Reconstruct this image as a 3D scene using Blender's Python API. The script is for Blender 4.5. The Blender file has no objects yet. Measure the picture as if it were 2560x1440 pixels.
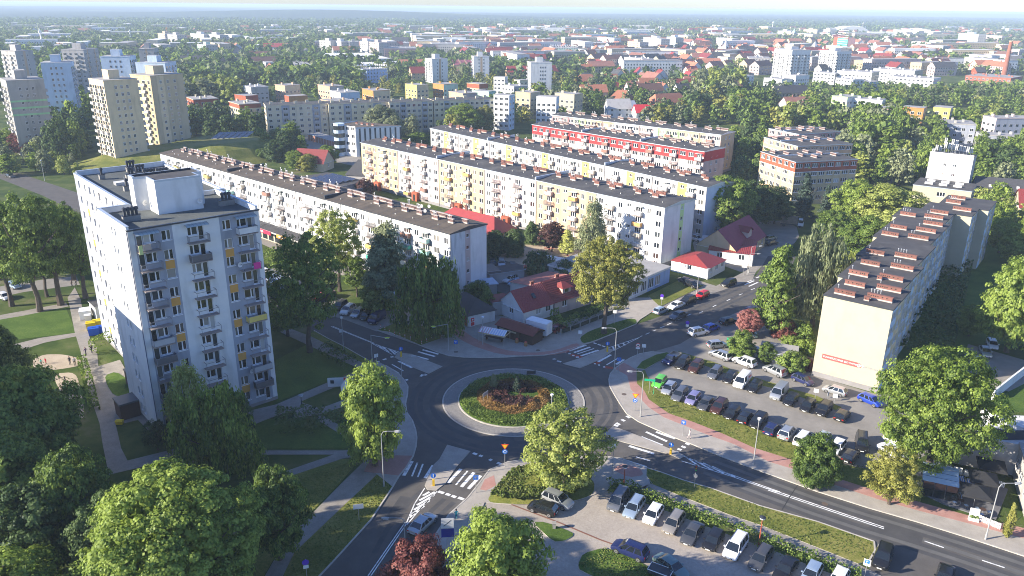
import bpy, bmesh, math, random
import numpy as np
from mathutils import Vector, Matrix
R = math.radians
random.seed(11); RNG = np.random.default_rng(7)
SC = bpy.context.scene
COL = SC.collection
# ---------------------------------------------------------------- camera
FPX, CAMH, PITCH, ROLL = 1942.0, 62.0, math.atan(703 / 1942.0), R(0.6)
cd = bpy.data.cameras.new('camera'); cam = bpy.data.objects.new('camera', cd); COL.objects.link(cam)
cd.sensor_width = 36; cd.lens = 36 * FPX / 2560; cd.clip_start = 1; cd.clip_end = 90000
cam.matrix_world = Matrix.Translation((0, 0, CAMH)) @ Matrix.Rotation(math.pi / 2 - PITCH, 4, 'X') @ Matrix.Rotation(ROLL, 4, 'Z')
SC.camera = cam
# ---------------------------------------------------------------- light
SUN_AZ, SUN_EL = 15.2, 22.5          # the shadows run 15 degrees left of +X; sun stands opposite
w = bpy.data.worlds.new('World'); SC.world = w; w.use_nodes = True
nt = w.node_tree; bg = nt.nodes['Background']
sky = nt.nodes.new('ShaderNodeTexSky'); sky.sky_type = 'NISHITA'; sky.sun_disc = False
sdir = Vector((-math.cos(R(SUN_AZ)) * math.cos(R(SUN_EL)), -math.sin(R(SUN_AZ)) * math.cos(R(SUN_EL)), math.sin(R(SUN_EL))))
sky.sun_elevation = R(SUN_EL); sky.sun_rotation = math.atan2(sdir.x, sdir.y)
sky.air_density = 1.0; sky.dust_density = .25; sky.ozone_density = 2.5
tn=nt.nodes.new('ShaderNodeMix'); tn.data_type='RGBA'; tn.blend_type='MULTIPLY'; tn.inputs['Factor'].default_value=1; tn.inputs['B'].default_value=(.87,1.0,1.42,1)
nt.links.new(sky.outputs[0], tn.inputs['A']); nt.links.new(tn.outputs['Result'], bg.inputs[0]); bg.inputs[1].default_value = 0.075
sd = bpy.data.lights.new('sun', 'SUN'); so = bpy.data.objects.new('sun', sd); COL.objects.link(so)
sd.energy = 5.0; sd.angle = R(0.5); sd.color = (1.0, 0.91, 0.77)
so.rotation_euler = (-sdir).to_track_quat('-Z', 'Y').to_euler(); so.location = (0, 0, 300)
SC.view_settings.view_transform = 'Standard'; SC.view_settings.look = 'None'
SC.view_settings.exposure = 1.3; SC.view_settings.gamma = 1; SC.view_settings.use_curve_mapping = False
SC.cycles.filter_width=1.0; SC.cycles.denoising_prefilter='ACCURATE'; SC.cycles.max_bounces=6; SC.cycles.diffuse_bounces=3; SC.cycles.glossy_bounces=2
SC.cycles.transmission_bounces = 2; SC.cycles.transparent_max_bounces = 4; SC.cycles.volume_bounces = 0

# ---------------------------------------------------------------- from survey pixels to the ground
def G(px, py, z=0.0):
 u, v = px - 1280, py - 720
 c, s = math.cos(ROLL), math.sin(ROLL)
 x, y = u * c + v * s, -u * s + v * c
 dy = FPX * math.cos(PITCH) - y * math.sin(PITCH); dz = -FPX * math.sin(PITCH) - y * math.cos(PITCH)
 t = (CAMH - z) / -dz
 return Vector((x * t, dy * t, z))
def proj(X, Y, Z):
 dz = Z - CAMH
 fw = Y * math.cos(PITCH) - dz * math.sin(PITCH); dn = -Y * math.sin(PITCH) - dz * math.cos(PITCH)
 a, b = X / fw * FPX, dn / fw * FPX
 c, s = math.cos(ROLL), math.sin(ROLL)
 return 1280 + a * c - b * s, 720 + a * s + b * c
def hgt(p, ty):
 lo, hi = 0, 120
 for _ in range(30):
  m = (lo + hi) / 2
  if proj(p[0], p[1], m)[1] > ty: lo = m
  else: hi = m
 return lo

# ---------------------------------------------------------------- materials
MATS = {}
def mat(name, col, rough=.8, metal=0., var=.0, scale=1., bump=0., bscale=8., spec=.5, objvar=0., coat=0., dirt=None):
 if name in MATS: return MATS[name]
 m = bpy.data.materials.new(name); m.use_nodes = True; t = m.node_tree; b = t.nodes['Principled BSDF']
 b.inputs['Base Color'].default_value = (*col, 1); b.inputs['Roughness'].default_value = rough
 b.inputs['Metallic'].default_value = metal; b.inputs['Specular IOR Level'].default_value = spec
 if coat: b.inputs['Coat Weight'].default_value = coat; b.inputs['Coat Roughness'].default_value = .08
 if var or objvar or dirt:
  rgb = t.nodes.new('ShaderNodeRGB'); rgb.outputs[0].default_value = (*col, 1)
  hsv = t.nodes.new('ShaderNodeHueSaturation'); t.links.new(rgb.outputs[0], hsv.inputs['Color'])
  geo = t.nodes.new('ShaderNodeNewGeometry')
  n=t.nodes.new('ShaderNodeTexNoise'); n.inputs['Scale'].default_value=scale; n.inputs['Detail'].default_value=6; n.inputs['Roughness'].default_value=.65
  t.links.new(geo.outputs['Position'], n.inputs['Vector'])
  mr = t.nodes.new('ShaderNodeMapRange'); mr.inputs[1].default_value = .25; mr.inputs[2].default_value = .75
  mr.inputs[3].default_value = 1 - var; mr.inputs[4].default_value = 1 + var
  t.links.new(n.outputs[0], mr.inputs[0]); val = mr.outputs[0]
  if objvar:
   oi = t.nodes.new('ShaderNodeObjectInfo'); m2 = t.nodes.new('ShaderNodeMapRange')
   m2.inputs[3].default_value = 1 - objvar; m2.inputs[4].default_value = 1 + objvar
   t.links.new(oi.outputs['Random'], m2.inputs[0])
   mu=t.nodes.new('ShaderNodeMath'); mu.operation='MULTIPLY'; t.links.new(val,mu.inputs[0]); t.links.new(m2.outputs[0],mu.inputs[1]); val=mu.outputs[0]
  t.links.new(val, hsv.inputs['Value']); out = hsv.outputs[0]
  if dirt:
   dn = t.nodes.new('ShaderNodeTexNoise'); dn.inputs['Scale'].default_value = dirt[1]; dn.inputs['Detail'].default_value = 8
   mp = t.nodes.new('ShaderNodeMapping'); mp.inputs['Scale'].default_value = dirt[3] if len(dirt) > 3 else (1, 1, 1)
   t.links.new(geo.outputs['Position'], mp.inputs[0]); t.links.new(mp.outputs[0], dn.inputs['Vector'])
   r=t.nodes.new('ShaderNodeMapRange'); r.inputs[1].default_value=.5; r.inputs[2].default_value=.72; r.inputs[4].default_value=dirt[2]
   t.links.new(dn.outputs[0], r.inputs[0])
   mx=t.nodes.new('ShaderNodeMix'); mx.data_type='RGBA'; t.links.new(r.outputs[0],mx.inputs['Factor']); t.links.new(out,mx.inputs['A']); mx.inputs['B'].default_value=(*dirt[0],1); out=mx.outputs['Result']
  t.links.new(out, b.inputs['Base Color'])
 if bump:
  geo=t.nodes.new('ShaderNodeNewGeometry'); n=t.nodes.new('ShaderNodeTexNoise'); n.inputs['Scale'].default_value=bscale; n.inputs['Detail'].default_value=5
  t.links.new(geo.outputs['Position'], n.inputs['Vector'])
  bu = t.nodes.new('ShaderNodeBump'); bu.inputs['Strength'].default_value = bump; bu.inputs['Distance'].default_value = .1
  t.links.new(n.outputs[0], bu.inputs['Height']); t.links.new(bu.outputs[0], b.inputs['Normal'])
 MATS[name] = m; return m
def ramp_ground(name, stops, scale, bump=.4, bscale=12, fine=9., fine_amt=.35, rough=.95):
 m=bpy.data.materials.new(name); m.use_nodes=True; t=m.node_tree; b=t.nodes['Principled BSDF']; b.inputs['Roughness'].default_value=rough
 b.inputs['Specular IOR Level'].default_value = .15
 geo = t.nodes.new('ShaderNodeNewGeometry')
 def noise(s, d=7, r=.65):
  n=t.nodes.new('ShaderNodeTexNoise'); n.inputs['Scale'].default_value=s; n.inputs['Detail'].default_value=d; n.inputs['Roughness'].default_value=r
  t.links.new(geo.outputs['Position'], n.inputs['Vector']); return n.outputs[0]
 a, c = noise(scale), noise(fine, 4)
 mx = t.nodes.new('ShaderNodeMix'); mx.inputs['Factor'].default_value = fine_amt; t.links.new(a, mx.inputs['A']); t.links.new(c, mx.inputs['B'])
 cr = t.nodes.new('ShaderNodeValToRGB'); e = cr.color_ramp.elements
 e[0].position, e[0].color = stops[0][0], (*stops[0][1], 1); e[1].position, e[1].color = stops[-1][0], (*stops[-1][1], 1)
 for p, c_ in stops[1:-1]: x = e.new(p); x.color = (*c_, 1)
 t.links.new(mx.outputs['Result'], cr.inputs[0]); t.links.new(cr.outputs[0], b.inputs['Base Color'])
 if bump:
  bu = t.nodes.new('ShaderNodeBump'); bu.inputs['Strength'].default_value = bump; bu.inputs['Distance'].default_value = .12
  t.links.new(noise(bscale, 4), bu.inputs['Height']); t.links.new(bu.outputs[0], b.inputs['Normal'])
 MATS[name] = m; return m
def leaf(name, dark, mid, light, trans=.35):
 if name in MATS: return MATS[name]
 m = bpy.data.materials.new(name); m.use_nodes = True; t = m.node_tree; t.nodes.remove(t.nodes['Principled BSDF'])
 out = t.nodes['Material Output']
 geo = t.nodes.new('ShaderNodeNewGeometry'); oi = t.nodes.new('ShaderNodeObjectInfo')
 n = t.nodes.new('ShaderNodeTexNoise'); n.inputs['Scale'].default_value = .45; n.inputs['Detail'].default_value = 3
 t.links.new(geo.outputs['Position'], n.inputs['Vector'])
 s1=t.nodes.new('ShaderNodeMath'); s1.operation='MULTIPLY_ADD'; t.links.new(geo.outputs['Random Per Island'],s1.inputs[0]); s1.inputs[1].default_value=.45; t.links.new(n.outputs[0],s1.inputs[2])
 s2=t.nodes.new('ShaderNodeMath'); s2.operation='MULTIPLY_ADD'; t.links.new(oi.outputs['Random'],s2.inputs[0]); s2.inputs[1].default_value=.25; t.links.new(s1.outputs[0],s2.inputs[2])
 cr = t.nodes.new('ShaderNodeValToRGB'); e = cr.color_ramp.elements
 e[0].position = .45; e[0].color = (*dark, 1); e[1].position = 1.05; e[1].color = (*light, 1); x = e.new(.78); x.color = (*mid, 1)
 t.links.new(s2.outputs[0], cr.inputs[0])
 d=t.nodes.new('ShaderNodeBsdfDiffuse'); tr=t.nodes.new('ShaderNodeBsdfTranslucent'); g=t.nodes.new('ShaderNodeBsdfGlossy'); g.inputs['Roughness'].default_value=.5
 g.inputs['Color'].default_value = (.7, .75, .7, 1)
 t.links.new(cr.outputs[0], d.inputs[0]); t.links.new(cr.outputs[0], tr.inputs[0])
 a=t.nodes.new('ShaderNodeMixShader'); a.inputs[0].default_value=trans; t.links.new(d.outputs[0],a.inputs[1]); t.links.new(tr.outputs[0],a.inputs[2])
 c=t.nodes.new('ShaderNodeMixShader'); c.inputs[0].default_value=.02; t.links.new(a.outputs[0],c.inputs[1]); t.links.new(g.outputs[0],c.inputs[2])
 t.links.new(c.outputs[0], out.inputs[0]); MATS[name] = m; return m

# ---------------------------------------------------------------- mesh helpers
KIDS = {}
def obj(name, me, parent=None, loc=None, rz=0.):
 o = bpy.data.objects.new(name, me); COL.objects.link(o)
 if parent is not None: o.parent = parent; KIDS.setdefault(parent.name, []).append(o)
 if loc is not None: o.location = loc
 if rz: o.rotation_euler = (0, 0, rz)
 return o
def fastmesh(name, verts, faces, mats, midx=None, smooth=False):
 """verts (n,3) array, faces (m,k) array of equal-sided polygons"""
 me = bpy.data.meshes.new(name); verts = np.asarray(verts, np.float32); faces = np.asarray(faces, np.int32)
 m, k = faces.shape
 me.vertices.add(len(verts)); me.vertices.foreach_set('co', verts.ravel())
 me.loops.add(m * k); me.loops.foreach_set('vertex_index', faces.ravel())
 me.polygons.add(m); me.polygons.foreach_set('loop_start', np.arange(0, m * k, k, dtype=np.int32))
 if midx is not None: me.polygons.foreach_set('material_index', np.asarray(midx, np.int32))
 if smooth: me.polygons.foreach_set('use_smooth', np.ones(m, bool))
 for x in mats: me.materials.append(x)
 me.update(calc_edges=True); return me
class MB:
 def __init__(s): s.v = []; s.f = []; s.m = []
 def poly(s, pts, mi=0):
  b = len(s.v); s.v += [tuple(p) for p in pts]; s.f.append(tuple(range(b, b + len(pts)))); s.m.append(mi)
 def box(s, x0, x1, y0, y1, z0, z1, mi=0, top=None, bottom=True):
  b = len(s.v); s.v += [(x, y, z) for z in (z0, z1) for x, y in ((x0, y0), (x1, y0), (x1, y1), (x0, y1))]
  F = [(4, 5, 6, 7), (0, 1, 5, 4), (1, 2, 6, 5), (2, 3, 7, 6), (3, 0, 4, 7)]
  if bottom: F.append((3, 2, 1, 0))
  for i, f in enumerate(F): s.f.append(tuple(b + k for k in f)); s.m.append(top if (i == 0 and top is not None) else mi)
 def bar(s, p, q, r, mi=0, n=6, r2=None):
  p, q = Vector(p), Vector(q); d = (q - p).normalized()
  a = d.orthogonal().normalized(); c = d.cross(a); b = len(s.v); r2 = r if r2 is None else r2
  for o, rr in ((p, r), (q, r2)):
   for i in range(n): t = 2 * math.pi * i / n; s.v.append(tuple(o + (a * math.cos(t) + c * math.sin(t)) * rr))
  for i in range(n): j = (i + 1) % n; s.f.append((b + i, b + j, b + n + j, b + n + i)); s.m.append(mi)
  s.f.append(tuple(b + n + i for i in range(n))); s.m.append(mi)
 def prism(s, pts, z0, z1, top=0, side=None, bottom=False):
  side = top if side is None else side; n = len(pts)
  if sum(pts[i][0] * pts[(i + 1) % n][1] - pts[(i + 1) % n][0] * pts[i][1] for i in range(n)) < 0: pts = pts[::-1]
  s.poly([(p[0], p[1], z1) for p in pts], top)
  for i in range(n):
   a, b = pts[i], pts[(i + 1) % n]; s.poly([(a[0], a[1], z0), (b[0], b[1], z0), (b[0], b[1], z1), (a[0], a[1], z1)], side)
 def mesh(s, name, mats, smooth=False):
  me = bpy.data.meshes.new(name); me.from_pydata(s.v, [], s.f)
  me.polygons.foreach_set('material_index', s.m)
  if smooth: me.polygons.foreach_set('use_smooth', [True] * len(s.f))
  for x in mats: me.materials.append(x)
  me.update(); return me
 def obj(s, name, mats, parent=None, loc=None, rz=0., smooth=False):
  return obj(name, s.mesh(name, mats, smooth), parent, loc, rz)
def tag(o, label=None, cat=None, group=None, kind=None):
 if label: o['label'] = label
 if cat: o['category'] = cat
 if group: o['group'] = group
 if kind: o['kind'] = kind
 return o
def thing(name, label, cat, loc=(0, 0, 0), rz=0., group=None):
 return tag(obj(name, None, None, loc, rz), label, cat, group)
def clone(root, loc=None, rz=None, label=None, scale=None, group=None):
 r = root.copy(); COL.objects.link(r)
 if loc is not None: r.location = loc
 if rz is not None: r.rotation_euler = (0, 0, rz)
 if scale is not None: r.scale = scale if hasattr(scale, '__len__') else (scale,) * 3
 if label: r['label'] = label
 if group: r['group'] = group
 for ch in KIDS.get(root.name, ()):
  c = ch.copy(); COL.objects.link(c); c.parent = r; KIDS.setdefault(r.name, []).append(c)
  for g in KIDS.get(ch.name, ()):
   d = g.copy(); COL.objects.link(d); d.parent = c; KIDS.setdefault(c.name, []).append(d)
 return r
def slotmats(o, mats):
 """own materials on a copy that shares its mesh"""
 for i, m in enumerate(mats):
  if m is not None: o.material_slots[i].link = 'OBJECT'; o.material_slots[i].material = m

# ================================================================ THE SETTING: ground, roads, pavements
asphalt = ramp_ground('asphalt', [(.3, (.085, .079, .074)), (.55, (.114, .106, .098)), (.75, (.15, .14, .128))], .35, .15, 30, 20, .3, .82)
asphalt_old = ramp_ground('asphalt_worn', [(.3, (.19, .175, .155)), (.55, (.26, .24, .21)), (.75, (.33, .3, .265))], .3, .15, 30, 12, .3, .9)
paving = ramp_ground('paving', [(.3, (.29, .262, .225)), (.55, (.38, .345, .3)), (.75, (.46, .42, .36))], .5, .15, 20, 6, .35, .9)
path_m = ramp_ground('path_paving', [(.3, (.2, .18, .155)), (.55, (.29, .265, .23)), (.75, (.37, .34, .29))], .6, .15, 20, 5, .4, .92)
redpave = ramp_ground('red_paving', [(.3, (.33, .17, .14)), (.55, (.42, .235, .195)), (.75, (.47, .3, .26))], .5, .1, 20, 6, .35, .9)
redpaint = ramp_ground('red_road_paint', [(.3, (.28, .05, .035)), (.75, (.45, .1, .07))], 1.2, .1, 20, 6, .35, .8)
slabs = ramp_ground('old_slabs', [(.3, (.27, .235, .2)), (.55, (.38, .335, .285)), (.75, (.48, .43, .37))], .35, .25, 6, 3, .5, .92)
setts = ramp_ground('stone_setts', [(.35, (.17, .16, .15)), (.55, (.25, .235, .215)), (.7, (.34, .32, .29))], 2.5, .6, 5, 7, .6, .9)
dirt = ramp_ground('sand', [(.3, (.3, .24, .17)), (.55, (.42, .35, .26)), (.75, (.5, .43, .33))], .3, .2, 6, 4, .4)
grass_m=ramp_ground('grass',[(.3,(.06,.085,.018)),(.46,(.135,.155,.03)),(.56,(.205,.2,.05)),(.68,(.29,.255,.095)),(.8,(.36,.3,.17))],.16,.6,7,3.2,.45)
grass_dark = ramp_ground('grass_lush', [(.3, (.04, .075, .014)), (.5, (.075, .13, .022)), (.7, (.14, .19, .04))], .2, .9, 7, 3, .45)
lawn_dry = ramp_ground('grass_dry', [(.3, (.1, .12, .03)), (.5, (.2, .2, .06)), (.75, (.3, .25, .1))], .05, .5, 3, 1.5, .4)
kerbm = mat('kerb_concrete', (.42, .39, .34), .9, var=.25, scale=1.5)
white_p = mat('road_paint', (.78, .78, .75), .7, dirt=((.2, .2, .2), 2.2, .8), var=.1)
concrete = mat('concrete', (.36, .34, .31), .9, var=.2, scale=.8, dirt=((.16, .15, .13), .5, .6))

def terrain():
 rs = np.concatenate([np.linspace(0, 900, 16), np.geomspace(1000, 36000, 110)]); th = np.radians(np.linspace(38, 142, 260))
 far = rs[:, None] * np.ones(len(th))[None]
 X = rs[:, None] * np.cos(th)[None]; Y = rs[:, None] * np.sin(th)[None] - 60
 Z = np.zeros_like(X)
 for k in range(14):
  a = RNG.uniform(0, 6.28); f = RNG.uniform(.6, 2.6) / 1900; p = RNG.uniform(0, 6.28)
  Z += np.sin((X * math.cos(a) + Y * math.sin(a)) * f + p) / 14
 amp = np.clip((far - 2600) / 6000, 0, 1) * 26 + np.clip((far - 9000) / 12000, 0, 1) * 14
 Z = np.clip(Z * 2.2 + .45, 0, 1.0) * amp
 # one long wooded ridge to the upper left
 Z += 34 * np.exp(-(((X + 950) / 900) ** 2 + ((Y - 4300) / 420) ** 2))
 Z = np.minimum(Z, 50)
 V = np.stack([X, Y, Z], -1).reshape(-1, 3); n = len(th)
 i, j = np.meshgrid(np.arange(len(rs) - 1), np.arange(n - 1), indexing='ij')
 Fc = np.stack([i * n + j, (i + 1) * n + j, (i + 1) * n + j + 1, i * n + j + 1], -1).reshape(-1, 4)
 m=bpy.data.materials.new('ground_cover'); m.use_nodes=True; t=m.node_tree; b=t.nodes['Principled BSDF']; b.inputs['Roughness'].default_value=.95; b.inputs['Specular IOR Level'].default_value=.1
 geo = t.nodes.new('ShaderNodeNewGeometry')
 def noise(sc, d=6):
  nn=t.nodes.new('ShaderNodeTexNoise'); nn.inputs['Scale'].default_value=sc; nn.inputs['Detail'].default_value=d; nn.inputs['Roughness'].default_value=.62
  t.links.new(geo.outputs['Position'], nn.inputs['Vector']); return nn.outputs[0]
 def ramp(src, st):
  cr=t.nodes.new('ShaderNodeValToRGB'); e=cr.color_ramp.elements; e[0].position,e[0].color=st[0][0],(*st[0][1],1); e[1].position,e[1].color=st[-1][0],(*st[-1][1],1)
  for p, c_ in st[1:-1]: x = e.new(p); x.color = (*c_, 1)
  t.links.new(src, cr.inputs[0]); return cr.outputs[0]
 near=ramp(noise(.09),[(.3,(.03,.05,.013)),(.45,(.05,.08,.018)),(.56,(.085,.11,.03)),(.66,(.15,.14,.07)),(.8,(.24,.21,.16))])
 wood=ramp(noise(.0016,9),[(.32,(.012,.028,.014)),(.5,(.022,.042,.02)),(.6,(.03,.055,.024)),(.66,(.1,.125,.05)),(.78,(.2,.19,.1))])
 sep = t.nodes.new('ShaderNodeVectorMath'); sep.operation = 'LENGTH'; t.links.new(geo.outputs['Position'], sep.inputs[0])
 mr=t.nodes.new('ShaderNodeMapRange'); mr.inputs[1].default_value=1500; mr.inputs[2].default_value=2600; t.links.new(sep.outputs['Value'],mr.inputs[0])
 mx=t.nodes.new('ShaderNodeMix'); mx.data_type='RGBA'; t.links.new(mr.outputs[0],mx.inputs['Factor']); t.links.new(near,mx.inputs['A']); t.links.new(wood,mx.inputs['B'])
 t.links.new(mx.outputs['Result'], b.inputs['Base Color'])
 bu=t.nodes.new('ShaderNodeBump'); bu.inputs['Strength'].default_value=.6; bu.inputs['Distance'].default_value=.15; t.links.new(noise(4),bu.inputs['Height']); t.links.new(bu.outputs[0],b.inputs['Normal'])
 tag(obj('ground', fastmesh('ground', V, Fc, [m], smooth=True)), kind='structure')
terrain()

def chaikin(p, n=1):
 for _ in range(n):
  q = []
  for i in range(len(p)):
   a, b = p[i], p[(i + 1) % len(p)]; q += [a * .8 + b * .2, a * .2 + b * .8]
  p = q
 return p
def area(name, px, z0, z1, m, side=None, smooth=0, world=False):
 pts = [Vector(p) if world else G(*p) for p in px]
 pts = [Vector((p.x, p.y, 0)) for p in pts]
 if smooth: pts = chaikin(pts, smooth)
 mb = MB(); mb.prism([(p.x, p.y) for p in pts], z0, z1, 0, 1)
 return tag(mb.obj(name, [m, side or m]), kind='structure')
def band(mb, pts, wd, z, mi=0):
 pts = [Vector((p.x, p.y, 0)) for p in pts]; n = len(pts); L, Rr = [], []
 for i, p in enumerate(pts):
  d = (pts[min(i + 1, n - 1)] - pts[max(i - 1, 0)]).normalized(); nn = Vector((-d.y, d.x, 0)) * wd / 2
  L.append(p + nn); Rr.append(p - nn)
 for i in range(n - 1): mb.poly([(q.x, q.y, z) for q in (Rr[i], Rr[i + 1], L[i + 1], L[i])], mi)
def kerb(px, z=.13, wd=.2, world=False, name='kerb'):
 mb = MB(); pts = [Vector(p) if world else G(*p) for p in px]
 band(mb, pts, wd, z)
 for off in (-wd / 2, wd / 2):
  n = len(pts)
  for i in range(n - 1):
   def q(k):
    d = (pts[min(k + 1, n - 1)] - pts[max(k - 1, 0)]).normalized(); return pts[k] + Vector((-d.y, d.x, 0)) * off
   a, b = q(i), q(i + 1); mb.poly([(a.x, a.y, 0), (b.x, b.y, 0), (b.x, b.y, z), (a.x, a.y, z)])
 return tag(mb.obj(name, [kerbm]), kind='structure')
C0 = Vector((0.45, 116.05, 0))
def circ(r,a0=0,a1=360,n=72):return [C0+Vector((math.cos(R(a))*r,math.sin(R(a))*r,0)) for a in np.linspace(a0,a1,n,endpoint=(a1-a0!=360))]
ZR = .02
# roads
sh = {}
roundabout_edge_w=[(965,915),(996,935),(1010,950),(1020,967),(1019,985),(1014,1010),(1017,1032),(1031,1052),(1039,1075),(1042,1095),(1040,1117),(1033,1141),(1015,1170),(998,1191),(982,1218)]
c_left = [(982, 1218), (928, 1300), (850, 1386), (800, 1440), (735, 1510)]
c_right = [(1100, 1510), (1040, 1440), (1083, 1347), (1122, 1288), (1169, 1246), (1200, 1207), (1223, 1176), (1270, 1156), (1328, 1148)]
d_south=[(1328,1148),(1420,1142),(1505,1141),(1550,1147),(1617,1171),(1650,1181),(1712,1203),(1775,1221),(1900,1266),(2045,1306),(2185,1355)]
d_north=[(2760,1455),(2560,1391),(2420,1345),(2295,1306),(2170,1270),(2045,1230),(1900,1178),(1800,1141),(1732,1112),(1690,1096),(1635,1072),(1597,1055),(1567,1035),(1550,1010),(1535,985),(1524,965),(1522,950),(1526,935),(1540,920),(1560,905),(1577,895),(1600,885),(1635,879)]
n_edge=[(1590,811),(1540,832),(1480,856),(1460,862),(1422,875),(1385,885),(1360,889),(1310,891),(1260,894),(1210,895),(1160,894),(1122,890),(1097,882),(1052,865),(1010,847),(975,832),(942,827)]
area('road',roundabout_edge_w+c_left[1:]+c_right+d_south[1:]+[(2186,1380),(2172,1404),(2175,1440),(2180,1500),(2700,1700)]+d_north+[(1700,860),(1800,800),(1900,755),(1960,715)]+[(1990,640),(1920,640),(1890,690),(1830,713),(1750,747),(1640,795)]+n_edge+[(850,793),(785,762),(700,705),(560,630),(400,560),(191,481),(0,417),(-300,315),(-300,355),(0,447),(107,489),(330,600),(500,690),(650,752),(785,827),(820,847),(860,867),(930,907)],-.3,ZR,asphalt)
area('road',[(1985,650),(2080,560),(2150,500),(2195,450),(2215,400),(2222,360),(2262,355),(2258,400),(2235,450),(2190,520),(2110,600),(2030,665)],-.3,ZR-.004,asphalt,smooth=1)
area('parking_lot',[(1600,885),(1640,800),(1750,770),(1890,760),(1935,790),(1960,850),(2050,905),(2029,937),(2194,987),(2330,985),(2330,1130),(2290,1150),(2160,1172),(2095,1158),(2000,1112),(1885,1072),(1685,997),(1635,974),(1612,945),(1590,920)],-.3,.016,asphalt_old)
area('parking_lot',[(1212,1257),(1278,1261),(1433,1253),(1480,1240),(1517,1227),(1560,1240),(1660,1275),(1790,1325),(1930,1375),(2040,1420),(2120,1450),(2180,1500),(1350,1560),(1050,1520),(1090,1420),(1180,1330)],-.3,.017,slabs)
area('parking_lot',[(820,790),(770,740),(830,740),(900,770),(1000,775),(1050,800),(1060,815),(985,812),(942,829),(850,795)],-.3,.024,path_m)
area('courtyard', [(1222, 660), (1330, 640), (1400, 660), (1470, 690), (1440, 720), (1370, 735), (1300, 745), (1215, 720)], -.3, .03, asphalt)
area('courtyard', [(1300, 715), (1350, 690), (1440, 715), (1400, 745), (1330, 760)], -.3, .04, redpave)
area('playground_sand',[(1235,625),(1300,610),(1420,618),(1490,640),(1480,668),(1400,672),(1330,668),(1250,650)],-.3,.036,dirt,smooth=2)
area('service_yard',[(1730,600),(1800,560),(1900,545),(1990,560),(2000,600),(1930,640),(1880,690),(1740,640)],-.3,.012,asphalt_old,smooth=1)
area('side_lot', [(1710, 690), (1790, 715), (1900, 660), (1880, 700), (1750, 745), (1640, 780), (1600, 770), (1650, 740)], -.3, .026, path_m)
area('promenade', [(655, 610), (720, 640), (860, 690), (900, 700), (870, 660), (700, 590), (640, 560)], -.3, .02, path_m)
area('car_park_strip', [(655, 680), (700, 665), (800, 740), (840, 780), (790, 800), (700, 740)], -.3, .019, asphalt_old)
area('yard', [(2420, 860), (2560, 900), (2600, 1000), (2450, 960), (2400, 930)], -.3, .02, asphalt_old)
area('service_road', [(740, 345), (800, 335), (900, 380), (905, 420), (840, 405), (760, 370)], -.3, .02, path_m)
# pavements (raised)
ZP = .11
area('pavement',[(942,827),(1052,865)]+[p for p in reversed(n_edge[:14])]+[(1600,800),(1650,768),(1630,745),(1560,745),(1480,790),(1380,810),(1250,790),(1110,765),(1020,770),(985,811)],-.3,ZP,paving,kerbm)
area('cycle_path',[(1165,800),(1150,822),(1190,850),(1260,877),(1330,884),(1390,877),(1440,858),(1452,866),(1400,886),(1330,891),(1250,888),(1170,862),(1120,828),(1130,800)],-.3,ZP+.008,redpave,smooth=1)
area('pavement',[(945,905)]+roundabout_edge_w+[(945,1189),(908,1156),(900,1120),(930,1060),(965,1010),(980,960),(965,935),(930,915)],-.3,ZP,paving,kerbm)
area('pavement', [(910, 1180), (998, 1191), (1033, 1141), (990, 1140), (925, 1150)], -.3, ZP + .008, redpave)
dn_out=[(1667,882),(1640,888),(1605,905),(1591,925),(1592,960),(1610,977),(1622,1000),(1672,1035),(1735,1057),(1810,1087),(1885,1121),(1977,1150),(2070,1190),(2195,1230),(2295,1256),(2420,1290),(2560,1322),(2760,1385)]
area('pavement', dn_out + [p for p in d_north[:-1]] + [(1635, 880)], -.3, ZP, paving, kerbm)
area('cycle_path',[(1535,922),(1560,908),(1590,925),(1592,960),(1610,977),(1622,1000),(1672,1035),(1735,1057),(1810,1087),(1885,1121),(1977,1150),(2070,1190),(2195,1230),(2295,1256),(2420,1290),(2560,1322),(2760,1385),(2760,1412),(2560,1348),(2420,1310),(2295,1278),(2195,1250),(2070,1208),(1992,1177),(1920,1155),(1835,1112),(1760,1085),(1660,1045),(1622,1020),(1600,997),(1577,975),(1568,940)],-.3,ZP+.008,redpave)
area('pavement',c_right+d_south[1:6]+[(1622,1195),(1625,1210),(1612,1222),(1535,1207),(1517,1227),(1480,1240),(1433,1254),(1278,1262),(1212,1257),(1180,1330),(1150,1400),(1140,1510)],-.3,ZP,paving,kerbm)
area('cycle_path', [(1555, 1160), (1600, 1172), (1610, 1190), (1570, 1195), (1530, 1175)], -.3, ZP + .008, redpave, smooth=1)
area('cycle_path', [(1212, 1200), (1235, 1190), (1240, 1215), (1215, 1228), (1200, 1225)], -.3, ZP + .008, redpave)
area('path',[(1612,1217),(1625,1210),(1700,1242),(1825,1290),(1900,1315),(2040,1370),(2145,1412),(2260,1470),(2220,1490),(2145,1432),(2040,1393),(1900,1340),(1775,1288),(1650,1243),(1597,1222)],-.3,ZP,path_m,kerbm)
area('path',[(908,1156),(850,1213),(712,1355),(660,1445),(620,1510),(670,1510),(705,1445),(735,1383),(860,1264),(943,1187)],-.3,.07,path_m)
area('path',[(622,1127),(860,1127),(905,1122),(910,1140),(860,1146),(653,1215),(636,1206),(835,1137),(622,1137)],-.3,.071,path_m)
area('path',[(600,1033),(690,1012),(817,958),(880,935),(935,912),(950,925),(880,952),(820,975),(750,1005),(800,1022),(860,1000),(900,985),(905,995),(860,1016),(800,1036),(731,1046),(740,1024),(690,1040),(640,1060)],-.3,.072,path_m)
area('path', [(800, 1036), (860, 1070), (905, 1085), (900, 1095), (850, 1085), (790, 1048)], -.3, .073, path_m)
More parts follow.
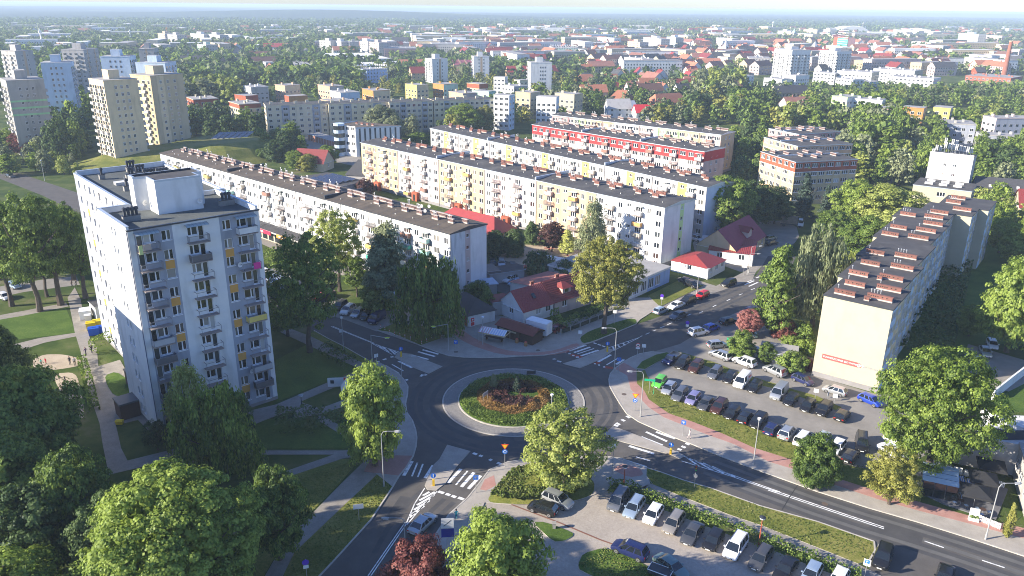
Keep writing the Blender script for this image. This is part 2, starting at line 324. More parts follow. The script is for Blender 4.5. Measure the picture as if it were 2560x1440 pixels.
area('path', [(800, 850), (880, 890), (945, 925), (930, 935), (860, 905), (780, 868), (700, 830), (720, 820)], -.3, .074, path_m)
area('plaza',[(169,745),(187,719),(202,749),(206,775),(225,846),(242,869),(246,916),(300,900),(410,1090),(392,1098),(345,1050),(290,1063),(303,1121),(319,1152),(451,1119),(478,1140),(389,1160),(272,1187),(257,1113),(249,1059),(226,993),(214,946),(202,880),(187,831),(174,766)],-.3,.05,path_m)
area('planting_bed', [(262, 940), (290, 930), (320, 950), (335, 985), (320, 995), (285, 990), (268, 965)], -.3, .12, grass_dark, kerbm, smooth=1)
area('playground_sand', [(80, 900), (110, 886), (160, 886), (205, 898), (200, 915), (140, 925), (85, 925)], -.3, .03, dirt, smooth=2)
area('playground_sand', [(130, 935), (190, 930), (205, 985), (212, 1045), (195, 1045), (160, 1000)], -.3, .03, dirt, smooth=2)
for q in ([(-40,795),(60,777),(165,757),(172,766),(60,789),(-40,806)],[(30,862),(100,845),(190,832),(195,840),(110,857),(40,880)],[(-60,1240),(30,1225),(50,1260),(70,1330),(40,1420),(-60,1440)]):area('path',q,-.3,.02,path_m)
area('residential_road', [(-100, 735), (60, 705), (190, 690), (200, 712), (60, 730), (-100, 765)], -.3, .015, asphalt_old)
# verges and lawns, a little raised behind their kerbs
ZG = .10
area('grass_verge',[(1449,845),(1475,828),(1535,808),(1575,797),(1590,800),(1592,810),(1575,818),(1540,831),(1480,855),(1456,860)],-.3,ZG+.03,grass_dark,kerbm,smooth=1)
area('grass_verge',[(942,827),(985,810),(1060,816),(1103,838),(1100,848),(1052,864),(1010,846),(975,831)],-.3,ZG+.03,grass_m,kerbm)
area('grass_verge',[(1591,934),(1612,925),(1622,950),(1640,974),(1685,997),(1785,1035),(1885,1072),(1960,1100),(2095,1160),(2160,1172),(2290,1150),(2330,1165),(2300,1256),(2295,1256),(2195,1230),(2070,1190),(1977,1150),(1885,1121),(1810,1087),(1735,1057),(1672,1035),(1622,1000),(1610,977),(1592,960)],-.3,ZG,grass_m,kerbm)
area('grass_verge', [(1591, 922), (1605, 905), (1640, 888), (1667, 882), (1680, 888), (1645, 905), (1612, 924)], -.3, ZG + .03, grass_dark, kerbm)
area('grass_verge',[(1695,879),(1790,908),(1830,925),(1880,943),(1948,963),(1985,975),(2040,990),(2105,1020),(2090,1027),(2030,1004),(1975,985),(1935,973),(1870,956),(1815,935),(1775,920),(1695,892)],-.3,ZG,grass_m,kerbm)
area('grass_verge',[(1617,1172),(1650,1182),(1712,1204),(1775,1222),(1900,1267),(2045,1307),(2183,1356),(2186,1375),(2172,1403),(2145,1411),(2040,1369),(1900,1314),(1825,1289),(1700,1241),(1632,1212),(1616,1190)],-.3,ZG+.02,grass_m,kerbm)
area('grass_verge', [(925, 903), (860, 868), (820, 848), (785, 829), (770, 838), (830, 868), (905, 908), (935, 915)], -.3, ZG, grass_m, kerbm)
area('grass_verge',[(943,1187),(982,1219),(928,1301),(850,1387),(800,1441),(735,1511),(690,1511),(706,1445),(736,1383),(861,1264)],-.3,.09,grass_m,kerbm)
area('grass_verge', [(1330, 1306), (1363, 1306), (1433, 1333), (1432, 1342), (1410, 1354), (1383, 1356)], -.3, ZG, grass_dark, kerbm, smooth=1)
area('grass_verge',[(1445,1413),(1457,1385),(1511,1370),(1570,1389),(1632,1425),(1700,1462),(1560,1475),(1450,1428)],-.3,ZG,grass_dark,kerbm,smooth=1)
area('lawn', [(-60, 800), (165, 770), (190, 832), (30, 850), (-60, 870)], -.3, .014, grass_dark)
area('lawn', [(640, 1048), (730, 1048), (790, 1052), (900, 1110), (860, 1122), (630, 1122)], -.3, .04, grass_dark)
area('lawn', [(690, 900), (770, 860), (930, 915), (880, 930), (815, 955), (692, 1005)], -.3, .04, grass_dark)
area('lawn', [(660, 1214), (840, 1148), (900, 1148), (850, 1208), (715, 1345), (660, 1440), (640, 1440), (600, 1300)], -.3, .04, grass_m)
area('garden_lawn', [(1960, 800), (2060, 780), (2050, 900), (1990, 870), (1940, 830)], -.3, .03, grass_m)
area('lawn', [(2380, 900), (2440, 620), (2560, 560), (2620, 700), (2600, 860), (2440, 860)], -.3, .014, grass_dark)
area('lawn', [(1620, 740), (1700, 700), (1760, 715), (1650, 768)], -.3, .12, grass_m, kerbm)
area('lawn', [(2200, 990), (2290, 560), (2400, 640), (2330, 800), (2420, 870), (2300, 990)], -.3, .013, grass_dark)
area('garden_lawn', [(2480, 1000), (2560, 960), (2640, 980), (2640, 1030), (2500, 1030)], -.3, .035, grass_dark)
# the roundabout: apron of setts, kerb, planted island
mb = MB(); mb.prism([(p.x, p.y) for p in circ(11.75)], -.3, .08, 0, 1); tag(mb.obj('roundabout_apron', [setts, kerbm]), kind='structure')
kerb([tuple(p) for p in circ(11.8, 0, 359.9)], .1, .22, True)
mb = MB(); mb.prism([(p.x, p.y) for p in circ(9.3)], -.3, .2, 0, 0); tag(mb.obj('island_kerb', [kerbm]), kind='structure')
mb = MB(); n = 48
rings = [(9.1, .21), (7.5, .42), (5, .75), (2.5, .95), (0, 1.0)]
for k in range(len(rings) - 1):
 for i in range(n):
  def P(r, z, i): a = 2 * math.pi * i / n; return (C0.x + r * math.cos(a), C0.y + r * math.sin(a), z)
  a, b = rings[k], rings[k + 1]
  if b[0] == 0: mb.poly([P(*a, i), P(*a, i + 1), P(0, b[1], 0)])
  else: mb.poly([P(*a, i), P(*a, i + 1), P(*b, i + 1), P(*b, i)])
tag(mb.obj('roundabout_island', [grass_dark], smooth=True), kind='structure')
# traffic islands
for q in ([(1118, 1113), (1176, 1129), (1142, 1167), (1114, 1209), (1091, 1227), (1068, 1225), (1062, 1214), (1083, 1164), (1099, 1148)],
          [(1106, 917), (1072, 935), (1035, 920), (986, 894), (995, 882), (1030, 886), (1067, 902)],
          [(1407, 910), (1450, 921), (1500, 900), (1535, 876), (1517, 870), (1457, 894)],
          [(1532, 1067), (1510, 1086), (1542, 1102), (1675, 1137), (1700, 1148), (1712, 1140), (1680, 1125), (1600, 1092), (1565, 1078)]):
 area('traffic_island', q, -.3, .1, paving, kerbm)
# kerb stones along the carriageways
for q in (roundabout_edge_w+c_left[1:],list(reversed(c_right)),d_south,d_north,n_edge,[(785,827),(820,847),(860,867),(930,907),(965,915)],[(2185,1355),(2187,1378),(2172,1404)]):kerb(q,.135)
# red joint line across the old car park
mb=MB(); band(mb,[G(1278,1262),G(1400,1308),G(1500,1350),G(1580,1378)],.22,.06); tag(mb.obj('channel_stones',[mat('brick_channel',(.2,.09,.06),.9)]),kind='structure')
# painted markings
def marks(name, segs, wd=.5, z=ZR + .004, m=None):
 mb = MB()
 for s in segs: band(mb, [G(s[0], s[1]), G(s[2], s[3])], s[4] if len(s) > 4 else wd, z)
 return tag(mb.obj(name, [m or white_p]), kind='structure')
def Z1(l): return [(760 + a[0] / 4, 760 + a[1] / 4, 760 + a[2] / 4, 760 + a[3] / 4) + tuple(a[4:]) for a in l]
def Z2(l): return [(1360 + a[0] / 4, 760 + a[1] / 4, 1360 + a[2] / 4, 760 + a[3] / 4) + tuple(a[4:]) for a in l]
def Z3(l): return [(1400 + a[0] / 4, 1080 + a[1] / 4, 1400 + a[2] / 4, 1080 + a[3] / 4) + tuple(a[4:]) for a in l]
def Z4(l): return [(1920 + a[0] / 4, 1080 + a[1] / 4, 1920 + a[2] / 4, 1080 + a[3] / 4) + tuple(a[4:]) for a in l]
k = .38895
def Z5(l): return [(850 + a[0] * k, 880 + a[1] * k, 850 + a[2] * k, 880 + a[3] * k) + tuple(a[4:]) for a in l]
marks('zebra_crossing',Z1([(1185,458,1345,503),(1140,478,1310,526),(1075,512,1245,556),(945,572,1080,638),(880,605,995,670,.25),(820,622,945,697)]))
marks('zebra_crossing',Z2([(250,470,420,412),(300,486,462,432),(335,500,500,446,.25),(370,520,545,462),(540,580,670,508),(625,610,735,545,.25),(720,605,800,556)]))
marks('cycle_crossing',Z2([(200,484,250,464),(270,505,380,535),(480,590,530,565),(500,600,560,575),(600,632,690,640)]),.9,ZR+.0035,redpaint)
marks('cycle_crossing',Z2([(200,482,222,478),(245,498,268,498),(280,515,305,518),(318,532,350,532),(500,598,520,598),(540,612,560,612),(590,630,612,630)]),.5,ZR+.008)
marks('zebra_crossing',Z3([(960,0,1150,68),(860,0,1070,95,.45),(810,50,1025,135),(690,140,940,218),(760,250,900,288,.25),(600,268,862,353)]))
marks('zebra_crossing',Z5([(463,703,410,795),(498,712,462,800,.25),(533,720,500,805,.25),(600,728,547,812),(778,752,695,842),(820,765,745,855,.25),(862,775,780,868),(905,795,825,880)]))
marks('give_way_line',Z2([(825,1120,858,1140),(775,1155,808,1172),(722,1190,758,1210),(700,1208,740,1225),(95,548,118,556),(145,575,172,580)]),.5)
marks('give_way_line', Z5([(855, 650, 880, 660), (895, 665, 915, 672), (960, 690, 975, 698), (1010, 712, 1035, 722), (520, 148, 550, 148)]), .5)
marks('give_way_line',Z1([(1160,718,1185,722),(1200,702,1225,714),(1020,755,1035,765),(2490,548,2510,560),(2530,570,2555,576)]),.5)
marks('cycle_crossing', Z5([(632, 897, 668, 908), (680, 912, 708, 922), (718, 924, 745, 935), (760, 936, 795, 948)]), .5)
marks('cycle_crossing', Z1([(725, 580, 755, 575), (790, 560, 825, 548), (865, 532, 895, 528)]), .5)
marks('cycle_crossing', Z3([(1255, 112, 1295, 128), (1215, 142, 1255, 158), (1175, 168, 1215, 182), (1140, 195, 1180, 208)]), .5)
marks('cycle_crossing', Z2([(495, 388, 525, 400), (538, 402, 570, 415), (580, 418, 610, 430)]), .4)
marks('hatched_marking',Z5([(545,875,480,975,.15),(480,975,425,1105,.15),(625,895,520,1005,.15),(520,1005,430,1110,.15),(575,900,530,925),(610,900,510,955),(605,920,495,985),(575,955,475,1015),(540,990,460,1045),(490,1030,445,1065)]),.35)
marks('hatched_marking',Z1([(270,225,680,390,.15),(285,222,700,392,.15),(680,392,985,492,.15),(680,395,880,505,.15),(740,410,790,450),(790,430,850,485),(850,450,915,505),(890,462,930,492)]),.35)
marks('hatched_marking',Z2([(640,440,960,333,.15),(690,470,960,333,.15),(690,428,700,460),(740,410,760,440),(790,393,810,415),(840,375,855,392)]),.35)
marks('hatched_marking',Z3([(1240,245,1830,470,.15),(1215,290,1700,440,.15),(1830,470,2200,600,.15),(1700,440,2180,605,.15),(1260,250,1400,350,.3),(1340,280,1530,385,.3),(1430,310,1640,415,.3),(1520,345,1750,450,.3)]),.3)
marks('centre_line', Z4([(0, 566, 1160, 953, .17), (0, 582, 1160, 970, .17), (1565, 1092, 1758, 1158, .2), (2140, 1284, 2365, 1358, .2)]))
marks('centre_line',[(1013,1306,920,1440,.14),(1018,1307,927,1440,.14),(1600,842,1606,839.5),(1614,836,1624,832),(1632,828,1640,825),(1650,820,1661,816),(1668,812,1680,807),(1688,803,1706,795),(1716,790,1728,785),(1748,783,1757,779),(1782,767,1791,762.5),(1817,752,1826,747.5),(1847,738,1856,734.5),(1877,725,1887,721)],.2)
marks('zebra_crossing', [(1872, 716, 1895, 706), (1862, 712, 1885, 702), (1877, 700, 1898, 692), (1868, 705, 1890, 695)], .4)
# wheel tracks worn into the carriageways
track = ramp_ground('asphalt_wheel_track', [(.3, (.062, .061, .062)), (.55, (.082, .08, .08)), (.75, (.105, .103, .1))], .5, .1, 30, 20, .3, .6)
track2 = ramp_ground('asphalt_polished', [(.3, (.1, .098, .096)), (.55, (.13, .127, .12)), (.75, (.165, .16, .15))], .5, .1, 30, 20, .3, .7)
def offs(pts, d):
 P_ = [Vector(p) if len(p) == 3 else G(*p) for p in pts]; out = []
 for i, p in enumerate(P_): t = (P_[min(i + 1, len(P_) - 1)] - P_[max(i - 1, 0)]).normalized(); out.append(p + Vector((-t.y, t.x, 0)) * d)
 return out
dn = [(2700, 1436), (2560, 1391), (2420, 1345), (2295, 1306), (2170, 1270), (2045, 1230), (1900, 1178), (1800, 1141)]
cr_ = [(1060, 1400), (1083, 1347), (1122, 1288), (1150, 1262)]; ar = [(1475, 857), (1540, 832), (1590, 812), (1640, 793), (1750, 746), (1830, 712)]
mb = MB()
for d in (1.0, 2.5, 4.7, 6.2): band(mb, offs(dn, d), .75, ZR + .0015, 0); band(mb, offs(cr_, d), .7, ZR + .0015, 0)
for d in (1.75, 3.6, 5.4): band(mb, offs(dn, d), .7, ZR + .0015, 1)
for d in (-1.1, -2.7, -4.9, -6.4): band(mb, offs(ar, d), .75, ZR + .0015, 0)
for r0 in (13.6, 15.6, 17.0): band(mb, circ(r0, 0, 359.9), .9, ZR + .0015, 0)
tag(mb.obj('wheel_tracks', [track, track2]), kind='structure')
for x,y,w_,l_,a_ in ((1250,1110,3,5,20),(1440,985,2.5,4,60),(2240,1330,2,6,-35),(1000,1270,2,5,75),(1760,1195,1.6,4,-33)):
 p=G(x,y); mb=MB(); c,s_=math.cos(R(a_)),math.sin(R(a_)); mb.poly([(p.x+u*c-v*s_,p.y+u*s_+v*c,ZR+.0028) for u,v in ((-l_/2,-w_/2),(l_/2,-w_/2),(l_/2,w_/2),(-l_/2,w_/2))]); tag(mb.obj('asphalt_patch',[track]),kind='structure')
# tar seam and manhole covers
mb=MB(); band(mb,[G(1995,1212),G(1976,1240),G(1955,1275)],.12,ZR+.004); tag(mb.obj('tar_seam',[mat('tar',(.03,.03,.03),.6)]),kind='structure')
def disc(name, x, y, r, m, z=ZR + .004):
 p=G(x,y); mb=MB(); mb.poly([(p.x+r*math.cos(a),p.y+r*math.sin(a),z) for a in np.linspace(0,6.28,14)[:-1]]); return tag(mb.obj(name,[m]),kind='structure')
for x,y,z in ((2062,1260,ZR+.004),(1560,987,ZP+.004),(1140,881,ZP+.004),(1345,877,ZP+.004)):disc('manhole_cover',x,y,.42,mat('cast_iron',(.12,.09,.07),.7),z)
# haze: one closed box of air
mb = MB(); mb.box(-32000, 32000, -300, 36500, -1, 63.5)
hz = mb.obj('haze', []); tag(hz, kind='stuff')
hm = bpy.data.materials.new('haze_air'); hm.use_nodes = True; t = hm.node_tree; t.nodes.clear()
o_ = t.nodes.new('ShaderNodeOutputMaterial'); pv = t.nodes.new('ShaderNodeVolumePrincipled')
pv.inputs['Color'].default_value = (.68, .84, 1.0, 1); pv.inputs['Density'].default_value = .00019; pv.inputs['Anisotropy'].default_value = 0
t.links.new(pv.outputs[0], o_.inputs['Volume']); hz.data.materials.append(hm)

# ================================================================ BUILDINGS
def wallmat(name,col,dirt=.45):return mat(name,col,.85,var=.07,scale=.4,dirt=((col[0]*.55,col[1]*.55,col[2]*.52),.6,dirt,(1,1,.25)),spec=.25)
W_white=wallmat('render_white',(.7,.7,.68)); W_lgrey=wallmat('render_pale_grey',(.41,.395,.38)); W_mgrey=wallmat('render_grey',(.33,.35,.4))
W_cream=wallmat('render_cream',(.53,.42,.26)); W_peach=wallmat('render_peach',(.53,.35,.23)); W_yel=wallmat('render_yellow',(.62,.49,.15)); W_pink=wallmat('render_pink',(.5,.4,.37))
W_rose=wallmat('render_rose',(.5,.28,.27)); W_red=wallmat('render_red',(.45,.05,.05)); W_brickred=wallmat('render_brick_red',(.36,.1,.055)); W_orange=wallmat('render_orange',(.46,.22,.07))
W_pale=wallmat('render_pale_yellow',(.45,.41,.3),.12); W_mint=wallmat('render_mint',(.45,.62,.5)); W_green=wallmat('render_green',(.35,.62,.32)); W_beige=wallmat('render_beige',(.66,.57,.4))
W_sand=wallmat('render_sand',(.7,.55,.34)); W_conc=wallmat('panel_concrete',(.4,.38,.34),.7); W_blue=wallmat('render_blue',(.32,.45,.68)); W_sky=wallmat('render_pale_blue',(.5,.6,.7)); W_tan=wallmat('render_tan',(.5,.36,.24))
W_lime=wallmat('render_lime',(.5,.7,.3)); W_stain=mat('render_stained',(.62,.63,.63),.9,var=.12,scale=.5,dirt=((.16,.17,.15),1.1,.9,(1,1,.12)))
plinth_m = mat('plinth', (.24, .23, .23), .9, var=.15, scale=1)
bitumen = mat('roof_bitumen', (.068, .066, .068), .9, var=.22, scale=.35, bump=.2, dirt=((.13, .125, .115), .25, .6), spec=.3)
bitumen_br = mat('roof_bitumen_brown', (.095, .078, .062), .9, var=.22, scale=.35, bump=.2, dirt=((.16, .125, .09), .2, .7), spec=.3)
bitumen_g = mat('roof_felt_green', (.09, .1, .097), .9, var=.16, scale=.5, bump=.2, dirt=((.15, .15, .13), .35, .5), spec=.3)
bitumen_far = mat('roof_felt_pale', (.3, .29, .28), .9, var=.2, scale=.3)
coping = mat('coping_metal', (.5, .56, .62), .45, .5, var=.1)
coping_d = mat('coping_dark', (.03, .035, .045), .5)
brick = mat('chimney_brick', (.21, .09, .068), .9, var=.25, scale=2.5, objvar=.15, dirt=((.15, .08, .06), 1.5, .6))
brick_old = mat('chimney_brick_old', (.17, .1, .09), .9, var=.3, scale=2.5, objvar=.15, dirt=((.1, .08, .07), 1.5, .7))
cap_m = mat('chimney_cap', (.42, .36, .32), .9, var=.2)
black_m = mat('dark_void', (.012, .012, .012), .9)
galv = mat('galvanised_metal', (.5, .5, .5), .45, .7, var=.15)
frame_w = mat('frame_white', (.78, .78, .78), .5)
steel = mat('rail_steel', (.25, .25, .27), .5, .4)
def glass_mat():
 m = bpy.data.materials.new('window_glass'); m.use_nodes = True; t = m.node_tree; b = t.nodes['Principled BSDF']
 oi=t.nodes.new('ShaderNodeObjectInfo'); cr=t.nodes.new('ShaderNodeValToRGB'); cr.color_ramp.interpolation='CONSTANT'; e=cr.color_ramp.elements
 e[0].position = 0; e[0].color = (.014, .018, .024, 1); e[1].position = .45; e[1].color = (.04, .05, .055, 1)
 for p, c in ((.7, (.12, .12, .11)), (.82, (.3, .28, .25)), (.9, (.06, .035, .03)), (.95, (.45, .45, .43))): x = e.new(p); x.color = (*c, 1)
 t.links.new(oi.outputs['Random'],cr.inputs[0]); t.links.new(cr.outputs[0],b.inputs['Base Color']); b.inputs['Roughness'].default_value=.08; b.inputs['Specular IOR Level'].default_value=.7
 return m
glass = glass_mat(); glass_dark = mat('glass_dark', (.02, .025, .03), .06, spec=.8)
_wm = {}
def win_mesh(w_, h_, n=2, door=0):
 """frame and glass; origin bottom centre of the opening, outside is -y. door: width of a full-height door leaf at its right"""
 key = (w_, h_, n, door)
 if key in _wm: return _wm[key]
 mb = MB(); t = .07; y0, y1 = -.1, 0
 def ring(x0, x1, z0, z1):
  mb.box(x0, x1, y0, y1, z0, z0 + t, 0); mb.box(x0, x1, y0, y1, z1 - t, z1, 0)
  mb.box(x0, x0 + t, y0, y1, z0 + t, z1 - t, 0); mb.box(x1 - t, x1, y0, y1, z0 + t, z1 - t, 0)
  mb.poly([(x0 + t, -.03, z0 + t), (x1 - t, -.03, z0 + t), (x1 - t, -.03, z1 - t), (x0 + t, -.03, z1 - t)], 1)
 xs = np.linspace(-w_ / 2, w_ / 2, n + 1)
 for i in range(n): ring(xs[i] + (.002 if i else 0), xs[i + 1], 0, h_)
 if door: ring(w_ / 2 + .004, w_ / 2 + door, h_ - 2.15, h_); mb.box(w_ / 2 + .05, w_ / 2 + door - .05, y0 - .005, -.001, h_ - 1.5, h_ - 1.42, 0)
 mb.box(-w_ / 2 - .05, w_ / 2 + .05, -.24, -.002, -.06, -.002, 0)
 _wm[key] = mb.mesh('window', [frame_w, glass]); return _wm[key]
_bm = {}
PAL={k:mat('balcony_'+k,c,.7,var=.12) for k,c in dict(white=(.68,.67,.64),grey=(.4,.4,.4),beige=(.5,.43,.33),green=(.05,.36,.27),teal=(.3,.55,.5),orange=(.6,.33,.1),yellow=(.65,.5,.12),rust=(.3,.15,.11),blue=(.35,.45,.55),pink=(.6,.45,.4),dark=(.12,.11,.11)).items()}
slab_m = mat('balcony_slab', (.3, .24, .21), .9, var=.2)
def balcony_mesh(w_, d_=1.05, style='panel'):
 key = (w_, d_, style)
 if key in _bm: return _bm[key]
 mb = MB(); mb.box(-w_ / 2, w_ / 2, -d_, 0, -.14, 0, 0)
 a = .1 if style != 'open' else 2
 if style == 'panel':
  mb.box(-w_ / 2 + .03, w_ / 2 - .03, -d_ - .02, -d_ + .02, .1, 1.0, 1)
  for sx in (-1, 1): mb.box(sx * (w_ / 2 - .02) - .02, sx * (w_ / 2 - .02) + .02, -d_ + .03, -.02, .1, 1.0, 1)
 elif style == 'bars':
  for i in range(int(w_ / .14) + 1): x = -w_ / 2 + .04 + i * .14; mb.box(x - .012, x + .012, -d_ + .02, -d_ + .045, 0, 1.0, 2)
  for i in range(7):y=-d_+.12+i*.14; [mb.box(sx*(w_/2-.04)-.012,sx*(w_/2-.04)+.012,y,y+.024,0,1.0,2) for sx in (-1,1)]
 mb.box(-w_ / 2, w_ / 2, -d_ - .03, -d_ + .03, 1.0, 1.06, 2)
 for sx in (-1, 1):
  mb.box(sx * (w_ / 2 - .03) - .03, sx * (w_ / 2 - .03) + .03, -d_ + .031, -.01, 1.0, 1.06, 2)
  mb.box(sx * (w_ / 2 - .03) - .03, sx * (w_ / 2 - .03) + .03, -d_ - .029, -d_ + .029, 0, 1.0, 2)
 _bm[key] = mb.mesh('balcony', [slab_m, PAL['white'], steel]); return _bm[key]
_ch = {}
def chimney_mesh(L, holes=True, W=.44, H=.8, kind='new'):
 key = (L, W, H, kind)
 if key in _ch: return _ch[key]
 mb = MB(); mb.box(-L / 2, L / 2, -W / 2, W / 2, -.3, H, 0)
 mb.box(-L / 2 - .08, L / 2 + .08, -W / 2 - .08, W / 2 + .08, H + .001, H + .1, 0 if kind == 'new' else 1)
 mb.box(-L / 2 - .04, L / 2 + .04, -W / 2 - .04, W / 2 + .04, -.3, .2, 1)
 x = -L / 2 + .25
 while x < L / 2 - .2:
  if int(x * 7) % 5 != 0:
   for sy in (-1, 1): mb.box(x - .09, x + .09, sy * (W / 2 + .004) - .004, sy * (W / 2 + .004) + .004, H - .34, H - .12, 2)
  x += .36
 _ch[key] = mb.mesh('chimney', [brick if kind == 'new' else brick_old, cap_m, black_m]); return _ch[key]
def pipe_mesh(h_=.6, r=.09):
 key = ('p', h_, r)
 if key not in _ch:
  mb=MB(); mb.bar((0,0,0),(0,0,h_),r,0,7); mb.bar((0,0,h_),(0,0,h_+.14),r*1.7,0,7,r*.9); _ch[key]=mb.mesh('flue_pipe',[galv])
 return _ch[key]
def dish_mesh():
 if 'dish' not in _ch:
  mb = MB(); n = 12
  for i in range(n):
   a, b = 2 * math.pi * i / n, 2 * math.pi * (i + 1) / n
   P = lambda r, z, a: (r * math.cos(a), -z, r * math.sin(a))
   mb.poly([P(.42, .14, a), P(.42, .14, b), P(.2, .03, b), P(.2, .03, a)]); mb.poly([P(.2, .03, a), P(.2, .03, b), (0, 0, 0)])
  mb.bar((0, 0, 0), (0, -.5, -.1), .02, 1, 4); mb.bar((0, .02, 0), (0, .3, -.5), .03, 1, 4)
  _ch['dish'] = mb.mesh('satellite_dish', [PAL['white'], steel])
 return _ch['dish']

